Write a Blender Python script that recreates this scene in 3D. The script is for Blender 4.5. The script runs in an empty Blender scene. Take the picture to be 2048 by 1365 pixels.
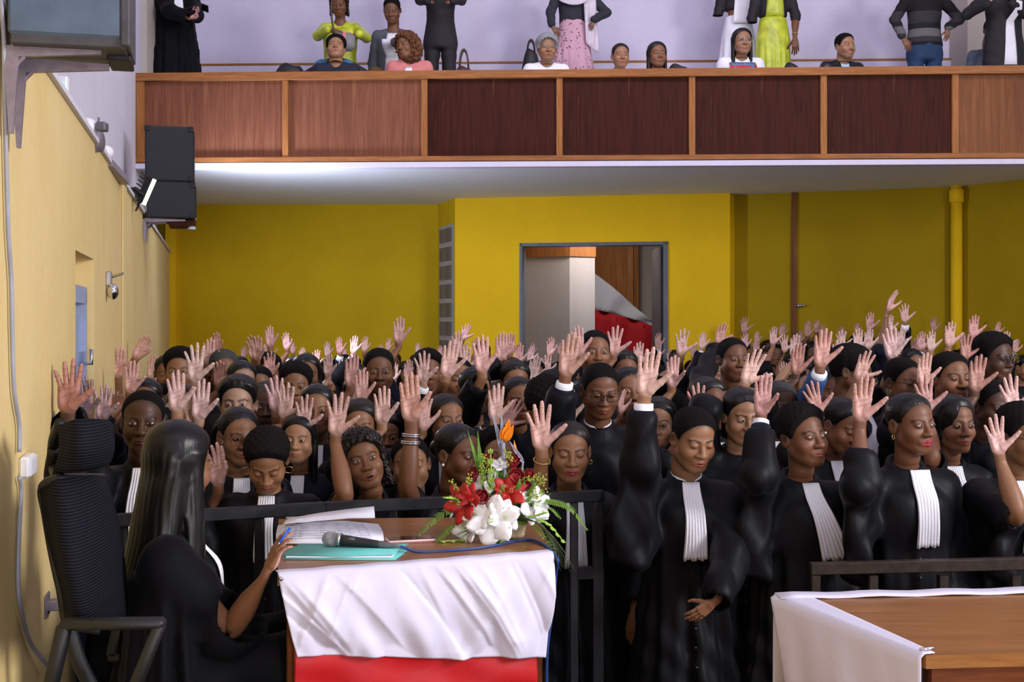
import bpy, math, random
import numpy as np
from mathutils import Vector, Matrix

SC = bpy.context.scene
COL = SC.collection
F = 2400.0            # focal length in pixels of a 2048 px wide frame
CZ = 2.07             # camera height above the hall floor
DZ = 0.48             # height of the platform the desk stands on
HY = 645.0            # horizon row
PI = math.pi
rng = random.Random(11)

def P(px, py, Y):
    return np.array([(px - 1024.0) / F * Y, Y, CZ - (py - HY) / F * Y])

# ------------------------------------------------------------------ mesh helpers
class MB:
    """collects polygons (with optional vertex colours) into one mesh"""
    def __init__(s):
        s.v = []; s.f = []; s.c = []; s.n = 0; s.m = []
    def add(s, v, f, c=None, m=0):
        v = np.asarray(v, float).reshape(-1, 3)
        b = s.n
        s.v.append(v); s.n += len(v)
        if c is None: c = (1, 1, 1)
        c = np.asarray(c, float)
        if c.ndim == 1: c = np.tile(c, (len(v), 1))
        s.c.append(c)
        if isinstance(f, np.ndarray):
            s.f.append(f + b); s.m.append((len(f), m))
        else:
            f = [tuple(i + b for i in q) for q in f]
            s.f.append(f); s.m.append((len(f), m))
        return b
    def mesh(s, name, mats, smooth=True, col=False):
        v = np.concatenate(s.v) if s.v else np.zeros((0, 3))
        starts = []; tot = []; loops = []; mi = []
        pos = 0
        for fs, (n, m) in zip(s.f, s.m):
            if isinstance(fs, np.ndarray):
                k = fs.shape[1]
                starts.append(pos + np.arange(len(fs)) * k); tot.append(np.full(len(fs), k))
                loops.append(fs.reshape(-1)); pos += fs.size
            else:
                for q in fs:
                    starts.append(np.array([pos])); tot.append(np.array([len(q)]))
                    loops.append(np.array(q)); pos += len(q)
            mi.append(np.full(n, m))
        me = bpy.data.meshes.new(name)
        me.vertices.add(len(v)); me.vertices.foreach_set('co', v.astype(np.float32).ravel())
        if loops:
            lp = np.concatenate(loops).astype(np.int32); st = np.concatenate(starts).astype(np.int32)
            me.loops.add(len(lp)); me.loops.foreach_set('vertex_index', lp)
            me.polygons.add(len(st)); me.polygons.foreach_set('loop_start', st)
            me.polygons.foreach_set('loop_total', np.concatenate(tot).astype(np.int32))
            me.polygons.foreach_set('material_index', np.concatenate(mi).astype(np.int32))
            me.polygons.foreach_set('use_smooth', np.full(len(st), smooth))
        me.update(calc_edges=True)
        if col:
            a = me.color_attributes.new('Col', 'FLOAT_COLOR', 'POINT')
            cc = np.ones((len(v), 4), np.float32); cc[:, :3] = np.concatenate(s.c)
            a.data.foreach_set('color', cc.ravel())
        if not isinstance(mats, (list, tuple)): mats = [mats]
        for m in mats: me.materials.append(m)
        return me
    def obj(s, name, mats, parent=None, smooth=True, col=False, loc=None):
        me = s.mesh(name, mats, smooth, col)
        return link(name, me, parent, loc)

def link(name, me, parent=None, loc=None):
    o = bpy.data.objects.new(name, me); COL.objects.link(o)
    if parent is not None: o.parent = parent
    if loc is not None: o.location = loc
    return o

def tag(o, label=None, cat=None, group=None, kind=None):
    if label: o['label'] = label
    if cat: o['category'] = cat
    if group: o['group'] = group
    if kind: o['kind'] = kind
    return o

def thing(name, label, cat, loc=(0, 0, 0), rz=0, group=None):
    o = bpy.data.objects.new(name, None); COL.objects.link(o)
    o.empty_display_size = .1
    o.location = loc; o.rotation_euler = (0, 0, rz)
    return tag(o, label, cat, group)

def nrm(a):
    a = np.asarray(a, float); n = np.linalg.norm(a)
    return a / n if n > 1e-12 else a

def box_vf(lo, hi):
    (a, b, c), (d, e, f) = lo, hi
    v = [(a,b,c),(d,b,c),(d,e,c),(a,e,c),(a,b,f),(d,b,f),(d,e,f),(a,e,f)]
    q = [(0,3,2,1),(4,5,6,7),(0,1,5,4),(1,2,6,5),(2,3,7,6),(3,0,4,7)]
    return v, q

def add_box(mb, lo, hi, m=0, c=None):
    v, q = box_vf(lo, hi); mb.add(v, np.array(q), c, m)

def add_bbox(mb, lo, hi, r=.004, m=0, R=None, t=None, c=None):
    """box with chamfered edges"""
    lo = np.array(lo, float); hi = np.array(hi, float)
    r = min(r, *(0.49 * (hi - lo)))
    v = []
    idx = {}
    for sx in (0, 1):
        for sy in (0, 1):
            for sz in (0, 1):
                s = (sx, sy, sz)
                p = [hi[i] if s[i] else lo[i] for i in range(3)]
                for ax in range(3):
                    q = list(p)
                    for i in range(3):
                        if i != ax: q[i] += -r if s[i] else r
                    idx[(s, ax)] = len(v); v.append(q)
    f = []
    for ax in range(3):
        o1, o2 = [i for i in range(3) if i != ax]
        for sd in (0, 1):
            ring = []
            for (u, w) in ((0,0),(1,0),(1,1),(0,1)):
                s = [0,0,0]; s[ax] = sd; s[o1] = u; s[o2] = w
                ring.append(idx[(tuple(s), ax)])
            f.append(tuple(ring))
    for ax in range(3):              # edge chamfers along ax
        o1, o2 = [i for i in range(3) if i != ax]
        for u in (0, 1):
            for w in (0, 1):
                s0 = [0,0,0]; s0[o1] = u; s0[o2] = w
                s1 = list(s0); s1[ax] = 1
                f.append((idx[(tuple(s0), o1)], idx[(tuple(s1), o1)], idx[(tuple(s1), o2)], idx[(tuple(s0), o2)]))
    for s in [(a,b,c_) for a in (0,1) for b in (0,1) for c_ in (0,1)]:
        f.append((idx[(s,0)], idx[(s,1)], idx[(s,2)]))
    v = np.array(v)
    ctr = (lo + hi) / 2
    out = []
    for q in f:
        p = v[list(q)]
        n = np.cross(p[1]-p[0], p[2]-p[0])
        if np.dot(n, p.mean(0) - ctr) < 0: q = tuple(reversed(q))
        out.append(q)
    if R is not None: v = v @ np.asarray(R).T
    if t is not None: v = v + np.asarray(t)
    mb.add(v, out, c, m)

def beam(mb, a, b, w, h, m=0, up=(0, 0, 1), r=.003, c=None):
    """square tube from a to b, width w (sideways) and height h (along up)"""
    a = np.array(a, float); b = np.array(b, float)
    d = nrm(b - a); u = np.array(up, float); u = nrm(u - d * np.dot(u, d))
    s = np.cross(d, u)
    R = np.stack([d, s, u], 1)
    L = np.linalg.norm(b - a)
    add_bbox(mb, (0, -w/2, -h/2), (L, w/2, h/2), r, m, R, a, c)

def frames(pts, x0=None):
    pts = np.asarray(pts, float); n = len(pts)
    T = np.zeros_like(pts)
    T[1:-1] = pts[2:] - pts[:-2]; T[0] = pts[1] - pts[0]; T[-1] = pts[-1] - pts[-2]
    T = np.array([nrm(t) for t in T])
    if x0 is None:
        x0 = np.cross(T[0], (0, 0, 1));
        if np.linalg.norm(x0) < 1e-3: x0 = np.array([1., 0, 0])
    xs = []; x = np.array(x0, float)
    for t in T:
        x = x - t * np.dot(x, t); x = nrm(x); xs.append(x)
    X = np.array(xs); Y = np.cross(T, X)
    return T, X, Y

def grid_faces(nr, nc, wrap):
    f = []
    a = np.arange(nr - 1)[:, None]; cc = nc if wrap else nc - 1
    b = np.arange(cc)[None, :]
    i0 = a * nc + b; i1 = a * nc + (b + 1) % nc
    return np.stack([i0, i1, i1 + nc, i0 + nc], -1).reshape(-1, 4)

def tube(mb, pts, r, n=10, m=0, c=None, cap=True, x0=None, flat=1.0):
    pts = np.asarray(pts, float)
    r = np.broadcast_to(np.asarray(r, float), (len(pts),))
    T, X, Y = frames(pts, x0)
    th = np.arange(n) / n * 2 * PI
    v = pts[:, None, :] + r[:, None, None] * (np.cos(th)[None, :, None] * X[:, None, :] + flat * np.sin(th)[None, :, None] * Y[:, None, :])
    mb.add(v.reshape(-1, 3), grid_faces(len(pts), n, True), c, m)
    if cap:
        b = mb.n - len(pts) * n
        mb.f.append([tuple(reversed(range(b, b + n))), tuple(range(b + (len(pts) - 1) * n, b + len(pts) * n))])
        mb.m.append((2, m))

def bez(p0, p1, p2, p3, n=12):
    t = np.linspace(0, 1, n)[:, None]
    p0, p1, p2, p3 = [np.asarray(p, float) for p in (p0, p1, p2, p3)]
    return (1-t)**3*p0 + 3*(1-t)**2*t*p1 + 3*(1-t)*t*t*p2 + t**3*p3

def spline(pts, n=8):
    """Catmull-Rom through pts"""
    pts = [np.asarray(p, float) for p in pts]
    p = [2*pts[0]-pts[1]] + pts + [2*pts[-1]-pts[-2]]
    out = []
    for i in range(1, len(p) - 2):
        for k in range(n):
            t = k / n
            out.append(.5*((2*p[i]) + (-p[i-1]+p[i+1])*t + (2*p[i-1]-5*p[i]+4*p[i+1]-p[i+2])*t*t + (-p[i-1]+3*p[i]-3*p[i+1]+p[i+2])*t**3))
    out.append(pts[-1])
    return np.array(out)

def lathe(mb, prof, n=24, ctr=(0, 0, 0), m=0, R=None, c=None, cap=True):
    prof = np.asarray(prof, float)
    th = np.arange(n) / n * 2 * PI
    v = np.stack([prof[:, 0, None] * np.cos(th), prof[:, 0, None] * np.sin(th), np.repeat(prof[:, 1, None], n, 1)], -1).reshape(-1, 3)
    if R is not None: v = v @ np.asarray(R).T
    v = v + np.asarray(ctr)
    b = mb.add(v, grid_faces(len(prof), n, True), c, m)
    if cap:
        mb.f.append([tuple(reversed(range(b, b + n))), tuple(range(b + (len(prof) - 1) * n, b + len(prof) * n))])
        mb.m.append((2, m))

def ellip(mb, ctr, r, nu=14, nv=9, m=0, c=None, R=None):
    ph = np.linspace(-PI/2 + .05, PI/2 - .05, nv)
    th = np.arange(nu) / nu * 2 * PI
    v = np.stack([np.cos(ph)[:, None] * np.cos(th), np.cos(ph)[:, None] * np.sin(th), np.repeat(np.sin(ph)[:, None], nu, 1)], -1).reshape(-1, 3) * np.asarray(r, float)
    if R is not None: v = v @ np.asarray(R).T
    b = mb.add(v + np.asarray(ctr), grid_faces(nv, nu, True), c, m)
    mb.f.append([tuple(reversed(range(b, b + nu))), tuple(range(b + (nv - 1) * nu, b + nv * nu))]); mb.m.append((2, m))

def sheet(mb, G, th=.003, m=0, c=None, wrap=False):
    """grid of points (r,c,3) given a thickness: closed slab"""
    G = np.asarray(G, float); nr, nc = G.shape[:2]
    du = np.gradient(G, axis=0); dv = np.gradient(G, axis=1)
    N = np.cross(du, dv); N /= (np.linalg.norm(N, axis=-1, keepdims=True) + 1e-12)
    top = (G + N * th / 2).reshape(-1, 3); bot = (G - N * th / 2).reshape(-1, 3)
    f = grid_faces(nr, nc, False)
    n = nr * nc
    per = [i for i in range(nc)] + [r * nc + nc - 1 for r in range(1, nr)] + [(nr-1)*nc + i for i in range(nc-2, -1, -1)] + [r * nc for r in range(nr - 2, 0, -1)]
    per = np.array(per); pn = np.roll(per, -1)
    side = np.stack([per, pn, pn + n, per + n], -1)
    allf = np.concatenate([f, f[:, ::-1] + n, side[:, ::-1]])
    mb.add(np.concatenate([top, bot]), allf, c, m)

# ------------------------------------------------------------------ implicit surfaces
def smin(a, b, k):
    h = np.clip(.5 + .5 * (b - a) / k, 0, 1)
    return b * (1 - h) + a * h - k * h * (1 - h)
def smax(a, b, k): return -smin(-a, -b, k)
def s_ell(X, Y, Z, c, r):
    x = (X - c[0]) / r[0]; y = (Y - c[1]) / r[1]; z = (Z - c[2]) / r[2]
    k0 = np.sqrt(x*x + y*y + z*z)
    k1 = np.sqrt((x/r[0])**2 + (y/r[1])**2 + (z/r[2])**2) + 1e-9
    return k0 * (k0 - 1) / k1
def s_cap(X, Y, Z, a, b, ra, rb=None):
    if rb is None: rb = ra
    d = [b[i] - a[i] for i in range(3)]
    L = sum(q*q for q in d) + 1e-12
    t = np.clip(((X-a[0])*d[0] + (Y-a[1])*d[1] + (Z-a[2])*d[2]) / L, 0, 1)
    return np.sqrt((X-a[0]-t*d[0])**2 + (Y-a[1]-t*d[1])**2 + (Z-a[2]-t*d[2])**2) - (ra + (rb-ra)*t)
def s_tri(X, Y, Z, a, b, c):
    """unsigned distance to a triangle"""
    a, b, c = [np.asarray(q, float) for q in (a, b, c)]
    def dot3(px, py, pz, q): return px*q[0] + py*q[1] + pz*q[2]
    n = np.cross(b-a, a-c)
    res = None; sg = 0
    for p, q in ((a, b), (b, c), (c, a)):
        e = q - p; m = np.cross(e, n)
        dx, dy, dz = X-p[0], Y-p[1], Z-p[2]
        t = np.clip(dot3(dx, dy, dz, e) / (e@e + 1e-12), 0, 1)
        d = (dx-t*e[0])**2 + (dy-t*e[1])**2 + (dz-t*e[2])**2
        res = d if res is None else np.minimum(res, d)
        sg = sg + np.sign(dot3(dx, dy, dz, m))
    pl = dot3(X-a[0], Y-a[1], Z-a[2], n)**2 / (n@n + 1e-12)
    return np.sqrt(np.where(sg < 2, res, np.minimum(res, pl)))

def nets(fn, lo, hi, h):
    """surface-net polygonisation of fn < 0; where the solid leaves the box the mesh stays open"""
    lo = np.asarray(lo, float); hi = np.asarray(hi, float)
    n = np.ceil((hi - lo) / h).astype(int) + 1
    ax = [(lo[i] + h * np.arange(n[i])).astype(np.float32) for i in range(3)]
    V = fn(ax[0][:, None, None], ax[1][None, :, None], ax[2][None, None, :])
    V = np.broadcast_to(V, tuple(n)).astype(np.float32)
    ins = V < 0
    cnt = np.zeros(tuple(n - 1), np.int8)
    sl = {0: slice(0, -1), 1: slice(1, None)}
    offs = [(i, j, k) for i in (0, 1) for j in (0, 1) for k in (0, 1)]
    for o in offs: cnt += ins[sl[o[0]], sl[o[1]], sl[o[2]]]
    act = (cnt > 0) & (cnt < 8)
    ijk = np.argwhere(act)
    idx = np.full(act.shape, -1, np.int64); idx[act] = np.arange(len(ijk))
    cv = {o: V[ijk[:, 0] + o[0], ijk[:, 1] + o[1], ijk[:, 2] + o[2]] for o in offs}
    acc = np.zeros((len(ijk), 3)); num = np.zeros(len(ijk))
    for o in offs:
        for a in range(3):
            if o[a] == 0:
                q = list(o); q[a] = 1; q = tuple(q)
                va, vb = cv[o], cv[q]
                m = (va < 0) != (vb < 0)
                t = va / np.where(np.abs(va - vb) < 1e-12, 1, va - vb)
                p = np.tile(np.array(o, float), (len(ijk), 1)); p[:, a] += t
                acc[m] += p[m]; num[m] += 1
    verts = lo + h * (ijk + acc / num[:, None])
    quads = []
    for a in range(3):
        b, c = (a + 1) % 3, (a + 2) % 3
        s0 = [slice(None)] * 3; s1 = [slice(None)] * 3
        s0[a] = slice(0, -1); s1[a] = slice(1, None)
        A = ins[tuple(s0)]; B = ins[tuple(s1)]
        e = np.argwhere(A != B)
        e = e[(e[:, b] > 0) & (e[:, c] > 0) & (e[:, b] < n[b] - 1) & (e[:, c] < n[c] - 1)]
        fl = A[e[:, 0], e[:, 1], e[:, 2]]
        def cell(db, dc):
            q = e.copy(); q[:, b] += db; q[:, c] += dc
            return idx[q[:, 0], q[:, 1], q[:, 2]]
        Q = np.stack([cell(-1, -1), cell(0, -1), cell(0, 0), cell(-1, 0)], -1)
        Q[~fl] = Q[~fl][:, ::-1]
        quads.append(Q)
    return verts, np.concatenate(quads)

def open_loop(v, q, axis=2):
    """indices of the open boundary nearest the low end of an axis, ordered by angle"""
    e = np.concatenate([q[:, [0, 1]], q[:, [1, 2]], q[:, [2, 3]], q[:, [3, 0]]])
    es = np.sort(e, 1)
    u, c = np.unique(es, axis=0, return_counts=True)
    bi = np.unique(u[c == 1])
    z = v[bi, axis]; bi = bi[z < z.min() + .02]
    ctr = v[bi].mean(0)
    a, b = [i for i in range(3) if i != axis]
    ang = np.arctan2(v[bi, b] - ctr[b], v[bi, a] - ctr[a])
    return bi[np.argsort(ang)]

def rotm(yaw=0, pitch=0, roll=0):
    """degrees; yaw turns the face towards image right when positive, pitch > 0 looks down, roll > 0 tilts the crown to image right"""
    y, p, r = [math.radians(a) for a in (yaw, pitch, roll)]
    Rz = np.array([[math.cos(y), -math.sin(y), 0], [math.sin(y), math.cos(y), 0], [0, 0, 1]])
    Rx = np.array([[1, 0, 0], [0, math.cos(p), -math.sin(p)], [0, math.sin(p), math.cos(p)]])
    Ry = np.array([[math.cos(r), 0, math.sin(r)], [0, 1, 0], [-math.sin(r), 0, math.cos(r)]])
    return Rz @ Ry @ Rx

def ss(a, b, x):
    t = np.clip((x - a) / (b - a), 0, 1); return t * t * (3 - 2 * t)
def s2l(*c):
    return tuple(((q/255)/12.92 if q/255 <= .04045 else ((q/255+.055)/1.055)**2.4) for q in c)
# ------------------------------------------------------------------ materials
MATS = {}
class NT:
    def __init__(s, name):
        s.m = bpy.data.materials.new(name); s.m.use_nodes = True
        s.t = s.m.node_tree; s.n = s.t.nodes; s.l = s.t.links
        s.b = s.n['Principled BSDF']
    def node(s, t, **kw):
        n = s.n.new(t)
        for k, v in kw.items():
            if k in n.inputs: n.inputs[k].default_value = v
            else: setattr(n, k, v)
        return n
    def link(s, a, b): s.l.new(a, b)
    def coords(s, scale=(1, 1, 1), rot=(0, 0, 0), kind='Object'):
        tc = s.node('ShaderNodeTexCoord'); mp = s.node('ShaderNodeMapping')
        mp.inputs['Scale'].default_value = scale; mp.inputs['Rotation'].default_value = rot
        s.link(tc.outputs[kind], mp.inputs['Vector']); return mp.outputs['Vector']
    def noise(s, vec, scale=5, detail=4, rough=.55, dist=0):
        n = s.node('ShaderNodeTexNoise'); n.inputs['Scale'].default_value = scale
        n.inputs['Detail'].default_value = detail; n.inputs['Roughness'].default_value = rough
        n.inputs['Distortion'].default_value = dist
        s.link(vec, n.inputs['Vector']); return n.outputs['Fac']
    def ramp(s, fac, stops):
        r = s.node('ShaderNodeValToRGB')
        e = r.color_ramp.elements
        while len(e) < len(stops): e.new(.5)
        for i, (p, c) in enumerate(stops):
            e[i].position = p; e[i].color = (*c, 1)
        s.link(fac, r.inputs['Fac']); return r.outputs['Color']
    def bump(s, h, strength=.2, dist=.01):
        b = s.node('ShaderNodeBump'); b.inputs['Strength'].default_value = strength; b.inputs['Distance'].default_value = dist
        s.link(h, b.inputs['Height']); s.link(b.outputs['Normal'], s.b.inputs['Normal'])
    def mix(s, a, b, fac, mode='MIX'):
        m = s.node('ShaderNodeMix', data_type='RGBA', blend_type=mode)
        for sock, v in ((m.inputs[0], fac), (m.inputs[6], a), (m.inputs[7], b)):
            if hasattr(v, 'is_linked'): s.link(v, sock)
            elif isinstance(v, (int, float)): sock.default_value = v
            else: sock.default_value = (*v, 1)
        return m.outputs[2]
    def base(s, v):
        if hasattr(v, 'is_linked'): s.link(v, s.b.inputs['Base Color'])
        else: s.b.inputs['Base Color'].default_value = (*v, 1)

def setp(b, rough=.5, metal=0, spec=.5, sheen=0, **kw):
    b.inputs['Roughness'].default_value = rough; b.inputs['Metallic'].default_value = metal
    b.inputs['Specular IOR Level'].default_value = spec
    if sheen:
        b.inputs['Sheen Weight'].default_value = sheen
        b.inputs['Sheen Roughness'].default_value = .4
    for k, v in kw.items(): b.inputs[k].default_value = v

def simple(name, col, rough=.5, metal=0, spec=.5, var=.12, scale=14, bump=0, bscale=60, sheen=0, stretch=(1, 1, 1), emit=None):
    """a plain finish with a little procedural variation"""
    if name in MATS: return MATS[name]
    t = NT(name); v = t.coords(stretch)
    f = t.noise(v, scale, 3)
    c = np.array(col)
    t.base(t.ramp(f, [(.3, tuple(c * (1 - var))), (.7, tuple(np.minimum(c * (1 + var), 1)))]))
    setp(t.b, rough, metal, spec, sheen)
    if bump: t.bump(t.noise(v, bscale, 4), bump, .01)
    if emit:
        t.b.inputs['Emission Color'].default_value = (*emit[0], 1); t.b.inputs['Emission Strength'].default_value = emit[1]
    MATS[name] = t.m; return t.m

def vcol(name, rough=.5, spec=.4, bump=0, bscale=200, var=.06):
    """pigment comes from the mesh's own colour attribute"""
    if name in MATS: return MATS[name]
    t = NT(name); a = t.node('ShaderNodeAttribute', attribute_name='Col')
    v = t.coords()
    f = t.noise(v, 60, 3)
    k = t.ramp(f, [(.25, (1 - var*2,)*3), (.75, (1 + 0,)*3)])
    t.base(t.mix(a.outputs['Color'], k, 1.0, 'MULTIPLY'))
    setp(t.b, rough, 0, spec)
    if bump: t.bump(t.noise(v, bscale, 3), bump, .004)
    MATS[name] = t.m; return t.m

def make_materials():
    vcol('skin', .48, .38, .12, 260)
    vcol('eye', .28, .4, 0, var=0)
    vcol('petal', .55, .3, .15, 120)
    vcol('cloth_color', .8, .2, .25, 220)
    # black satin of the gowns
    for nm, c, r, sh in (('gown_satin', (.0042, .0042, .0062), .52, .02), ('gown_matte', (.0042, .0040, .0058), .68, .04),
                         ('gown_navy', (.007, .009, .018), .60, .06)):
        t = NT(nm); v = t.coords((1, 1, .45))
        t.base(c); setp(t.b, r, 0, .15 if nm == 'gown_satin' else .08, sh)
        n = t.noise(v, 7, 3, .5, .4)
        t.bump(n, .22, .05); MATS[nm] = t.m
    # hair
    for nm, c, r, st in (('hair_black', (.0050, .0044, .0044), .34, (1, 1, .05)), ('hair_crop', (.006, .005, .005), .75, (1, 1, 1)),
                         ('hair_coil', (.008, .006, .006), .8, (1, 1, 1)), ('hair_grey', (.22, .23, .24), .6, (1, 1, .3)),
                         ('hair_ginger', (.10, .035, .012), .6, (1, 1, .4)), ('hair_salt', (.05, .05, .052), .8, (1, 1, 1)),
                         ('hair_brown', (.010, .0065, .005), .42, (1, 1, .05))):
        t = NT(nm); v = t.coords(st)
        f = t.noise(v, (90 if st[2] < 1 else 160) if nm not in ('hair_ginger',) else 40, 3, .7)
        t.base(t.ramp(f, [(.3, tuple(np.array(c) * .6)), (.75, tuple(np.array(c) * 1.8))]))
        setp(t.b, r, 0, .30 if st[2] < 1 else .08)
        t.bump(f, .30 if st[2] < 1 else .6, .004 if st[2] < 1 else .01); MATS[nm] = t.m
    # pleated white linen
    t = NT('linen_white'); v = t.coords((1, 1, .2))
    t.base((.80, .80, .86)); setp(t.b, .8, 0, .2); t.bump(t.noise(v, 60, 3), .12, .01); MATS['linen_white'] = t.m
    # walls
    def plaster(nm, c, c2, rough=.8, bump=.06, spec=.15):
        t = NT(nm); v = t.coords()
        big = t.noise(v, .9, 5, .6, .5); fine = t.noise(v, 26, 4)
        streak = t.noise(t.coords((3, 3, .5)), 1.6, 4)
        base = t.ramp(big, [(.3, c2), (.68, c)])
        base = t.mix(base, t.ramp(streak, [(.3, (.90, .88, .82)), (.65, (1, 1, 1))]), .28, 'MULTIPLY')
        base = t.mix(base, t.ramp(fine, [(.3, (.93, .93, .9)), (.7, (1, 1, 1))]), .7, 'MULTIPLY')
        t.base(base); setp(t.b, rough, 0, spec); t.bump(fine, bump, .02); MATS[nm] = t.m
    plaster('plaster_ochre', (.80, .62, .30), (.74, .55, .22))
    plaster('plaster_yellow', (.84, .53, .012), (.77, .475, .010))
    plaster('plaster_yellow_dim', (.38, .255, .004), (.32, .21, .003))  # darker copy of the wall yellow: dimness of the right walls painted in
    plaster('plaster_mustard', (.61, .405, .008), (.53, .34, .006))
    plaster('plaster_white', (.74, .72, .82), (.69, .67, .78), bump=.04)
    plaster('plaster_lilac', (.66, .62, .78), (.62, .58, .74), bump=.03)
    plaster('plaster_beige', (.50, .44, .40), (.44, .38, .34))
    plaster('soffit_grey', (.86, .87, .95), (.82, .83, .92), bump=.05)
    plaster('plaster_grey', (.42, .38, .38), (.37, .33, .33), bump=.05)
    # dark veneer panels and lighter frame wood
    def wood(nm, stops, sx=14, sz=.6, rough=.55, axis='z', bump=.05, spec=.2):
        t = NT(nm)
        sc = {'z': (sx, sx, sz), 'x': (sz, sx, sx), 'y': (sx, sz, sx)}[axis]
        v = t.coords(sc)
        f = t.noise(v, 1.3, 6, .62, 1.2)
        f2 = t.noise(v, 5.5, 4, .6, .3)
        c = t.ramp(f, stops)
        c = t.mix(c, t.ramp(f2, [(.3, (.62, .55, .5)), (.65, (1, 1, 1))]), .75, 'MULTIPLY')
        t.base(c); setp(t.b, rough, 0, spec); t.bump(f2, bump, .01); MATS[nm] = t.m
    wood('veneer_dark', [(.25, (.020, .005, .0035)), (.45, (.060, .014, .008)), (.6, (.036, .009, .0055)), (.78, (.13, .036, .015))], rough=.6, spec=.1)
    wood('veneer_brown', [(.25, (.13, .045, .024)), (.5, (.20, .070, .036)), (.75, (.25, .10, .05))])
    wood('veneer_amber', [(.25, (.12, .040, .012)), (.5, (.20, .070, .020)), (.75, (.26, .10, .03))])
    wood('frame_wood', [(.25, (.24, .085, .022)), (.55, (.36, .145, .042)), (.8, (.44, .19, .06))], 20, 1.0)
    wood('frame_wood_x', [(.25, (.22, .080, .024)), (.55, (.34, .135, .042)), (.8, (.42, .18, .06))], 20, 1.0, axis='x')
    wood('desk_wood', [(.25, (.20, .075, .016)), (.55, (.30, .125, .030)), (.8, (.38, .17, .045))], 16, .8, .28, 'x', .02, .5)
    wood('desk_dark', [(.25, (.10, .026, .008)), (.55, (.16, .045, .013)), (.8, (.20, .06, .02))], 16, .8, .35, 'x', .02)
    wood('parquet', [(.25, (.10, .05, .025)), (.55, (.16, .085, .04)), (.8, (.2, .11, .06))], 10, .8, .4, 'y', .03)
    wood('door_wood', [(.25, (.22, .07, .010)), (.55, (.34, .12, .016)), (.8, (.40, .16, .03))], 9, .5)
    simple('metal_black', (.011, .011, .014), .5, 0, .3, .3, 30, .08)
    simple('metal_brown', (.030, .020, .015), .55, 0, .4, .4, 30, .1)
    simple('steel', (.55, .55, .60), .28, 1.0, .5, .08)
    simple('chrome', (.78, .78, .80), .14, 1.0)
    simple('glasses_brown', (.10, .035, .012), .3)
    simple('gold', (.85, .55, .16), .25, 1.0)
    simple('pearl', (.85, .83, .80), .2)
    simple('mic_mesh', (.45, .45, .48), .35, .9, .5, .5, 420, .8, 900)
    simple('cloth_blue', (.02, .07, .22), .8, bump=.2); simple('cloth_paleblue', (.30, .40, .50), .8, bump=.2)
    simple('plastic_white', (.82, .82, .86), .4, var=.04)
    simple('plastic_black', (.012, .012, .014), .45, var=.2)
    simple('plastic_grey', (.10, .10, .11), .5, var=.2)
    simple('speaker_carpet', (.020, .021, .026), .85, var=.35, scale=90, bump=.35, bscale=240)
    simple('speaker_slate', (.075, .11, .16), .6, var=.16, scale=10, bump=.1)
    simple('speaker_edge', (.05, .046, .05), .5, var=.3)
    simple('bracket_metal', (.26, .22, .27), .42, .5, .5, .15, 30, .08)
    simple('cable_grey', (.34, .35, .42), .5)
    simple('cable_blue', (.015, .05, .20), .4)
    simple('cable_black', (.01, .01, .012), .5)
    simple('door_blue', (.30, .35, .52), .55, var=.08)
    simple('door_frame_grey', (.11, .12, .15), .5, var=.15)
    simple('door_leaf_dark', (.050, .042, .045), .55, var=.2)
    simple('paper', (.80, .80, .88), .8, var=.03)
    simple('paper_print', (.40, .42, .52), .8, var=.2)
    simple('folder_teal', (.13, .50, .47), .6, var=.08)
    simple('pen_blue', (.02, .10, .60), .35)
    simple('phone_pink', (.80, .52, .54), .3, var=.03)
    simple('phone_glass', (.006, .006, .008), .08, spec=.6)
    simple('led_tube', (.8, .9, .7), .4, emit=((.75, 1.0, .45), 3.0))
    simple('led_green', (.1, .6, .3), .4, emit=((.10, .9, .45), 1.6))
    simple('rose_red', (.22, .004, .010), .6, var=.3, scale=30, bump=.2)
    simple('amaryllis_red', (.42, .012, .010), .5, var=.25, scale=20, bump=.15)
    simple('petal_white', (.86, .86, .88), .55, var=.04, scale=20, bump=.1)
    simple('bud_green', (.36, .60, .09), .5, var=.2, scale=20)
    simple('leaf_green', (.10, .24, .02), .5, var=.3, scale=20)
    simple('fern_green', (.16, .30, .03), .5, var=.3, scale=30)
    simple('palm_green', (.060, .085, .032), .45, var=.3, scale=20)
    simple('filler_green', (.34, .42, .05), .6, var=.3, scale=60)
    simple('strelitzia_orange', (.90, .26, .008), .45, var=.12)
    simple('strelitzia_spathe', (.26, .27, .36), .5, var=.25)
    simple('woven_cane', (.36, .30, .17), .7, var=.25, scale=60, bump=.5, bscale=160)
    simple('glass_lens', (.05, .05, .05), .05)
    t = NT('spectacle_glass'); t.b.inputs['Transmission Weight'].default_value = 1; t.b.inputs['IOR'].default_value = 1.05
    setp(t.b, .02, 0, .8); t.base((1, 1, 1)); MATS['spectacle_glass'] = t.m
    # glass bricks with vertical flutes
    t = NT('glass_brick'); v = t.coords()
    w = t.node('ShaderNodeTexWave', wave_type='BANDS', bands_direction='Y'); w.inputs['Scale'].default_value = 6.0; w.inputs['Distortion'].default_value = .4
    t.link(v, w.inputs['Vector'])
    t.base(t.ramp(w.outputs['Fac'], [(.3, (.012, .013, .018)), (.75, (.20, .21, .28))])); setp(t.b, .15, 0, .6); t.bump(w.outputs['Fac'], .4, .02); MATS['glass_brick'] = t.m
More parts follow.
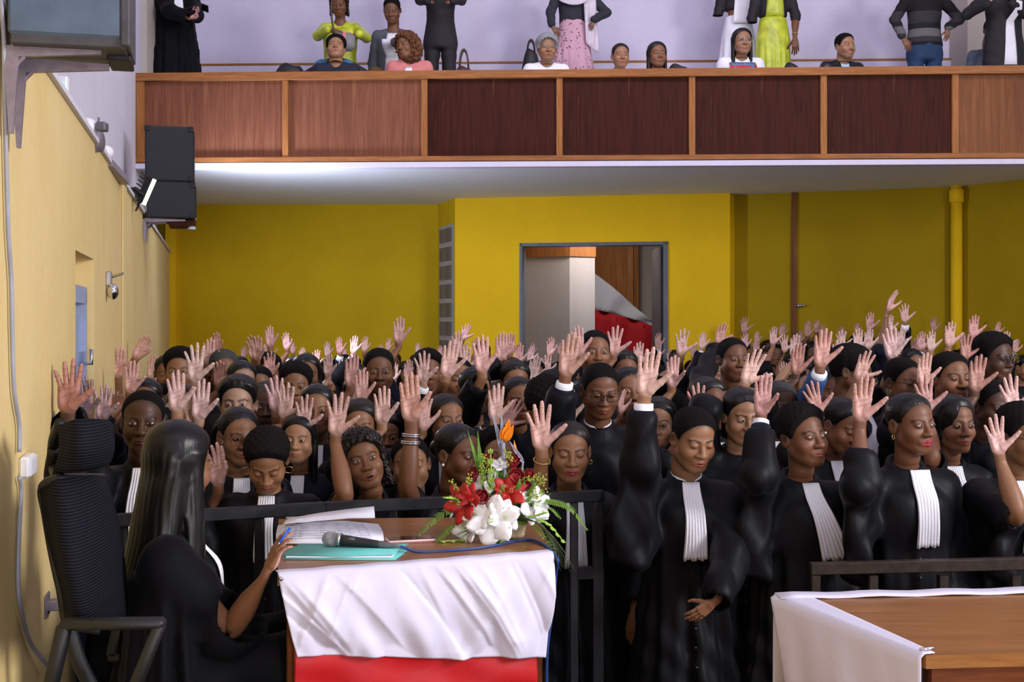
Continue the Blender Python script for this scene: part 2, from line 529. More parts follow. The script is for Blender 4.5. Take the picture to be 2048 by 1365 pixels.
    # draped sateen
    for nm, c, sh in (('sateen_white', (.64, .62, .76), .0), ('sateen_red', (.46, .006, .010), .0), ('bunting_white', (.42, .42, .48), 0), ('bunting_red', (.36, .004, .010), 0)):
        t = NT(nm); v = t.coords((1, 1, 1))
        f = t.noise(v, 7, 5, .6, 1.0); f2 = t.noise(t.coords((3, 3, 18), (0, .35, 0)), 4, 4, .6, .5)
        t.base(c); setp(t.b, .5 if 'bunt' not in nm else .75, 0, .35)
        t.bump(f, .16, .02); MATS[nm] = t.m
    # ribbed mesh fabric of the office chair
    t = NT('chair_mesh'); v = t.coords()
    w = t.node('ShaderNodeTexWave', wave_type='BANDS', bands_direction='Z'); w.inputs['Scale'].default_value = 38.0
    t.link(v, w.inputs['Vector'])
    t.base(t.ramp(w.outputs['Fac'], [(.2, (.003, .0035, .006)), (.8, (.014, .015, .022))])); setp(t.b, .8, 0, .1); t.bump(w.outputs['Fac'], .4, .004); MATS['chair_mesh'] = t.m
    simple('chair_plastic', (.006, .0065, .008), .5, var=.2, bump=.1, bscale=300)
# ------------------------------------------------------------------ people
SKIN = {  # linear pigment
    'deep': (.080, .032, .016), 'dark': (.165, .066, .031), 'brown': (.215, .093, .044), 'warm': (.255, .118, .056),
    'tan': (.325, .165, .088), 'light': (.40, .235, .15), 'pale': (.50, .33, .23)}
PALM = {'deep': (.46, .23, .19), 'dark': (.57, .31, .265), 'brown': (.66, .38, .33), 'warm': (.70, .43, .375), 'tan': (.72, .465, .41),
        'light': (.74, .50, .45), 'pale': (.76, .56, .50)}

def skull(X, Y, Z, q):
    jw = q.get('jaw', 1.)
    AX = np.abs(X)
    a = s_ell(X, Y, Z, (0, .012, .036), (.076, .096, .081))
    b = s_ell(X, Y, Z, (0, -.020, -.040), (.065 * jw, .067, .080))
    d = smin(a, b, .03)
    ch = s_ell(X, Y, Z, (0, -.060, -.098), (.028 * jw, .024, .021))
    d = smin(d, ch, .026)
    jawc = s_cap(AX, Y, Z, (.051 * jw, -.002, -.056), (.020, -.052, -.097), .020, .018)
    return smin(d, jawc, .028)

def head_fn(q):
    fem = q.get('fem', 0); nose = q.get('nose', 1.); lips = q.get('lips', 1.); mo = q.get('mouth', 0.)
    nr = .049 if fem else .057
    def fn(X, Y, Z):
        AX = np.abs(X)
        d = skull(X, Y, Z, q)
        d = smin(d, s_ell(AX, Y, Z, (.040, -.053, -.034), (.027, .027, .028)), .024)
        d = smin(d, s_cap(AX, Y, Z, (.0, -.080, .015), (.038, -.070, .016), .0085), .016)
        # eye sockets and lids
        d = smax(d, -s_ell(AX, Y, Z, (.031, -.098, .000), (.020, .016, .0125)), .012)
        d = smin(d, s_ell(AX, Y, Z, (.031, -.0735, .0005), (.0165, .0165, .0140)), .004)
        # nose
        n = s_cap(X, Y, Z, (0, -.081, .008), (0, -.101, -.034), .0085, .0115 * nose)
        n = smin(n, s_ell(X, Y, Z, (0, -.1025, -.036), (.0145 * nose, .0110, .0100)), .008)
        n = smin(n, s_ell(AX, Y, Z, (.0150 * nose, -.093, -.0375), (.0092, .0110, .0082)), .007)
        d = smin(d, n, .010)
        d = smax(d, -s_ell(AX, Y, Z, (.0068 * nose, -.100, -.0465), (.0042, .006, .0040)), .003)
        # mouth
        d = smin(d, s_ell(X, Y, Z, (0, -.076, -.068), (.030, .018, .020)), .014)
        zo = .006 * mo
        ul = s_cap(AX, Y, Z, (.004, -.0935, -.0660), (.0185, -.0865, -.0690), .0054 * lips, .0030)
        ll = s_cap(AX, Y, Z, (0, -.0915, -.0765 - zo), (.0155, -.087, -.0725 - zo * .5), .0066 * lips, .0034)
        d = smin(d, np.minimum(ul, ll), .0045)
        if mo: d = smax(d, -s_ell(X, Y, Z, (0, -.094, -.0715 - zo * .4), (.015, .014, .0038 * mo + .001)), .003)
        else: d = smax(d, -s_cap(AX, Y, Z, (0, -.099, -.0712), (.021, -.090, -.0712), .0022), .003)
        # ears
        e = s_ell(AX - (Y - .012) * .28, Y, Z, (.078, .014, -.008), (.0085, .0185, .031))
        e = smax(e, -s_ell(AX, Y, Z, (.0900, .008, -.004), (.009, .011, .018)), .006)
        d = smin(d, e, .006)
        nk = s_cap(X, Y, Z, (0, .020, -.06), (0, .034, -.24), nr, nr)
        return smin(d, nk, .022)
    return fn

def seg2(px, pz, a, b):
    d = np.array(b, float) - a; t = np.clip(((px - a[0]) * d[0] + (pz - a[1]) * d[1]) / (d @ d), 0, 1)
    return np.hypot(px - a[0] - t * d[0], pz - a[1] - t * d[1])

HAIRLINE = ([-.10, -.078, -.062, -.046, -.032, -.020, -.004, .022, .055, .11], [.083, .080, .073, .062, .046, .016, -.004, -.014, -.062, -.078])
def hairline(Y, q):
    up = q.get('recede', 0.)
    return np.interp(Y, HAIRLINE[0], HAIRLINE[1]) + up * (Y < -.03)

def head_color(v, q, skin):
    c = np.tile(np.array(skin, float), (len(v), 1))
    x, y, z = v.T; ax = np.abs(x); lips = q.get('lips', 1.)
    front = y < -.045
    def put(f, col):
        nonlocal c
        c = c * (1 - f[:, None]) + np.array(col) * f[:, None]
    sk = np.array(skin)
    # cheeks / nose a touch redder
    f = np.exp(-((ax - .040)**2 + (z + .03)**2) / .0006) * front * .25
    put(f, sk * np.array((1.25, 1.0, .95)))
    mo = q.get('mouth', 0.); zo = .006 * mo
    du = np.minimum(seg2(ax, z, (0, -.0660), (.0200, -.0692)) - .0050 * lips, seg2(ax, z, (0, -.0768 - zo), (.0145, -.0735 - zo * .5)) - .0062 * lips)
    lc = q.get('lipc')
    if lc is None: lc = sk * np.array((1.15, .72, .78)) + np.array((.03, .006, .010))
    put((1 - ss(-.0010, .0018, du)) * (y < -.074), lc)
    if mo:
        dm = np.hypot(x / .016, (z + .0715 + zo * .4) / (.0040 * mo + .0012))
        put((1 - ss(.8, 1.15, dm)) * (y < -.07), (.02, .006, .006))
        put((1 - ss(.5, .9, np.hypot(x / .012, (z + .0700) / .0022))) * (y < -.07) * min(1, mo), (.55, .52, .50))
    else:
        put((1 - ss(.0006, .0022, np.abs(z + .0712 - .02 * ax * 0))) * (ax < .021) * (y < -.07) * .8, sk * .22)
    # nostrils: shade of the openings painted into the skin colour
    put((1 - ss(.002, .0045, np.hypot(ax - .0070, (z + .0465)))) * (y < -.085) * .75, sk * .18)
    # brows
    bt = q.get('browt', 1.); br = q.get('brow', (.008, .006, .005)); bz = .0195 + q.get('browz', 0)
    db = np.minimum(seg2(ax, z, (.013, bz - .0015), (.036, bz + .0045)) - .0022 * bt, seg2(ax, z, (.036, bz + .0045), (.051, bz - .0015)) - .0014 * bt)
    put((1 - ss(-.0005, .0032, db)) * front * .88, br)
    # lid shade: pigment of lids, lashes
    cl = q.get('eyes', 'open')
    if cl == 'closed':
        dl = np.abs(np.hypot(ax - .031, (z - .010) * 1.15) - .0165)
        put((1 - ss(.0006, .0026, dl)) * (z < .000) * (np.abs(ax - .031) < .0165) * (y < -.06) * .9, (.010, .006, .005))
        put(np.exp(-((ax - .031)**2 / .00022 + (z - .002)**2 / .00009)) * front * .35, sk * .55)
    else:
        put(np.exp(-((ax - .031)**2 / .00026 + (z - .001)**2 / .00011)) * front * .30, sk * .55)
    if q.get('painteye'):
        de = np.hypot((ax - .031) / .0150, (z - .0005) / .0058)
        put((1 - ss(.8, 1.1, de)) * front, (.22, .19, .17))
        put((1 - ss(.7, 1.1, np.hypot(ax - .031, z - .001) / .0058)) * front, (.010, .006, .005))
    if q.get('stubble'):
        fz = ss(-.030, -.060, z) * (y < .0) * q['stubble'] * (1 - ss(.0, -.003, du))
        put(fz * .7, sk * .35)
        put(np.exp(-(z + .056)**2 / .00003) * (ax < .026) * (y < -.06) * q['stubble'] * .8, sk * .3)
    if q.get('fade'):
        hl = hairline(y, q) + (.006 - 6.0 * x * x) * (1 - ss(-.03, -.005, y)); dd = hl - z
        put((1 - ss(-.002, .016, dd)) * (y > -.075) * .62 * q['fade'], (.010, .008, .007))
    return np.clip(c, 0, 1)

_hc = {}
def head_mesh(q, h):
    key = (h,) + tuple((k, q.get(k)) for k in ('jaw', 'nose', 'lips', 'mouth', 'fem'))
    if key not in _hc:
        v, f = nets(head_fn(q), (-.10, -.128, -.145), (.10, .122, .128), h)
        _hc[key] = (v, f, open_loop(v, f))
    return _hc[key]

def hair_fn(style, q):
    def fn(X, Y, Z):
        S = skull(X, Y, Z, q)
        AX = np.abs(X)
        hl = hairline(Y, q) + (.006 - 6.0 * X * X) * (1 - ss(-.03, -.005, Y))
        def ramp(h): return ss(-.004, .045, Z - h)
        wob = .0022 * np.sin(X * 210 + 1.3) * np.sin(Y * 170 + .4) + .0018 * np.sin(X * 420) * np.sin(Z * 380)
        if style == 'crop':
            return smax(S - .0012 - (.0035 + .006 * ss(.03, .10, Z)) * ramp(hl), (hl - Z) * .8, .004) + wob * .35 * ramp(hl)
        if style == 'buzz':
            return smax(S - .0010 - .003 * ramp(hl), (hl - Z) * .8, .003)
        if style == 'thick':
            t = S - .002 - (.009 + .015 * ss(.02, .10, Z)) * ramp(hl - .004)
            return smax(t, (hl - .004 - Z) * .8, .006) + wob * .8 * ramp(hl)
        if style == 'afro':
            t = smin(S - .022, s_ell(X, Y, Z, (0, .016, .052), (.099, .108, .092)), .02)
            return smax(t, (hl - .006 - Z + .012 * ss(.06, .0, AX) * 0) * .8, .012) + wob * 1.6
        if style == 'slick':
            t = smax(S - .0012 - (.0035 + .006 * ss(.02, .09, Z)) * ramp(hl + .004), (hl + .004 - Z) * .8, .004)
            return smin(t, s_ell(X, Y, Z, (0, .112, .010), (.040, .030, .038)), .016) + wob * .25
        if style == 'topbun':
            t = smax(S - .0015 - (.005 + .008 * ss(.02, .09, Z)) * ramp(hl), (hl - Z) * .8, .005)
            return smin(t, s_ell(X, Y, Z, (0, .075, .100), (.045, .040, .040)), .02) + wob * .6
        if style in ('long', 'bob', 'fringe', 'side', 'longside', 'verylong'):
            low = {'verylong': -.37, 'long': -.30, 'bob': -.15, 'fringe': -.13, 'side': -.10, 'longside': -.28}[style]
            h2 = hl
            if style in ('fringe', 'longside'): h2 = hl - .075 * ss(.005, .055, -X) * (Y < .0)
            if style == 'side': h2 = hl - .02 * ss(.0, .05, X) * (Y < .0)
            t = smax(S - .0020 - (.007 + .006 * ss(.02, .09, Z)) * ramp(h2), (h2 - Z) * .8, .006)
            back = s_cap(X * .62, Y, Z, (0, .050, .0), (0, .062, low), .048, .040 if style != 'verylong' else .056)
            t = smin(t, back, .03)
            if style != 'side':
                fall = s_cap(AX, Y * .7, Z, (.074, .008, .03), (.080, (.02 if style == 'fringe' else -.035 if style == 'verylong' else .004), low), .019, .017 if style != 'verylong' else .026)
                t = smin(t, fall, .022)
            return t + .0007 * np.sin(X * 330 + 2 * np.sin(Z * 20)) * (Z < .03)
        if style == 'curly':
            t = smax(S - .016 - .008 * ss(.02, .09, Z), (hl - .006 - Z) * .8, .008)
            back = s_cap(X * .7, Y, Z, (0, .050, .0), (0, .058, -.10), .055, .05)
            t = smin(t, back, .03)
            lock = s_cap(AX, Y, Z, (.070, -.018, .03), (.082, -.006, -.12), .014, .014)
            t = smin(t, lock, .012)
            return t + wob * 2.4 + .003 * np.sin(Z * 190 + X * 90) * np.sin(Y * 160)
        if style == 'bigcurl':
            t = smax(S - .026, (hl - .012 - Z) * .8, .012)
            b = s_ell(X, Y, Z, (.012, .04, -.03), (.125, .085, .15))
            b = smax(b, -s_ell(X, Y, Z, (-.01, -.09, -.05), (.066, .11, .115)), .015)
            return smin(t, b, .03) + wob * 3.0 + .005 * np.sin(Z * 130 + X * 60) * np.sin(Y * 100 + 1)
        if style == 'waves':
            t = smax(S - .020 - .010 * ss(.0, .08, Z), (hl - .004 - Z) * .8, .01)
            return t + wob * 1.5
    return fn

_hm = {}
def hair_mesh(style, q, h, mat):
    key = (style, h, mat, q.get('jaw'), q.get('recede'))
    if key not in _hm:
        big = {'verylong': (-.16, -.12, -.45, .16, .17, .16), 'long': (-.14, -.12, -.36, .14, .16, .16), 'longside': (-.14, -.12, -.34, .14, .16, .16), 'bob': (-.14, -.12, -.20, .14, .16, .16), 'fringe': (-.14, -.12, -.20, .14, .16, .16),
               'curly': (-.14, -.12, -.20, .14, .16, .17), 'bigcurl': (-.18, -.15, -.24, .20, .19, .18), 'side': (-.14, -.12, -.18, .14, .16, .16)}.get(style, (-.14, -.13, -.12, .14, .17, .17))
        v, f = nets(hair_fn(style, q), big[:3], big[3:], h)
        mb = MB(); mb.add(v, f)
        _hm[key] = mb.mesh('hair', MATS[mat])
    return _hm[key]

# ---- eyes: an almond patch of the eyeball between the lids
_em = {}
def eye_mesh(gx, gz, wide, side):
    key = (gx, gz, wide, side)
    if key not in _em:
        R = .0169; n, m = 21, 11
        v = []; c = []
        for j in range(m):
            b = j / (m - 1)
            for i in range(n):
                a = -1 + 2 * i / (n - 1)
                x = a * .0148
                up = .0053 * wide * (1 - abs(a)**2.2); dn = -.0043 * wide * (1 - abs(a)**2.0)
                z = dn + (up - dn) * b + .0012 * a * side
                y = -math.sqrt(max(R*R - x*x - z*z, 1e-6))
                v.append((x, y, z))
                d = math.hypot(x - gx, z - gz)
                col = (.37, .34, .32)
                if d < .0058: col = (.030, .014, .008)
                if d < .0028: col = (.004, .003, .003)
                if b > .84 or (b < .08): col = (.012, .008, .007)
                if abs(a) > .93: col = (.10, .04, .03)
                c.append(col)
        mb = MB(); mb.add(v, grid_faces(m, n, False), np.array(c))
        _em[key] = mb.mesh('eye', MATS['eye'], True, True)
    return _em[key]

# ---- hands
FB = [(.0290, .089), (.0098, .095), (-.0098, .091), (-.0285, .080)]      # finger bases (x, z): index .. little
FL = [(.032, .022, .019), (.036, .025, .020), (.032, .023, .019), (.024, .018, .017)]
FR = [.0088, .0090, .0086, .0076]
def hand_bones(p):
    rot = lambda v, a: np.array([v[0], v[1]*math.cos(a) - v[2]*math.sin(a), v[1]*math.sin(a) + v[2]*math.cos(a)])
    fing = []
    for i in range(4):
        sp = math.radians(p['spread'][i]); cu = p['curl'][i]
        pt = np.array([FB[i][0], 0, FB[i][1]]); ch = [pt]
        ang = 0
        for j in range(3):
            ang += math.radians(cu * (.7, 1.0, .8)[j])
            d = np.array([math.sin(sp) * math.cos(ang), -math.sin(ang), math.cos(sp) * math.cos(ang)])
            pt = pt + d * FL[i][j]; ch.append(pt)
        fing.append(ch)
    ta = math.radians(p['thumb']); tf = p.get('tfwd', .25)
    b0 = np.array([.019, -.007, .018])
    d0 = nrm([math.sin(ta) , -tf, math.cos(ta)])
    b1 = b0 + d0 * .046
    d1 = nrm([math.sin(ta * .92), -tf * 1.2, math.cos(ta * .92)]); b2 = b1 + d1 * .034
    d2 = nrm([math.sin(ta * p.get('tbend', .8)), -tf * 1.4, math.cos(ta * p.get('tbend', .8))]); b3 = b2 + d2 * .026
    return fing, [b0, b1, b2, b3]

def hand_fn(p):
    fing, th = hand_bones(p)
    def fn(X, Y, Z):
        d = s_cap(X * .70, Y, Z, (0, .002, -.08), (0, .001, .012), .0185, .0185)
        for i in range(4):
            b = fing[i][0]
            d = smin(d, s_cap(X, Y, Z, (b[0] * .62, .000, .016), (b[0] * .97, .001, b[2] - .008), .0140, .0122), .010)
        d = smin(d, s_ell(X, Y, Z, (-.022, -.006, .036), (.013, .014, .034)), .010)
        d = smax(d, -s_ell(X, Y, Z, (-.002, -.028, .052), (.020, .017, .030)), .010)
        t = s_cap(X, Y, Z, th[0], th[1], .0175, .0128)
        d = smin(d, t, .012)
        fg = None
        for ch in fing:
            g = None
            i = len([1])
            for j in range(3):
                r0 = .0101 - .0007 * j; r1 = .0101 - .0007 * (j + 1) - (.0008 if j == 2 else 0)
                s = s_cap(X, Y, Z, ch[j] if j else ch[0] - (ch[1] - ch[0]) * .25, ch[j + 1], r0, r1)
                g = s if g is None else smin(g, s, .003)
            if ch is fing[3]: g = g + .0012
            fg = g if fg is None else np.minimum(fg, g)
        d = smin(d, fg, .0055)
        t2 = smin(s_cap(X, Y, Z, th[1], th[2], .0126, .0108), s_cap(X, Y, Z, th[2], th[3], .0108, .0082), .004)
        return smin(d, t2, .006)
    return fn

PALMLINES = [[(-.034, .066), (-.012, .074), (.010, .078), (.020, .086)], [(.030, .066), (.008, .058), (-.020, .046)], [(.030, .068), (.012, .056), (.004, .036), (.006, .014)]]
POSES = {
    'o': dict(spread=(4, 0, -3, -10), curl=(5, 4, 5, 7), thumb=45),
    's': dict(spread=(11, 2, -6, -19), curl=(5, 3, 4, 7), thumb=54, tbend=.85),
    'c': dict(spread=(1, 0, -1.5, -5), curl=(5, 4, 5, 6), thumb=40),
    'w': dict(spread=(9, 1, -5, -14), curl=(9, 5, 8, 12), thumb=58, tbend=.7),
    't': dict(spread=(3, 1, -2, -7), curl=(4, 4, 5, 8), thumb=28, tfwd=.75, tbend=.35),
    'r': dict(spread=(5, 0, -4, -10), curl=(19, 17, 18, 20), thumb=44, tfwd=.45, tbend=.5),
    'k': dict(spread=(4, 1, -3, -9), curl=(10, 9, 11, 14), thumb=40, tfwd=.35, tbend=.3),
    'd': dict(spread=(4, 0, -3, -8), curl=(26, 30, 33, 36), thumb=22, tfwd=.6, tbend=.3),
    'g': dict(spread=(3, 0, -3, -6), curl=(48, 52, 55, 58), thumb=24, tfwd=1.0, tbend=.3),
    'p': dict(spread=(7, 1, -3, -8), curl=(12, 16, 22, 26), thumb=40, tfwd=.5, tbend=.4),
}
_pm = {}
def hand_proto(pose, h):
    key = (pose, h)
    if key not in _pm:
        p = POSES[pose]
        v, f = nets(hand_fn(p), (-.085, -.13, -.042), (.125, .05, .20), h)
        # vertex normals
        n = np.zeros_like(v)
        fnm = np.cross(v[f[:, 2]] - v[f[:, 0]], v[f[:, 3]] - v[f[:, 1]])
        for k in range(4): np.add.at(n, f[:, k], fnm)
        n /= np.linalg.norm(n, axis=1, keepdims=True) + 1e-12
        palm = ss(-.25, .30, -n[:, 1]) * ss(-.016, .010, v[:, 2])
        dark = np.zeros(len(v))
        for L in PALMLINES:
            d = np.min([seg2(v[:, 0], v[:, 2], a, b) for a, b in zip(L, L[1:])], 0)
            dark = np.maximum(dark, (1 - ss(.0004, .0026, d)) * (v[:, 1] < 0) * .55)
        fing, th = hand_bones(p)
        for ch in fing + [th[1:]]:
            for j in range(len(ch) - 1):
                d = nrm(ch[j + 1] - ch[j]); q = v - ch[j]
                al = np.abs(q @ d); rad = np.linalg.norm(q, axis=1)
                dark = np.maximum(dark, (1 - ss(.0005, .0024, al)) * (rad < .0125) * .5)
        tips = np.zeros(len(v))
        nail = np.zeros(len(v))
        for ch in fing + [th]:
            q = v - (ch[-1] * .8 + ch[-2] * .2)
            dd = nrm(ch[-1] - ch[-2])
            nail = np.maximum(nail, (1 - ss(.0055, .0075, np.linalg.norm(q, axis=1))) * (n[:, 1] > .45))
        _pm[key] = (v, f, palm, dark, nail, open_loop(v, f))
    return _pm[key]

def sweep(mb, ring_idx, ring_pts, path, rad, x0, col, mirrored=False, end_cap=True):
    """grow a tube on from an existing open ring of a mesh"""
    T, Xs, Ys = frames(path, x0)
    c0 = ring_pts.mean(0)
    a = (ring_pts - c0) @ Xs[0]; b = (ring_pts - c0) @ Ys[0]
    th = np.arctan2(b, a); r0 = np.hypot(a, b); h0 = (ring_pts - c0) @ T[0]
    # keep vertices in ring order; the angles already ascend or descend together
    prev = ring_idx; n = len(ring_idx)
    for j in range(1, len(path)):
        w = min(1., j / 3.)
        rx, ry = rad[j]
        re = rx * ry / np.sqrt((ry * np.cos(th))**2 + (rx * np.sin(th))**2)
        r = r0 * (1 - w) + re * w
        pts = path[j] + np.outer(r * np.cos(th), Xs[j]) + np.outer(r * np.sin(th), Ys[j]) + np.outer(h0 * (1 - w), T[j])
        b0 = mb.add(pts, np.zeros((0, 4), int), col)
        cur = np.arange(b0, b0 + n)
        q = np.stack([cur, np.roll(cur, -1), np.roll(prev, -1), prev], -1)
        if mirrored: q = q[:, ::-1]
        mb.f.append(q); mb.m.append((len(q), 0))
        prev = cur
    if end_cap:
        mb.f.append([tuple(prev)]); mb.m.append((1, 0))

def hand_frame(tip, wrist, yaw=0, lean=0, back=False):
    """axes of a hand: z wrist->fingertips, palm towards -y"""
    d = np.asarray(tip, float) - wrist
    z = nrm(d)
    n = np.array([math.sin(math.radians(yaw)), -math.cos(math.radians(yaw)), 0.])
    if back: n = -n
    n = nrm(n - z * (n @ z))
    y = -n; x = np.cross(y, z)
    R = np.stack([x, y, z], 1)
    if lean:
        a = math.radians(lean); Rx = np.array([[1,0,0],[0,math.cos(a),-math.sin(a)],[0,math.sin(a),math.cos(a)]])
        R = R @ Rx
    return R

def solve_elbow(S, W, l1, l2, hint):
    d = W - S; L = np.linalg.norm(d)
    if L > (l1 + l2) * .985:
        k = L / ((l1 + l2) * .985); l1 *= k; l2 *= k
    a = (l1*l1 - l2*l2 + L*L) / (2*L)
    hgt = math.sqrt(max(l1*l1 - a*a, 1e-5))
    u = d / L; hn = np.asarray(hint, float); hn = nrm(hn - u * (hn @ u))
    return S + u * a + hn * hgt

def arm_body(mb, A, k, skin, palmc, h):
    """hand + forearm + upper arm as one continuous skin"""
    v, f, palm, dark, nail, loop = hand_proto(A['pose'], h)
    v = v.copy(); ff = f
    kh = A['kh']
    if A['side'] > 0: v[:, 0] *= -1; ff = f[:, ::-1]
    w = v @ (A['R'] * kh).T + A['W']
    c = np.outer(1 - palm, np.array(skin)) + np.outer(palm, np.array(palmc))
    c *= (1 - dark * .75)[:, None]
    nc = A.get('nail', (.50, .30, .26))
    c = c * (1 - nail[:, None]) + np.outer(nail, np.array(nc))
    b = mb.add(w, ff, c)
    W0 = w[loop].mean(0)
    E, S = A['E'], A['S']
    pts = [W0]; rad = [(.026*kh, .019*kh)]
    fr = [(.10, .028, .021), (.22, .030, .026), (.42, .036, .033), (.62, .040, .038), (.82, .039, .038)]
    fk = A.get('fat', 1.) * k
    for t, rx, ry in fr: pts.append(W0 + (E - W0) * t); rad.append((rx*fk, ry*fk))
    m1 = W0 + (E - W0) * .95; m2 = E + (S - E) * .06
    pts += [m1*.6 + E*.2 + m2*.2, m1*.2 + E*.2 + m2*.6]; rad += [(.037*fk, .038*fk)] * 2
    for t, r in ((.16, .039), (.4, .043), (.7, .047), (.96, .052)): pts.append(E + (S - E) * t); rad.append((r*fk, r*fk))
    sweep(mb, loop + b, w[loop], np.array(pts), rad, A['R'][:, 0], skin, A['side'] > 0)
    return W0

def robe_fn(Bz, k, arms, o):
    ph = o['ph']
    def fn(X, Y, Z):
        x, y, z = X / k, Y / k, (Z - Bz) / k          # z=0 at the base of the neck
        H = Bz / k
        t = np.clip(-z / H, 0, 1)
        w = .178 + .012 * np.sin(t * 5) + .105 * ss(.25, 1, t) + o.get('wide', 0)
        dp = .128 + .085 * ss(.25, 1, t)
        th = np.arctan2(y / dp, x / w)
        fold = (.010 * np.sin(th * 9 + ph + 2.0 * np.sin(z * 1.7 + ph)) + .006 * np.sin(th * 17 + 2 * ph + z * 2)) * ss(.10, .45, t)
        dd = (np.sqrt((x / w)**2 + ((y - .004) / dp)**2) - 1) * np.minimum(w, dp) + fold
        dd = smax(dd, z + .115, .05)
        AX = np.abs(x)
        sh = s_cap(AX, y, z, (.0, .008, -.052), (.148, .012, -.098), .066, .070)
        sh = smin(sh, s_ell(x, y, z, (0, -.012, -.20), (.165, .125, .16)), .05)
        cw = .0050 * (1 - 2 * np.abs(np.sin(x*15 + .9*np.sin(z*5 + ph) + ph))) * ss(-.08, -.3, z) + .003*np.sin(x*40 + z*26 + ph + 2*np.sin(z*9))
        d = smin(dd, sh, .05) + cw * ss(-.02, -.10, z)
        ring = np.sqrt((np.sqrt(x*x + (y - .004)**2 * 1.05) - .068)**2 + ((z + .012 - .40 * y) * .50)**2) - .013
        d = smin(d, ring, .018)
        d = smax(d, -s_cap(x, y, z, (0, .0, -.012), (0, .01, .20), .053), .008)
        for A in arms:
            S, E, C = [(np.asarray(A[q], float) - (0, 0, Bz)) / k for q in ('S', 'E', 'C')]
            wr = .0065 * (1 - 2 * np.abs(np.sin(x*17 + y*9 + 1.6*np.sin(z*6 + ph) + ph))) + .0035 * np.sin((x - z*.5) * 44 + ph*2 + 2*np.sin(z*13))
            if A.get('cover', 0) < 0: sl = s_cap(x, y, z, S, C, .066, A.get('r2', .062))
            else: sl = smin(s_cap(x, y, z, S, E, .066, A.get('r1', .070)), s_cap(x, y, z, E, C, A.get('r1', .070), A.get('r2', .062)), .03)
            dr = A.get('drop', 0)
            if dr:
                tipp = C + np.array([A['side'] * -.02, .03, -dr]) if A.get('cover', 0) < 0 else E * .60 + C * .40 + np.array([A['side'] * -.03, .02, -dr]); tip2 = tipp + np.array([A['side'] * A.get('flare', .08), 0, .04])
                tri = np.minimum(s_tri(x, y, z, S * .9 + (0, 0, -.05), C, tipp), s_tri(x, y, z, C, tipp, tip2)) - .026 - .007 * np.sin(x * 40 + z * 22 + ph)
                sl = smin(sl, tri, .05)
            sl = sl + wr
            ax = nrm(C - E)
            sl = smax(sl, -s_cap(x, y, z, C - ax * .035, C + ax * .2, A.get('r2', .062) - .017), .008)
            d = smin(d, sl, .035)
        return d * k
    return fn

def front_y(fn, X, Z, y0=-.45, y1=.10, n=70):
    """first surface met going into the scene at each (x, z)"""
    ys = np.linspace(y0, y1, n)
    X = np.asarray(X, float); Z = np.asarray(Z, float)
    V = fn(X[..., None], ys, Z[..., None])
    V = np.broadcast_to(V, X.shape + (n,))
    i = np.argmax(V < 0, -1); i = np.where((V < 0).any(-1), np.maximum(i, 1), n - 1)
    va = np.take_along_axis(V, (i-1)[..., None], -1)[..., 0]; vb = np.take_along_axis(V, i[..., None], -1)[..., 0]
    t = np.clip(va / np.where(np.abs(va - vb) < 1e-9, 1, va - vb), 0, 1)
    return ys[i-1] + t * (ys[i] - ys[i-1])

TIER = {1: (.0030, .0025, .0085), 2: (.0045, .0038, .016), 3: (.0075, .0055, .024)}

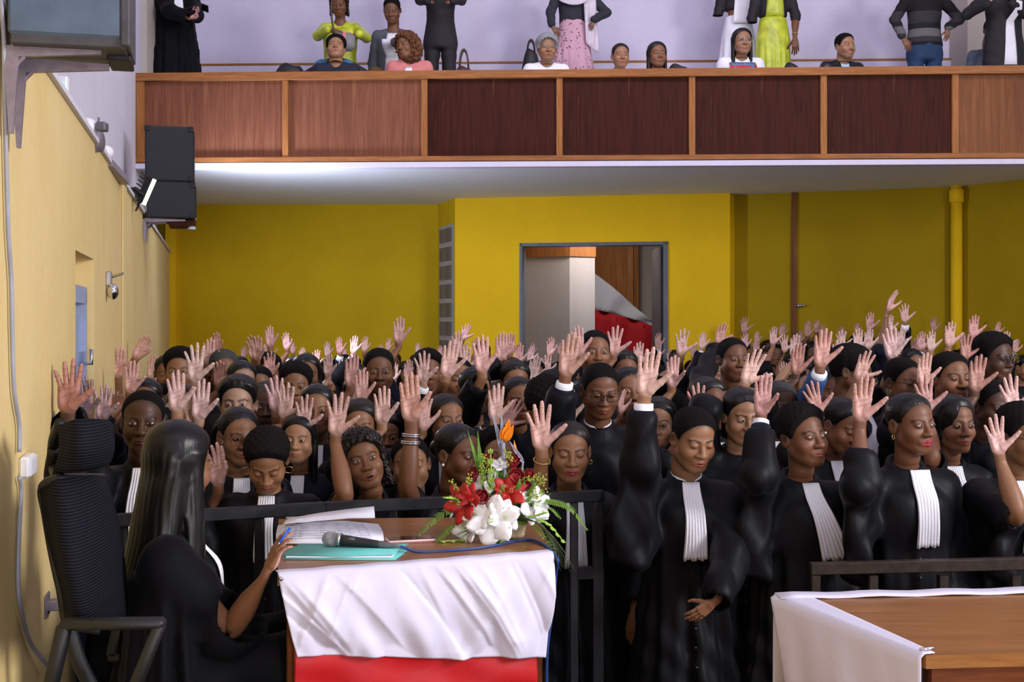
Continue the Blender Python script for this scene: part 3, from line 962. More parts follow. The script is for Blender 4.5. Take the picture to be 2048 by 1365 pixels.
def person(label, Y, head, k=1., yaw=0, pitch=0, roll=0, body=None, hair='crop', hmat='hair_crop', skin='brown', arms=(), tier=2, group=None,
           jabot=None, glasses=None, ear=None, eyes='open', gaze=(0, 0), gown='gown_satin', ph=None, shirt=False, neckdrop=.074, make_robe=True, pos=None, floor=0., garments=None,
           hscale=(1, 1, 1), **q):
    """head = pixel of the head centre; Y = depth. arms = list of dicts (tip px, wrist px, ...)"""
    hh, hd, hr = TIER[tier]
    q.setdefault('fem', 0); q['eyes'] = eyes
    if tier == 3 and eyes == 'open': q['painteye'] = 1
    q.setdefault('fade', 1. if hair in ('crop', 'buzz', 'thick') else .55)
    ph = rng.uniform(0, 6) if ph is None else ph
    by = yaw * .35 if body is None else body
    Hc = P(head[0], head[1], Y) if pos is None else np.array(pos, float)
    Rh = rotm(yaw, pitch, roll)
    K = k * np.array(hscale) * np.array([1.05, 1.03, 1.0])
    J = Hc + k * (Rh @ np.array([0, .026, -.10]))
    B = J + k * np.array([0, .018, -neckdrop])
    root = thing('person', label, 'person', (B[0], B[1], floor), math.radians(by), group)
    Rb = rotm(by).T
    base = np.array([B[0], B[1], floor])
    loc = lambda p: (np.asarray(p, float) - base) @ Rb.T
    Rl = Rb @ Rh
    hl = loc(Hc)
    sk = np.array(SKIN[skin]) if isinstance(skin, str) else np.array(skin)
    sk = sk * rng.uniform(.92, 1.08)
    pal = np.array(PALM[skin]) if isinstance(skin, str) else np.array(PALM['warm'])
    pal = pal * (1 + np.array([rng.uniform(-.06, .06), rng.uniform(-.06, .04), rng.uniform(-.06, .06)]))
    # --- body: head, neck and torso as one skin, then arms
    v, f, loop = head_mesh(q, hh)
    mb = MB()
    wv = (v * K) @ Rl.T + hl
    b0 = mb.add(wv, f, head_color(v, q, sk))
    lp = wv[loop]; c0 = lp.mean(0); Bz = B[2] - floor
    bl = np.array([0, 0, Bz])
    nr = .050 if q['fem'] else .058
    path = [c0, c0*.6 + bl*.4, c0*.2 + bl*.8 + (0, 0, .004*k), bl - (0, 0, .012*k), bl + (0, .008*k, -.045*k), bl + (0, .012*k, -.10*k), bl + (0, .005, -.26*k), bl + (0, .005, -.46*k), bl + (0, .005, -.62*k)]
    rad = [(nr*k, nr*k)] * 3 + [(.060*k, .056*k), (.085*k, .050*k), (.110*k, .062*k), (.110*k, .075*k), (.10*k, .07*k), (.11*k, .07*k)]
    sweep(mb, loop + b0, lp, np.array(path), rad, nrm(Rl[:, 0]), sk)
    AA = []
    for a in arms:
        a = dict(a); s = a.get('side', -1); a['side'] = s
        Ya = a.get('Y', Y - .06)
        tip = P(*a['tip'], Ya - a.get('fwd', 0)); wr = P(*a['wrist'], Ya)
        a['kh'] = np.linalg.norm(tip - wr) / .184 * a.get('ks', 1)
        R = hand_frame(tip, wr, a.get('yaw', 0), a.get('lean', 0), a.get('back', False))
        a['R'] = Rb @ R; a['W'] = loc(wr)
        a['S'] = np.array([s * .158 * k, .012 * k, Bz - .085 * k])
        hint = a.get('hint', (s * .75, -.25, -.8))
        W0 = a['W'] - a['R'][:, 2] * .042 * a['kh']
        a['E'] = solve_elbow(a['S'], W0, .285 * k, .235 * k, hint)
        cov = a.get('cover', .15)
        a['C'] = a['E'] + (W0 - a['E']) * cov if cov >= 0 else a['E'] + (a['S'] - a['E']) * (-cov)
        a.setdefault('pose', 'o')
        arm_body(mb, a, k, sk, pal, hd)
        a['W0'] = W0
        AA.append(a)
    mb.obj('body', MATS['skin'], root, True, True)
    # --- head children
    M = Matrix.Identity(4)
    M3 = Rl * K
    for i in range(3):
        for j in range(3): M[i][j] = M3[i][j]
        M[i][3] = hl[i]
    if hair:
        o = link('hair', hair_mesh(hair, q, {1: .0040, 2: .0055, 3: .0085}[tier], hmat), root); o.matrix_basis = M
    if eyes == 'open' and tier < 3:
        for s in (-1, 1):
            o = link('eye', eye_mesh(gaze[0] * .55, gaze[1], q.get('wide', 1.), s), root)
            o.matrix_basis = M @ Matrix.Translation((s * .031, -.0735, .0005))
    if glasses: add_glasses(root, M, glasses)
    if ear: add_earrings(root, M, ear)
    # --- gown
    hand_sides = [a['side'] for a in AA]
    sl = list(AA)
    for s in (-1, 1):
        if s not in hand_sides:
            sl.append(dict(side=s, S=np.array([s*.158*k, .012*k, Bz-.085*k]), E=np.array([s*.225*k, .02*k, Bz-.36*k]), C=np.array([s*.205*k, -.05*k, Bz-.58*k]), r1=.072, r2=.088))
    if make_robe:
        fn = robe_fn(Bz, k, sl, dict(ph=ph, wide=q.get('widebody', 0)))
        zt = max([Bz + .08] + [a['C'][2] + .12 for a in sl])
        x0 = min([-.34*k] + [min(a['C'][0], a['E'][0]) - .14 for a in sl]); x1 = max([.34*k] + [max(a['C'][0], a['E'][0]) + .14 for a in sl])
        y0 = min([-.26*k] + [min(a['C'][1], a['E'][1]) - .14 for a in sl]); y1 = max([.27*k] + [max(a['C'][1], a['E'][1]) + .14 for a in sl])
        vz, fz = nets(fn, (x0, y0, .02), (x1, y1, zt), hr)
        rb = MB(); rb.add(vz, fz); rb.obj('gown', MATS[gown], root)
        if jabot is not None: add_jabot(root, robe_fn(Bz, k, [], dict(ph=ph, wide=q.get('widebody', 0))), Bz, k, jabot, tier)
        if shirt: add_collar(root, Bz, k)
        if tier == 1: add_buttons(root, fn, Bz, k, jabot)
    if garments: garments(root, Bz, k, AA, hr)
    for a in AA: arm_extras(root, a, k)
    return root

def add_jabot(root, fn, Bz, k, j, tier):
    L = j.get('L', .28) * k; w0 = j.get('w0', .068) * k; w1 = j.get('w1', .098) * k; sw = j.get('swing', 0) * k; z0 = Bz + j.get('dz', -.012) * k
    nc, nrow = (41, 18) if tier == 1 else ((23, 10) if tier == 2 else (11, 6))
    u = np.linspace(-1, 1, nc)[None, :]; t = np.linspace(0, 1, nrow)[:, None]
    X = u * (w0 + (w1 - w0) * t**1.2) / 2 + sw * t**1.4 + j.get('dx', 0) * k
    Z = z0 - L * t + 0 * u
    Yf = front_y(fn, X, Z) - .010 * k
    Yf[0] += .006
    top = front_y(fn, X*0 + j.get('dx', 0)*k, Z)
    Yf = np.minimum(Yf, top - .004)
    Yf = Yf.copy()
    for _ in range(2): Yf[1:-1] = (Yf[:-2] + Yf[1:-1]*2 + Yf[2:]) / 4
    pl = 7 if tier < 3 else 4
    Yf = Yf - .0042 * k * np.cos(u * PI * pl + .6*np.sin(t*3)) * (.25 + .75 * t**.6) - .008 * t
    Z = Z + .004 * np.sin(u * 9) * (t > .97)
    mb = MB(); sheet(mb, np.stack([X, Yf, Z], -1), .0022)
    mb.obj('jabot', MATS['linen_white'], root)

def add_collar(root, Bz, k):
    mb = MB()
    for s in (-1, 1):
        p = []
        for t in np.linspace(0, 1, 7):
            a = math.radians(-90 + s * (8 + 95 * t))
            r = .061 * k
            p.append([(r * math.cos(a), r * math.sin(a) + .002, Bz - .030*k + .035*k*t + dz) for dz in (0, .020*k)])
        for q in p: pass
        p[0] = [(s*.006*k, -.074*k, Bz - .062*k), (s*.012*k, -.066*k, Bz - .016*k)]
        sheet(mb, np.array(p), .003)
    mb.obj('shirt_collar', MATS['linen_white'], root)

def add_buttons(root, fn, Bz, k, jabot):
    z = Bz - .36 * k; n = 0
    while z > .55 and n < 9:
        y = float(front_y(fn, np.array([0.]), np.array([z]))[0])
        mb = MB(); R = np.array([[1, 0, 0], [0, 0, 1], [0, -1, 0]])
        lathe(mb, [(.0005, .0), (.006, .0), (.0068, .002), (.005, .0045), (.0005, .005)], 12, (0, y + .001, z), 0, np.array([[1,0,0],[0,0,-1],[0,1,0]]))
        mb.obj('button', MATS['plastic_black'], root)
        z -= .075 * k; n += 1

def torus_pts(cx, y, cz, rx, rz, n=24, p=2.0):
    t = np.linspace(0, 2*PI, n + 1)
    c, s = np.cos(t), np.sin(t)
    return np.stack([cx + rx*np.sign(c)*np.abs(c)**(2/p), np.full_like(t, y), cz + rz*np.sign(s)*np.abs(s)**(2/p)], -1)

_gm = {}
def add_glasses(root, M, spec):
    kind, mat = spec
    key = (kind, mat)
    if key not in _gm:
        rx, rz, p, r = {'round': (.0245, .0235, 2.0, .0011), 'square': (.0265, .0190, 3.4, .0018), 'cat': (.0275, .0200, 2.8, .0026), 'top': (.0265, .0190, 3.0, .0014)}[kind]
        mb = MB(); ml = MB()
        for s in (-1, 1):
            tube(mb, torus_pts(s * .0325, -.1035, -.003, rx, rz, 24, p), r, 6)
            tube(mb, [(s*(.0325+rx), -.1025, .002), (s*.068, -.092, .004), (s*.0765, -.04, .002), (s*.0785, .012, -.001)], r, 6)
            c = torus_pts(s * .0325, -.1035, -.003, rx, rz, 24, p)[:-1]
            sheet(ml, np.stack([c, c*.0 + np.array([s*.0325, -.1040, -.003])], 0).transpose(1, 0, 2), .0006)
        tube(mb, [(-.0075, -.1035, .002), (0, -.1065, .005), (.0075, -.1035, .002)], r, 6)
        _gm[key] = (mb.mesh('glasses', MATS[mat]), ml.mesh('lens', MATS['spectacle_glass']))
    a, b = _gm[key]
    o = link('glasses', a, root); o.matrix_basis = M if kind != 'top' else M @ Matrix.Translation((0, .045, .098)) @ Matrix.Rotation(.5, 4, 'X')
    l = link('lens', b, o)

_rm = {}
def add_earrings(root, M, kind):
    if kind not in _rm:
        mb = MB()
        if kind == 'hoop': tube(mb, torus_pts(0, 0, -.020, .018, .018, 20), .0012, 6)
        elif kind == 'stud': ellip(mb, (0, 0, 0), (.006,)*3, 10, 7)
        elif kind == 'small': tube(mb, torus_pts(0, 0, -.009, .006, .009, 14), .0020, 6)
        elif kind == 'bar':
            tube(mb, [(0, 0, 0), (0, 0, -.03)], .0012, 6); tube(mb, [(0, 0, -.03), (0, 0, -.085)], .0026, 8)
        _rm[kind] = mb.mesh('earring', MATS['gold' if kind != 'stud' else 'pearl'])
    for s in (-1, 1):
        o = link('earring', _rm[kind], root); o.matrix_basis = M @ Matrix.Translation((s * .084, .006, -.040))

def arm_extras(root, a, k):
    """cuffs, inner sleeves, bracelets, watches, rings worn on an arm"""
    ax = nrm(a['E'] - a['W0']); kh = a['kh']
    L = np.linalg.norm(a['E'] - a['W0'])
    W = a['W0']
    for e in a.get('wear', ()):
        mb = MB()
        if e == 'cuff':
            pts = [W - ax*.005, W + ax*.022, W + ax*.06]; tube(mb, pts, [.037*kh, .038*kh, .042*kh], 20, x0=a['R'][:, 0], flat=.85)
            mb.obj('shirt_cuff', MATS['linen_white'], root)
        elif e in ('sleeve', 'bluesleeve', 'greysleeve'):
            pts = [W + ax*.022, W + ax*.07, W + ax*L*.6, a['E']*.98 + a['S']*.02, a['E']*.6 + a['S']*.4]
            tube(mb, pts, [.045*kh, .049*kh, .056*k, .062*k, .064*k], 20, x0=a['R'][:, 0])
            mb.obj('jacket_sleeve', MATS[{'sleeve': 'gown_navy', 'bluesleeve': 'cloth_blue', 'greysleeve': 'cloth_paleblue'}[e]], root)
        elif e in ('bracelet', 'silver'):
            for t in ((.02, .05) if e == 'silver' else (.012,)):
                c = W + ax * t; T, X, Yv = frames([c, c + ax*.01], a['R'][:, 0])
                th = np.linspace(0, 2*PI, 25)
                r = (.031 + .08 * t) * kh
                pts = c + np.outer(np.cos(th)*r, X[0]) + np.outer(np.sin(th)*r*.85, Yv[0])
                tube(mb, pts, .0026 if e == 'bracelet' else .0035, 6)
                if e == 'silver': tube(mb, pts + ax*.008, .0035, 6)
            mb.obj('bracelet', MATS['gold' if e == 'bracelet' else 'steel'], root)
        elif e in ('watch', 'goldwatch'):
            c = W + ax * .02; T, X, Yv = frames([c - ax*.009, c, c + ax*.009], a['R'][:, 0])
            tube(mb, [c - ax*.011, c - ax*.009, c + ax*.009, c + ax*.011], np.array([.030, .0335, .0335, .030])*kh, 24, x0=a['R'][:, 0], flat=.82)
            mb.obj('watch', MATS['gold' if e == 'goldwatch' else 'steel'], root)
        elif e.startswith('ring'):
            fing, th = hand_bones(POSES[a['pose']]); i = int(e[4:] or 2)
            ch = fing[i]; d = nrm(ch[1] - ch[0]); c = ch[0] + d * .012
            u = nrm(np.cross(d, (0, 1, 0))); w = np.cross(d, u)
            t = np.linspace(0, 2*PI, 17)
            pts = c + .0100 * (np.outer(np.cos(t), u) + np.outer(np.sin(t), w))
            if a['side'] > 0: pts[:, 0] *= -1
            tube(mb, pts @ (a['R']*kh).T + a['W'], .0016*kh, 6)
            mb.obj('ring', MATS['chrome' if i % 2 else 'gold'], root)
# ------------------------------------------------------------------ the hall
def PX(px, Y): return (px - 1024.0) / F * Y
def ZY(py, Y): return CZ - (py - HY) / F * Y
WX0, WK = -.607, -.2458                 # left wall: X = WX0 + WK * Y
WN = nrm([1, -WK, 0]); WT = nrm([WK, 1, 0])   # towards the room, along the wall
def wl(Y, off=0, z=0):                  # a point on the left wall, off metres out into the room
    return np.array([WX0 + WK * Y, Y, z]) + WN * off
def lwx(px, off=0):                     # depth at which the left wall is seen in column px
    return F * (WX0 + off / WN[0]) / (px - 1024.0 - F * WK)

def prism(mb, foot, z0, z1, m=0):
    foot = np.asarray(foot, float)[:, :2]; n = len(foot)
    a = sum(foot[i][0]*foot[(i+1) % n][1] - foot[(i+1) % n][0]*foot[i][1] for i in range(n))
    if a < 0: foot = foot[::-1]
    v = [(x, y, z0) for x, y in foot] + [(x, y, z1) for x, y in foot]
    f = [tuple(range(n - 1, -1, -1)), tuple(range(n, 2*n))] + [(i, (i+1) % n, (i+1) % n + n, i + n) for i in range(n)]
    mb.add(v, f, None, m)
def slab(mb, a, b, th, z0, z1, m=0):
    """vertical slab whose visible face runs a -> b (left to right), thickness going away"""
    a = np.array(a[:2], float); b = np.array(b[:2], float); d = nrm(b - a); n = np.array([-d[1], d[0]])
    prism(mb, [a, b, b + n*th, a + n*th], z0, z1, m)
def struct(name, mb, mat, label=None):
    o = mb.obj(name, mat, None, False); o['kind'] = 'structure'
    if label: o['label'] = label
    return o
SOF = 3.60
ZTOP = 2.97
def build_hall():
    mb = MB(); prism(mb, [(-6, -3), (10, -3), (10, 20), (-6, 20)], -.1, 0); struct('floor', mb, MATS['parquet'])
    mb = MB(); prism(mb, [(-.2, -3), (9, -3), (9, 4.30), (1.0, 4.45), (.5, 4.55), (-1.62, 4.12)], .002, DZ); struct('floor_platform', mb, MATS['parquet'])
    mb = MB(); prism(mb, [(-6, -3), (10, -3), (10, 15), (-6, 15)], 7.6, 7.7); struct('ceiling', mb, MATS['plaster_white'])
    # left wall with the door recess
    mb = MB()
    def lw(y0, y1, z0, z1, off=0, th=.3): prism(mb, [wl(y0, off), wl(y1, off), wl(y1, off - th), wl(y0, off - th)], z0, z1)
    y0, y1 = lwx(151), lwx(188)
    lw(-2.5, y0, 0, ZTOP); lw(y1, 15.7, 0, ZTOP); lw(y0, y1, 2.38, ZTOP); lw(y0 - .01, y1 + .01, 0, 2.4, -.10, .2)
    lw(lwx(250), lwx(243), 0, ZTOP, .012, .01)
    struct('wall_left', mb, MATS['plaster_ochre'])
    mb = MB(); prism(mb, [wl(-2.5, -.16), wl(15.7, -.16), wl(15.7, -.4), wl(-2.5, -.4)], ZTOP, 7.6); struct('wall_left_upper', mb, MATS['plaster_white'])
    mb = MB(); prism(mb, [wl(-2.5, .02), wl(15.6, .02), wl(15.6, -.02), wl(-2.5, -.02)], ZTOP - .012, ZTOP + .012); struct('trim_1', mb, MATS['plaster_white'])
    # back walls below the balcony
    cor = wl(15.55)
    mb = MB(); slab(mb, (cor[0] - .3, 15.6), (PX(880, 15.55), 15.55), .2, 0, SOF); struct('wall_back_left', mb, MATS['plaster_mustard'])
    mb = MB(); x = PX(346, 15.45); prism(mb, [(x-.075, 15.36), (x+.06, 15.36), (x+.06, 15.6), (x-.075, 15.6)], 0, SOF); struct('trim_2', mb, MATS['plaster_yellow'])
    A = np.array([PX(910, 14.8), 14.8]); B = np.array([PX(1460, 14.2), 14.2])
    def on(px):            # where the central wall is seen in column px
        k = (px - 1024) / F; d = B - A; t = (k * A[1] - A[0]) / (d[0] - k * d[1]); return A + d * t
    D0, D1 = on(1040), on(1336); zd = ZY(485, on(1188)[1])
    mb = MB()
    slab(mb, A, D0, .22, 0, SOF); slab(mb, D1, B, .22, 0, SOF); slab(mb, D0, D1, .22, zd, SOF)
    slab(mb, B, (PX(1475, 14.7), 14.6), .1, 0, SOF)
    struct('wall_back_center', mb, MATS['plaster_yellow'])
    S0 = np.array([PX(874, 15.6), 15.6])
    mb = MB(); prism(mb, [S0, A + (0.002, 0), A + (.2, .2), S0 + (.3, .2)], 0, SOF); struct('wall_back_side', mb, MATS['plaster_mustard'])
    # glass-brick strip in that side wall
    d = A - S0; dn = nrm(d); nn = np.array([dn[1], -dn[0]]); nn = nn if nn[1] < 0 else -nn
    p0 = S0 + d * .16; p1 = S0 + d * .93
    mb = MB(); prism(mb, [p0 + nn*.004, p1 + nn*.004, p1 - nn*.05, p0 - nn*.05], .55, ZY(447, 14.85)); w = struct('window_1', mb, MATS['plaster_grey'])
    mb = MB(); zt = ZY(449, 14.85); n = 9
    for i in range(n):
        z1 = zt - .03 - i * .235; z0 = z1 - .175
        q0 = p0 + (p1 - p0) * .05; q1 = p1 - (p1 - p0) * .05
        for k in range(6):
            a = q0 + (q1 - q0) * (k / 6 + .012); b = q0 + (q1 - q0) * ((k + 1) / 6 - .012)
            prism(mb, [a + nn*.018, b + nn*.018, b - nn*.01, a - nn*.01], z0, z1)
    mb.obj('pane', MATS['glass_brick'], w, False)
    # right-hand recess, pipe and side wall
    R0 = (PX(1456, 14.42), 14.42); R1 = (PX(1925, 13.5), 13.5)
    mb = MB(); slab(mb, R0, R1, .2, 0, SOF); struct('wall_back_right', mb, MATS['plaster_yellow_dim'])
    def onr(px):
        k = (px - 1024) / F; a = np.array(R0); dd = np.array(R1) - a; t = (k * a[1] - a[0]) / (dd[0] - k * dd[1]); return a + dd * t
    mb = MB(); c = onr(1588); slab(mb, c + (-.03, -.035), c + (.025, -.037), .04, 0, SOF); struct('trim_3', mb, MATS['veneer_amber'])
    mb = MB(); slab(mb, (PX(1920, 13.5), 13.5), (PX(2330, 11.6), 11.6), .2, 0, SOF); struct('wall_right', mb, MATS['plaster_yellow_dim'])
    c = onr(1907)
    t = thing('drain_pipe', 'yellow painted vertical drain pipe in the right rear corner of the hall', 'pipe', (c[0], c[1] - .09, 0))
    mb = MB(); lathe(mb, [(.062, 0), (.062, SOF)], 20); mb.obj('pipe', MATS['plaster_yellow'], t)
    mb = MB(); lathe(mb, [(.063, SOF-.19), (.078, SOF-.18), (.078, SOF-.05), (.063, SOF-.04)], 20); mb.obj('collar', MATS['plaster_yellow'], t)
    c = onr(1602); z = ZY(612, c[1])
    t = thing('door_latch', 'small metal latch on the yellow wall beside the brown door edge', 'latch', (c[0], c[1] - .03, z))
    mb = MB(); add_bbox(mb, (-.05, -.012, -.02), (-.01, .02, .02), .004); mb.obj('plate', MATS['steel'], t)
    mb = MB(); tube(mb, [(-.03, -.02, 0), (.02, -.035, .004), (.05, -.03, .01)], .010, 8); mb.obj('lever', MATS['steel'], t)
    # doorway: frame, open leaf and what is seen through it
    mb = MB(); u = nrm(D1 - D0); n2 = np.array([-u[1], u[0]])
    def fr(s0, s1, z0, z1, y0, y1):
        a = D0 + u * s0; b = D0 + u * s1
        prism(mb, [a + n2*y0, b + n2*y0, b + n2*y1, a + n2*y1], z0, z1)
    W = np.linalg.norm(D1 - D0)
    fr(0, .03, 0, zd, -.02, .23); fr(W - .055, W, 0, zd, -.02, .23); fr(0, W, zd - .04, zd, -.02, .23)
    dr = struct('door_1', mb, MATS['door_frame_grey'])
    mb = MB(); a = D1 - u * .06 + n2 * .2; b = D1 - u * .215 + n2 * .95
    dd = nrm(b - a); nn2 = np.array([-dd[1], dd[0]])
    prism(mb, [a, b, b + nn2*.04, a + nn2*.04], .02, zd - .05); mb.obj('leaf', MATS['door_leaf_dark'], dr, False)
    mb = MB(); slab(mb, (-4, 18.4), (5, 18.0), .1, 0, 4.2); struct('wall_foyer', mb, MATS['plaster_beige'])
    mb = MB(); slab(mb, (PX(1187, 17.6), 17.6), (PX(1277, 17.5), 17.5), .06, 0, 4.2)
    struct('door_2', mb, MATS['door_wood'])
    mb = MB(); slab(mb, (PX(1256, 17.35), 17.35), (PX(1266, 17.35), 17.34), .1, 0, 4.2); struct('trim_4', mb, MATS['frame_wood'])
    mb = MB(); p = [(PX(1046, 15.7), 15.75), (PX(1139, 15.5), 15.45), (PX(1190, 15.6), 15.62), (PX(1190, 15.6), 16.3), (PX(1046, 15.7), 16.3)]
    prism(mb, p, 0, 2.92); struct('wall_foyer_column', mb, MATS['plaster_grey'])
    mb = MB(); p = [(PX(1044, 15.7), 15.72), (PX(1139, 15.5), 15.42), (PX(1192, 15.6), 15.60), (PX(1192, 15.6), 16.3), (PX(1044, 15.7), 16.3)]
    prism(mb, p, 2.92, 4.2); struct('trim_5', mb, MATS['frame_wood'])
    mb = MB(); prism(mb, [(-4, 14.9), (5, 14.9), (5, 18.5), (-4, 18.5)], 4.2, 4.25); struct('ceiling_foyer', mb, MATS['plaster_beige'])
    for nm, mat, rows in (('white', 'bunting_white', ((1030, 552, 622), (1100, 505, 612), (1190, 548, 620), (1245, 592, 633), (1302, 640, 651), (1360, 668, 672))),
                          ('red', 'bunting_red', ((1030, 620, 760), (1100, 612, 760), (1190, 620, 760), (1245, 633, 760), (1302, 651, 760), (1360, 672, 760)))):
        G = []
        Yb = 16.7
        pts = spline([(PX(a, Yb), ZY(b, Yb), ZY(c, Yb)) for a, b, c in rows], 6)
        for r in np.linspace(0, 1, 8):
            G.append([(x, Yb + .05*math.sin(x*16 + r*3) + (.0 if nm == 'white' else -.01), z1 + (z0 - z1)*r) for x, z1, z0 in pts])
        mb = MB(); sheet(mb, np.array(G), .006)
        tag(mb.obj('hanging_bunting', MATS[mat]), ('white' if nm == 'white' else 'red') + ' band of cloth hung across the foyer beyond the doorway', 'bunting')
    # ---- balcony
    YL, YR = 11.40, 11.05
    def yb(px): return YL + (YR - YL) * (px - 275) / 1825.
    def pp(px, z, off=0): y = yb(px) + off; return (PX(px, yb(px)), y, z)
    L = np.array(pp(270, 0)); R = np.array(pp(2180, 0)); ud = nrm(R - L); back = np.array([-ud[1], ud[0], 0])
    mb = MB(); prism(mb, [L - ud*.6 + back*.09, R + back*.09, (6.8, 11.6, 0), (6.8, 16.5, 0), (-5.2, 16.5, 0)], SOF, SOF + .12); struct('ceiling_balcony', mb, MATS['soffit_grey'])
    zt = ZY(148, YL); zb = ZY(326, YL)
    mb = MB(); beam(mb, L + (0, 0, zb - .035) + back*.02, R + (0, 0, zb - .035) + back*.02, .10, .05); struct('trim_6', mb, MATS['plaster_lilac'])
    t = thing('balcony_front', 'balcony front of dark wood veneer panels in an orange wood frame', 'balcony', L)
    li = lambda p: np.asarray(p, float) - L
    cols = [275, 571, 849, 1119, 1384, 1647, 1910, 2180]
    pm = ['veneer_brown', 'veneer_brown', 'veneer_dark', 'veneer_dark', 'veneer_dark', 'veneer_dark', 'veneer_amber']
    for i in range(7):
        mb = MB(); a = np.array(pp(cols[i], 0)); b = np.array(pp(cols[i+1], 0))
        w = np.linalg.norm(b - a)
        v = []
        R3 = np.stack([ud, back, [0, 0, 1]], 1)
        add_bbox(mb, (0, 0.012, zb + .04), (w, .04, zt - .04), .002)
        o = mb.obj('panel', MATS[pm[i]], t, False); o.location = li(a) + (0, 0, 0); o.rotation_euler = (0, 0, math.atan2(ud[1], ud[0]))
    for i, c in enumerate(cols[:-1]):
        mb = MB(); a = li(pp(c, 0)); wd = .058 if i else .075
        a = a + ud * (.03 if i == 0 else 0)
        beam(mb, a + (0, 0, zb + .02), a + (0, 0, zt - .03), wd, .036, up=(0, -1, 0)); mb.obj('upright', MATS['frame_wood'], t, False)
    mb = MB(); beam(mb, li(pp(268, zt - .035)), li(pp(2180, zt - .035)), .075, .075); mb.obj('handrail', MATS['frame_wood_x'], t, False)
    mb = MB(); beam(mb, li(pp(268, zb + .022)), li(pp(2180, zb + .022)), .05, .048); mb.obj('base_rail', MATS['frame_wood_x'], t, False)
    # upper hall behind the balcony
    mb = MB(); slab(mb, (-5.2, 14.05), (PX(1918, 13.7), 13.7), .2, SOF + .06, 7.6); struct('wall_balcony', mb, MATS['plaster_lilac'])
    mb = MB(); a = np.array([-5.0, 14.04]); b = np.array([PX(1918, 13.69), 13.69]); z0 = ZY(131, 14.0)
    slab(mb, a + (0, -.03), b + (0, -.03), .03, z0 - .012, z0 + .012); struct('trim_7', mb, MATS['frame_wood'])
    mb = MB(); slab(mb, a + (0, -.022), b + (0, -.022), .02, SOF + .06, z0 - .012); struct('baseboard_balcony', mb, MATS['plaster_lilac'])
    mb = MB(); prism(mb, [(PX(1912, 13.5), 13.7), (PX(1935, 13.35), 13.35), (PX(2300, 12.6), 12.6), (PX(2300, 12.6), 14)], SOF + .06, 7.6); struct('wall_balcony_right', mb, MATS['plaster_beige'])
    mb = MB(); prism(mb, [(-5.0, 11.55), (6.6, 11.15), (6.6, 14), (-5, 14)], SOF + .12, 4.10); struct('floor_balcony_tier', mb, MATS['plaster_lilac'])
    y = 12.2; mb = MB(); prism(mb, [(PX(270, y), y), (PX(294, y), y), (PX(294, y), y + .5), (PX(270, y), y + .5)], SOF + .06, 7.6); struct('wall_balcony_pier', mb, MATS['plaster_beige'])
    # blue door in the recess
    y0, y1 = lwx(153), lwx(187)
    t = MB(); 
    for (a, b, z0, z1) in ((y0, y0 + .06, 0, 2.22), (y1 - .06, y1, 0, 2.22), (y0, y1, 2.16, 2.24)):
        prism(t, [wl(a, -.10), wl(b, -.10), wl(b, -.03), wl(a, -.03)], z0, z1)
    dr = struct('door_3', t, MATS['door_blue'])
    t = MB(); prism(t, [wl(y0 + .05, -.10), wl(y1 - .05, -.10), wl(y1 - .05, -.06), wl(y0 + .05, -.06)], .01, 2.10); t.obj('leaf', MATS['door_blue'], dr, False)
    t = MB(); c = wl(y1 - .10, -.05, 1.87); tube(t, [c, c + WN*.05, c + WN*.05 + (0, 0, .07)], .009, 8); t.obj('handle', MATS['steel'], dr)
# ------------------------------------------------------------------ furniture and things in front
DT = CZ - .74           # desk top height
def on_desk(px, py, dz=0.):
    Y = (.74 - dz) * F / (py - HY); return np.array([PX(px, Y), Y, DT + dz])

def quad_slab(mb, c, z0, z1, m=0): prism(mb, c, z0, z1, m)

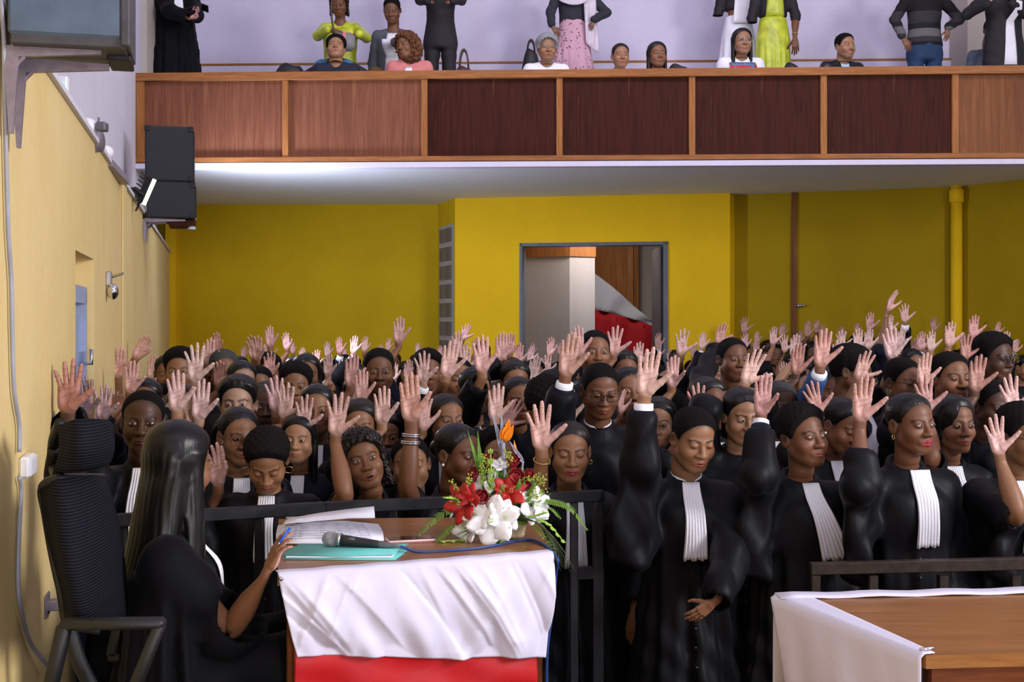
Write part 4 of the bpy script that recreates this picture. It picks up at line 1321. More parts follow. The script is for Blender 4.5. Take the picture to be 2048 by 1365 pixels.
def build_desk():
    FL, FR, RL, RR = on_desk(555, 1149), on_desk(1104, 1107), on_desk(557, 1039), on_desk(1074, 1034)
    t = thing('desk', 'wooden desk in front of the railing, cloths hung along its front edge', 'desk', ((FL + RR)[0] / 2, (FL + RR)[1] / 2, DZ))
    o = np.array(t.location); li = lambda p: np.asarray(p, float) - o
    mb = MB(); prism(mb, [li(p) for p in (FL, FR, RR, RL)], DT - .035 - DZ, DT - DZ); mb.obj('tabletop', MATS['desk_wood'], t, False)
    c = (FL + FR + RL + RR) / 4
    ins = lambda p, k: li(c + (p - c) * k)
    for a, b in ((FL, FR), (RL, RR), (FL, RL), (FR, RR)):
        mb = MB(); A, B = ins(a, .90), ins(b, .90); d = nrm((B - A) * (1, 1, 0)); n = np.array([-d[1], d[0], 0]) * .009
        prism(mb, [A - n, B - n, B + n, A + n], .34, DT - .036 - DZ); mb.obj('apron', MATS['desk_dark'], t, False)
    for p in (FL, FR, RL, RR):
        mb = MB(); q = ins(p, .88); add_bbox(mb, (q[0]-.025, q[1]-.025, 0), (q[0]+.025, q[1]+.025, DT - .036 - DZ), .004); mb.obj('leg', MATS['desk_dark'], t, False)
    # white and red cloths over the front edge
    u = nrm(FR - FL); n = np.array([u[1], -u[0], 0])
    W = np.linalg.norm(FR - FL)
    nc, nr = 150, 64
    cr = random.Random(8); creases = [(cr.uniform(-.1, 1.1), cr.uniform(.1, .9), math.radians(cr.choice((128, 120, 114, 62, 105, 122))), cr.uniform(.004, .013), cr.uniform(.012, .05), cr.uniform(.25, .7), cr.choice((1, 1, -1))) for _ in range(26)]
    G = np.zeros((nr, nc, 3))
    for j in range(nr):
        t_ = j / (nr - 1)
        for i in range(nc):
            s = i / (nc - 1)
            if t_ < .08:                                   # lies on the table edge
                q = t_ / .08
                p = FL + u * (W * s) - n * .035 * (1 - q); z = DT + .004 + .001*math.sin(s*40)
                off = .006 * q
            else:
                q = (t_ - .08) / .92
                pinch = .045 * q**1.3
                s2 = pinch * 1.35 + s * (1 - pinch * 2.0)
                p = FL + u * (W * s2)
                z = DT - q * (.243 + .088*s) + .004 * math.sin(s*9)*q
                dg = s * 9 - q * 1.5
                off = .014 + q * (.012*math.sin(dg*2.3 + .8*math.sin(q*4)) + .008*math.sin(s*31 + q*6) + .004*math.sin(s*57 - q*9)) + .02*math.sin(q*PI)
                off += .012*math.exp(-((s - .28 + .12*(q-.3))/.03)**2)*q + .014*math.exp(-((s - .78 + .22*(q-.4))/.035)**2)*q - .010*math.exp(-((s - .62 + .18*(q-.4))/.04)**2)*q
                for cs, cq, ca, am, cw, cl, sg in creases:
                    du, dv = (s - cs), (q - cq) * .33
                    dd = du * math.sin(ca) - dv * math.cos(ca) * -1; al = du * math.cos(ca) - dv * math.sin(ca)
                    if abs(al) < cl: off += sg * am * math.exp(-(dd / cw if dd > 0 else -dd / (cw * .35))) * (1 - (al / cl)**2) * min(1, q * 5) * min(1, (1 - q) * 4 + .3)
                off = max(off, .010)
            G[j, i] = (p + n * off)[0], (p + n * off)[1], z
    mb = MB(); sheet(mb, G, .0025); tag(mb.obj('tablecloth', MATS['sateen_white']), 'creased white sateen cloth hanging down the front of the desk with flowers', 'tablecloth')
    G = np.zeros((26, nc, 3))
    for j in range(26):
        q = j / 25
        for i in range(nc):
            s = i / (nc - 1); s2 = .055 + s * .885
            p = FL + u * (W * s2); z = 1.112 - .088*s - q * .48 + .004*math.sin(s*11)
            off = .002 + q*.01 + (.006*math.sin(s*5 + 2*q) + .005*math.sin(s*23 + q*5))*min(1, q*4) + .006*math.sin(q*13 + s*6)*(1-q) + .004*math.sin(q*22 - s*9)
            G[j, i] = (p + n * off)[0], (p + n * off)[1], z
    mb = MB(); sheet(mb, G, .0025); tag(mb.obj('cloth_banner', MATS['sateen_red']), 'red sateen cloth below the white cloth on the desk front', 'cloth')
    mb = MB(); p, q = on_desk(572, 1038), on_desk(748, 1034); sheet(mb, np.array([[p + (0, -.012, .004), q + (0, -.012, .004)], [p + (0, .012, .005), q + (0, .012, .005)], [p + (0, .016, -.12), q + (0, .016, -.12)]]), .002)
    tag(mb.obj('tablecloth', MATS['sateen_white']), 'strip of white cloth folded over the rear edge of the left desk', 'tablecloth')
    mb = MB(); q = on_desk(560, 1151) + n * .012 + (0, 0, -.008); tube(mb, [q, q + n * .008], .006, 10); tag(mb.obj('tack', MATS['steel']), 'small metal tack at the left corner of the desk cloth', 'tack')

def build_desk_things():
    # open booklet with a printed table
    def pt(px, py, h=0): p = on_desk(px, py); return p + (0, 0, h + .0015)
    t = thing('booklet', 'open printed booklet under the hand of the woman at the desk', 'booklet', on_desk(655, 1075)); o = np.array(t.location)
    g = lambda rows: np.array([[pt(*p) - o for p in r] for r in rows])
    mb = MB(); sheet(mb, g([[(552, 1090, .003), (610, 1092, .004), (690, 1091, .005), (768, 1085, .004)], [(552, 1072, .004), (608, 1071, .010), (690, 1068, .010), (766, 1070, .006)], [(556, 1056, .005), (612, 1053, .016), (690, 1052, .014), (757, 1055, .008)]]), .004)
    pg = mb.obj('page', MATS['paper'], t)
    mb = MB()
    a, b, c, d = pt(560, 1086, .0105), pt(742, 1084, .0115), pt(725, 1058, .0185), pt(572, 1058, .0185)
    for i in range(9):
        q = i / 8; l = a + (d - a) * q + (0, 0, .004*math.sin(q*PI)); r = b + (c - b) * q + (0, 0, .004*math.sin(q*PI))
        tube(mb, [l - o, (l + r)/2 - o + (0, 0, .0025), r - o], .0009, 4)
    for i in range(8):
        q = [0, .05, .12, .45, .62, .75, .9, 1][i]; l = a + (b - a) * q; r = d + (c - d) * q
        tube(mb, [l - o, (l + r)/2 - o + (0, 0, .005), r - o], .0009, 4)
    rg = random.Random(4)
    for i in range(8):
        for k in range(5):
            q = (i + .5) / 8; s = (.14, .2, .47, .64, .77)[k]; e = s + rg.uniform(.03, .09 if k != 1 else .2)
            l = a + (d-a)*q; r = b + (c-b)*q
            tube(mb, [l + (r-l)*s - o + (0, 0, .004), l + (r-l)*e - o + (0, 0, .004)], .0013, 4)
    mb.obj('printed_table', MATS['paper_print'], pg)
    mb = MB(); sheet(mb, g([[(566, 1060, .018), (620, 1056, .020), (700, 1050, .022), (750, 1048, .020)], [(575, 1052, .024), (640, 1046, .034), (700, 1041, .040), (748, 1038, .044)]]), .002); mb.obj('page', MATS['paper'], t)
    # folder
    t = thing('folder', 'turquoise cardboard folder with papers under the microphone', 'folder', on_desk(690, 1108)); o = np.array(t.location)
    mb = MB(); sheet(mb, np.array([[pt(566, 1121) - o, pt(790, 1122) - o], [pt(580, 1098) - o, pt(822, 1098) - o]]), .002); mb.obj('back_cover', MATS['folder_teal'], t)
    mb = MB(); sheet(mb, np.array([[pt(572, 1119, .005) - o, pt(784, 1119, .005) - o], [pt(586, 1099, .004) - o, pt(800, 1099, .004) - o]]), .005); mb.obj('paper_stack', MATS['paper'], t, False)
    mb = MB(); sheet(mb, np.array([[pt(564, 1118, .010) - o, pt(690, 1120, .009) - o, pt(788, 1117, .010) - o], [pt(578, 1108, .011) - o, pt(690, 1108, .011) - o, pt(800, 1106, .012) - o], [pt(600, 1095, .010) - o, pt(700, 1096, .010) - o, pt(818, 1096, .011) - o]]), .0015); mb.obj('front_cover', MATS['folder_teal'], t)
    # microphone
    a = on_desk(660, 1101) + (0, 0, .036); b = on_desk(776, 1106) + (0, 0, .024)
    d = nrm(b - a); T, X, Y = frames([a, b]); R = np.stack([X[0], Y[0], d], 1)
    t = thing('microphone', 'handheld microphone with a silver grille lying on the turquoise folder', 'microphone', a)
    mb = MB(); lathe(mb, [(.001, -.026), (.012, -.0235), (.020, -.016), (.0245, -.004), (.0255, .004), (.0245, .014), (.021, .024), (.0185, .030)], 24, (0, 0, 0), 0, R); mb.obj('grille', MATS['mic_mesh'], t)
    mb = MB(); lathe(mb, [(.0190, .029), (.0225, .031), (.0225, .037), (.0195, .040)], 24, (0, 0, 0), 0, R); mb.obj('collar', MATS['steel'], t)
    L = np.linalg.norm(b - a)
    mb = MB(); lathe(mb, [(.0185, .039), (.0180, .055), (.0130, L*.72), (.0115, L*.84), (.0100, L*.85)], 24, (0, 0, 0), 0, R); body = mb.obj('handle', MATS['plastic_black'], t)
    mb = MB(); lathe(mb, [(.0098, L*.845), (.0105, L*.86), (.0100, L*1.0), (.0062, L*1.10), (.0045, L*1.22)], 18, (0, 0, 0), 0, R); mb.obj('connector', MATS['plastic_grey'], t)
    mb = MB(); c = d * L * .38 + np.array([0, -.012, .0095]); add_bbox(mb, (-.011, -.004, -.003), (.011, .004, .003), .001, 0, np.stack([d, np.cross(nrm(np.array([0, -.8, .6])), d), nrm(np.array([0, -.8, .6]))], 1), c); mb.obj('switch', MATS['plastic_grey'], body)
    e = a + d * L * 1.2
    mb = MB()
    pts = spline([e, on_desk(840, 1107) + (0, 0, .004), on_desk(920, 1103) + (0, 0, .004), on_desk(985, 1095) + (0, 0, .004), on_desk(1045, 1083) + (0, 0, .004), on_desk(1082, 1090) + (0, 0, .005), on_desk(1106, 1108) + (.012, -.01, -.012),
                  P(1112, 1150, 3.86), P(1104, 1230, 3.84), P(1095, 1300, 3.84), P(1094, 1400, 3.86), (PX(1100, 3.86), 3.86, DZ + .05)], 8)
    tube(mb, pts, .0048, 8); tag(mb.obj('microphone_cable', MATS['cable_blue']), 'blue cable running from the microphone over the right edge of the desk', 'cable')
    # telephone
    p = [on_desk(771, 1092), on_desk(871, 1087), on_desk(868, 1075), on_desk(774, 1079)]
    o = sum(p) / 4; t = thing('smartphone', 'phone in a pale pink case lying on the desk', 'phone', o)
    mb = MB(); c = p; R = np.stack([nrm(c[1] - c[0]), np.cross((0, 0, 1), nrm(c[1] - c[0])), (0, 0, 1)], 1)
    add_bbox(mb, (-.082, -.037, 0), (.082, .037, .011), .005, 0, R); mb.obj('case', MATS['phone_pink'], t, False)
    mb = MB(); add_bbox(mb, (-.077, -.033, .0105), (.077, .033, .0122), .0005, 0, R); mb.obj('screen', MATS['phone_glass'], t, False)

def petal(mb, base, d, up, L, W, curl=.3, cup=.25, n=6, m=0, ruffle=0., tip=.0, th=.0012, wp=1.):
    """a curved petal from base along d, bending towards up by curl"""
    d = nrm(d); up = nrm(up - d * np.dot(up, d)); sd = np.cross(d, up)
    G = np.zeros((n + 1, 5, 3))
    for i in range(n + 1):
        t = i / n
        a = curl * t
        c = base + L * (t * d * math.cos(a * .5) + up * t * math.sin(a) * .6)
        w = W * (math.sin(PI * (.12 + .84 * t**.8))**wp) * (1 - tip * t)
        for k in range(5):
            u = (k - 2) / 2
            G[i, k] = c + sd * w * u * .5 + up * (cup * w * u * u) + up * ruffle * math.sin(u * 7 + t * 9) * t
    sheet(mb, G, th, m)

def lily(t, name, ctr, face, size, mat, n=6, open_=.9, ruffle=.0, W=.5, centre=None):
    face = nrm(face); T, X, Y = frames([ctr, np.asarray(ctr) + face]); mb = MB()
    for i in range(n):
        a = 2*PI*i/n + .3
        r = X[0]*math.cos(a) + Y[0]*math.sin(a)
        petal(mb, np.asarray(ctr) - face*size*.25 + r*size*.05, nrm(r*open_ + face*(1.0 - .35*(i % 2))), r*.9 - face*.3, size*.78, size*W, .75, .18, 7, 0, ruffle*size)
    o = mb.obj(name, MATS[mat], t)
    mb = MB()
    for i in range(5):
        a = 2*PI*i/5; q = np.asarray(ctr) + face*size*.22 + (X[0]*math.cos(a) + Y[0]*math.sin(a))*size*.07
        tube(mb, [np.asarray(ctr) - face*size*.1, q], size*.012, 5)
        ellip(mb, q, (size*.022,)*3, 6, 5)
    mb.obj('stamen', MATS[centre or 'bud_green'], o)

def rose(t, ctr, face, size, mat='rose_red'):
    face = nrm(face); T, X, Y = frames([ctr, np.asarray(ctr) + face]); mb = MB()
    ellip(mb, np.asarray(ctr), (size*.26,)*3, 10, 7)
    for ring, (n, rr, op, L) in enumerate(((3, .10, .10, .62), (5, .20, .28, .66), (6, .30, .55, .66))):
        for i in range(n):
            a = 2*PI*i/n + ring*.5
            r = X[0]*math.cos(a) + Y[0]*math.sin(a)
            petal(mb, np.asarray(ctr) - face*size*.30 + r*size*rr*.6, nrm(face + r*op), -r if ring < 2 else r*.4 - face*0 - r*.9, size*L, size*.62, .35, .22, 6, 0, .01*size)
    mb.obj('rose', MATS[mat], t)

def frond(t, pts, leaf, mat, n=26, droop=.2, name='fern', w=.0022, side=(0, -.3, 1)):
    """a midrib with paired leaflets"""
    c = spline(pts, 10); mb = MB()
    tube(mb, c, np.linspace(.0022, .0008, len(c)), 5)
    T, X, Y = frames(c)
    up = nrm(np.array(side, float))
    for k in range(n):
        q = (k + .5) / n; i = min(int(q * (len(c) - 1)), len(c) - 2)
        p = c[i]; d = T[i]; sd = nrm(np.cross(d, up))
        l = leaf * math.sin(PI * (.12 + .80 * q)) 
        for s in (-1, 1):
            e = nrm(sd * s + d * .55 - np.array([0, 0, droop]))
            petal(mb, p, e, up, l, w * 2.6, .15, .1, 3, 0, 0, 0, .0006)
    mb.obj(name, MATS[mat], t)

def build_flowers():
    o = on_desk(1018, 1074); s = o[1] / F
    t = thing('flower_arrangement', 'basket arrangement of red roses, white lilies, ferns and an orange bird-of-paradise flower', 'flower arrangement', o)
    Q = lambda px, py, dy=0.: np.array([(px - 1018) * s, dy, (1074 - py) * s])
    mb = MB(); prof = [(.030, .0), (.050, .0)]
    for i in range(13): prof.append((.052 + .010*i/12 + .003*(i % 2), .004 + .062*i/12))
    prof += [(.058, .070), (.030, .066)]
    lathe(mb, prof, 36); mb.obj('basket', MATS['woven_cane'], t)
    mb = MB(); ellip(mb, (0, .0, .085), (.085, .075, .06), 18, 10)
    rg = random.Random(3)
    for i in range(60):
        a = rg.uniform(0, 2*PI); b = rg.uniform(.1, 1.3); d = np.array([math.cos(a)*math.cos(b), math.sin(a)*math.cos(b), math.sin(b)])
        petal(mb, d*np.array([.07, .06, .06]) + (0, 0, .09), d + (0, 0, .2), (0, 0, 1), rg.uniform(.05, .11), .03, .3, .1, 4)
    mb.obj('foliage', MATS['leaf_green'], t)
    # bird of paradise
    b = MB()
    for p, e, sz in (((1008, 880), (1018, 836), .022), ((1010, 880), (1027, 848), .020), ((1005, 878), (1001, 856), .014)):
        petal(b, Q(*p, -.03), Q(*e, -.04) - Q(*p, -.03), np.array([.2, -1, .1]), np.linalg.norm(Q(*e) - Q(*p)), sz*1.5, .2, .3, 7, 0, 0, .3)
    f = b.obj('bird_of_paradise', MATS['strelitzia_orange'], t)
    b = MB()
    petal(b, Q(1006, 912, -.02), Q(984, 832, -.03) - Q(1006, 912, -.02), np.array([.6, -1, 0]), .15, .026, .1, .5, 8, 0, 0, .55)
    petal(b, Q(1003, 875, -.03), Q(1002, 822, -.03) - Q(1003, 875, -.03), np.array([.5, -1, 0]), .092, .014, .1, .4, 7, 0, 0, .5)
    tube(b, [Q(1010, 1030, 0), Q(1008, 960, -.01), Q(1006, 885, -.03)], [.005, .006, .008], 8)
    b.obj('spathe', MATS['strelitzia_spathe'], f)
    b = MB(); petal(b, Q(1032, 908, -.03), Q(1028, 884, -.03) - Q(1032, 908, -.03), np.array([.5, -1, 0]), .05, .012, .1, .3, 6, 0, 0, .4)
    f = b.obj('bird_of_paradise', MATS['strelitzia_orange'], t)
    b = MB(); petal(b, Q(1046, 925, -.03), Q(1018, 882, -.03) - Q(1046, 925, -.03), np.array([.5, -1, 0]), .09, .018, .1, .5, 7, 0, 0, .5); tube(b, [Q(1012, 1030, 0), Q(1040, 960, -.01), Q(1046, 922, -.03)], .004, 6)
    b.obj('spathe', MATS['strelitzia_spathe'], f)
    # roses and amaryllis
    for x, y, r, dy in ((1026, 922, .062, -.05), (1031, 951, .075, -.07), (979, 916, .05, -.02), (948, 948, .05, -.03), (967, 988, .072, -.11), (1057, 947, .045, -.03), (1052, 968, .04, -.06)):
        rose(t, Q(x, y, dy), np.array([(x - 1005)*.006, -.8, (1010 - y)*.006 + .25]), r)
    for x, y, r, fc in ((926, 998, .095, (-.55, -.75, .1)), (1020, 975, .080, (.25, -.9, .3)), (938, 980, .06, (-.3, -.6, .6)), (1010, 968, .05, (0, -.6, .6))):
        lily(t, 'amaryllis', Q(x, y, -.10), np.array(fc), r, 'amaryllis_red', 6, .75, .01, .58)
    for x, y, r, fc, dy in ((985, 1028, .115, (-.15, -.95, .15), -.14), (957, 1020, .075, (-.5, -.8, .2), -.12), (1008, 1022, .08, (.3, -.9, 0), -.13), (932, 1048, .075, (-.6, -.75, .1), -.10), (968, 968, .085, (-.4, -.5, .7), -.05), (992, 975, .06, (.2, -.8, .5), -.07),
                             (1068, 1004, .085, (.5, -.8, .2), -.07), (1082, 1018, .055, (.7, -.6, 0), -.06), (1000, 925, .045, (0, -.5, .8), -.04), (903, 1018, .03, (-.9, -.3, .1), -.06)):
        lily(t, 'gladiolus', Q(x, y, dy), np.array(fc), r, 'petal_white', 6, .8, .035, .68)
    # stems of buds, sword leaves
    for pts in (((985, 1010), (984, 950), (982, 890)), ((985, 1040), (940, 1065), (884, 1086)), ((1000, 1050), (1000, 1072), (1004, 1090)), ((1060, 1030), (1095, 1040), (1126, 1074)), ((930, 1000), (912, 990), (895, 985)), ((1040, 1030), (1066, 1024), (1090, 1014))):
        c = spline([Q(x, y, -.06 - .03*i) for i, (x, y) in enumerate(pts)], 6)
        low = max(0, c[:, 2].min() * 0)
        c[:, 2] = np.maximum(c[:, 2], .006)
        b = MB(); tube(b, c, np.linspace(.004, .002, len(c)), 6)
        T, X, Y = frames(c)
        for i in range(3, len(c), 2):
            for sd in (-1, 1): petal(b, c[i], T[i] + X[i]*sd*.5, Y[i], .030 - .0012*i, .012, .1, .4, 5, 0, 0, .3)
        b.obj('bud_stem', MATS['bud_green'], t)
    for a, e in (((962, 950), (934, 856)), ((960, 930), (955, 858)), ((972, 1000), (958, 900)), ((965, 960), (965, 905)), ((975, 985), (990, 940))):
        b = MB(); petal(b, Q(*a, -.03), Q(*e, -.05) - Q(*a, -.03), np.array([.6, -1, 0]), np.linalg.norm(Q(*e) - Q(*a)), .020, .05, .3, 7, 0, 0, .7); b.obj('leaf', MATS['leaf_green'], t)
    # filler sprigs
    for a, e in (((930, 985), (904, 958)), ((935, 990), (905, 990)), ((962, 960), (968, 905)), ((968, 950), (980, 912)), ((1050, 985), (1090, 950)), ((1055, 990), (1088, 978)), ((1040, 960), (1078, 946)), ((1022, 925), (1014, 897)), ((940, 975), (940, 945))):
        b = MB(); A, E = Q(*a, -.07), Q(*e, -.09)
        tube(b, [A, E], .0012, 5)
        for i in range(26):
            p = A + (E - A)*rg.uniform(.1, 1.05) + np.array([rg.uniform(-1, 1), rg.uniform(-1, 1), rg.uniform(-1, 1)])*.011
            ellip(b, p, (.0034,)*3, 6, 4)
        b.obj('filler_sprig', MATS['filler_green'], t)
    # ferns and palm leaflets
    frond(t, [Q(940, 1012, -.04), Q(900, 1016, -.06), Q(868, 1034, -.08), Q(838, 1064, -.10)], .030, 'fern_green', 24)
    frond(t, [Q(930, 1030, -.05), Q(905, 1046, -.08), Q(888, 1060, -.10), Q(873, 1074, -.11)], .024, 'fern_green', 16)
    frond(t, [Q(1060, 1000, -.04), Q(1095, 998, -.05), Q(1140, 1012, -.06), Q(1174, 1056, -.06)], .030, 'fern_green', 28)
    frond(t, [Q(1050, 1010, -.02), Q(1085, 1010, -.01), Q(1105, 1020, 0), Q(1122, 1038, 0)], .024, 'fern_green', 16)
    frond(t, [Q(1060, 1040, -.06), Q(1080, 1055, -.09), Q(1100, 1082, -.13), Q(1102, 1108, -.17)], .020, 'fern_green', 14)
    b = MB()
    for i in range(22):
        q = i / 21
        st = Q(1012 + 40*q, 1030 + 8*q, -.07); en = Q(1145 - 60*q + rg.uniform(-8, 8), 1122 - 6*q + rg.uniform(-16, 4), -.20 + .08*q) + (0, 0, 0)
        mid = Q(1072 + 20*q, 1024 + 14*q, -.13)
        en[2] = max(en[2], -.035) if en[0] < .14 else en[2]
        c = bez(st, st*.5 + mid*.5 + (0, 0, .012), mid + (.03, -.02, .012), en, 9)
        c[:, 2] = np.where(c[:, 0] < .135, np.maximum(c[:, 2], .006), c[:, 2])
        tube(b, c, np.linspace(.0028, .0007, 9), 5, flat=.35)
    b.obj('palm_leaf', MATS['palm_green'], t)
    b = MB()
    for i in range(14):
        q = i / 13
        st = Q(960, 1050, -.07); en = Q(892 + 60*q + rg.uniform(-6, 6), 1068 + rg.uniform(-6, 5), -.15); en[2] = max(en[2], .006)
        tube(b, bez(st, st + (-.02, -.03, .01), en + (.02, .02, .015), en, 7), np.linspace(.0020, .0007, 7), 5, flat=.35)
    b.obj('palm_leaf', MATS['palm_green'], t)

RZ = CZ - .71
def build_railings():
    def at(px, py): Y = .71*F/(py - HY); return np.array([PX(px, Y), Y, RZ])
    A = at(150, 1034); M_ = at(650, 1005); B = at(1205, 981)
    t = thing('railing', 'black steel tube railing running behind the desk with the flowers', 'railing', (M_[0], M_[1], 0)); o = np.array(t.location)
    dn = np.array([0, 0, -.022])
    mb = MB(); beam(mb, A - o + dn, M_ - o + dn, .04, .046); beam(mb, M_ - o + dn, B - o + dn, .04, .046); mb.obj('top_rail', MATS['metal_black'], t, False)
    for px in (245, 380, 519, 652, 786, 905, 1148, 1196):
        p = at(px, 1005 + (650 - px)*.052 if px < 650 else 1005 - (px - 650)*.0432)
        mb = MB(); beam(mb, (p[0]-o[0], p[1]-o[1], 0), (p[0]-o[0], p[1]-o[1], RZ - .045), .034 if px < 1190 else .045, .034, up=(0, -1, 0)); mb.obj('post', MATS['metal_black'], t, False)
    p, q = at(1148, 983), at(1196, 981)
    mb = MB(); z = CZ - .71*(1148 - HY)/(983 - HY); beam(mb, (p[0]-o[0], p[1]-o[1], z), (q[0]-o[0], q[1]-o[1], z), .036, .05); mb.obj('cross_rail', MATS['metal_black'], t, False)
    mb = MB(); z = .5; beam(mb, (A[0]-o[0], A[1]-o[1], z), (M_[0]-o[0], M_[1]-o[1], z), .034, .034); beam(mb, (M_[0]-o[0], M_[1]-o[1], z), (B[0]-o[0], B[1]-o[1], z), .034, .034); mb.obj('lower_rail', MATS['metal_black'], t, False)
    # second railing on the right
    h = 1.05; Y0 = 4.80
    def ar(px, py, Y): return P(px, py, Y)
    A, B = P(1620, 1138, Y0), P(2260, 1122, Y0 - .05)
    t = thing('railing', 'dark brown steel railing behind the white-draped table on the right', 'railing', (A[0], A[1], 0)); o = np.array(t.location)
    mb = MB(); beam(mb, A - o, B - o, .045, .046); mb.obj('top_rail', MATS['metal_brown'], t, False)
    for px in (1630, 1745, 1885, 2030, 2175):
        x = PX(px, Y0); mb = MB(); beam(mb, (x - o[0], 0, 0), (x - o[0], 0, A[2] - .023), .036, .036, up=(0, -1, 0)); mb.obj('post', MATS['metal_brown'], t, False)
    mb = MB(); beam(mb, (0, 0, .45), (B[0]-o[0], B[1]-o[1], .45), .034, .034); mb.obj('lower_rail', MATS['metal_brown'], t, False)

def build_right_table():
    def q(px, py): return on_desk(px, py)
    RLc = q(1550, 1192); RR = q(2060, 1168) + (.6, -.02, 0); FLc = q(1852, 1312)
    u = nrm(RR - RLc); FRc = FLc + u * 1.2
    t = thing('table', 'wooden table edged with white cloth at the lower right', 'table', (FLc[0] + .3, FLc[1] + .3, DZ)); o = np.array(t.location); li = lambda p: np.asarray(p, float) - o
    mb = MB(); prism(mb, [li(p) for p in (FLc, FRc, RR, RLc)], DT - DZ - .03, DT - DZ); mb.obj('tabletop', MATS['desk_wood'], t, False)
    n = np.array([-u[1], u[0], 0])
    mb = MB(); a, b = FLc + n*.015 + u*.02, FRc + n*.015
    prism(mb, [li(a), li(b), li(b + n*.02), li(a + n*.02)], .25, DT - DZ - .03); mb.obj('front_panel', MATS['desk_dark'], t, False)
    for p in (FLc + u*.06 + n*.06, RLc + u*.06 - n*.06, RR - n*.06, FRc + n*.06):
        x = li(p); mb = MB(); add_bbox(mb, (x[0]-.03, x[1]-.03, 0), (x[0]+.03, x[1]+.03, DT - DZ - .03), .004); mb.obj('leg', MATS['desk_dark'], t, False)
    # cloth along the rear and the left edge, hanging outside
    e = nrm(RLc - FLc); side = np.array([-e[1], e[0], 0]); 
    if side[0] > 0: side = -side
    L = np.linalg.norm(RLc - FLc)
    nc, nr = 60, 40; G = np.zeros((nr, nc, 3))
    for j in range(nr):
        for i in range(nc):
            s = i / (nc - 1); q_ = j / (nr - 1)
            if q_ < .2:
                v = q_ / .2; p = FLc + e*(L*s) - side*.085*(1 - v)*(.35 + .65*s); z = DT + .004
                off = .006
            else:
                v = (q_ - .2) / .8
                p = FLc + e*(L*s*(1 - .22*v)) ; z = DT - v*.62
                off = .014 + .05*v*math.sin(s*PI) + .012*math.sin(s*13 + v*3)*v + .006*math.sin(s*29)*v - .05*v*s
            G[j, i] = (p + side*off)[0], (p + side*off)[1], z
    mb = MB(); sheet(mb, G, .0025); tag(mb.obj('tablecloth', MATS['sateen_white']), 'white cloth hanging down the left side of the lower right table', 'tablecloth')
    mb = MB(); rows = []
    for off, dz in ((-.055, .004), (-.03, .006), (.0, .007), (.012, -.002), (.016, -.10), (.02, -.4)):
        rows.append([RLc + u*(s*np.linalg.norm(RR - RLc)) + n*off + (0, 0, dz + .002*math.sin(s*40)) for s in np.linspace(0, 1, 30)])
    sheet(mb, np.array(rows), .0025); tag(mb.obj('tablecloth', MATS['sateen_white']), 'white cloth strip along the rear edge of the lower right table', 'tablecloth')
    mb = MB(); p = FLc + e*.02 + side*.0 + (0, 0, .008); tube(mb, [p, p + u*.03 + (0, 0, .003)], .004, 8); tag(mb.obj('clip', MATS['steel']), 'small metal clip at the front corner of the lower right table', 'clip')

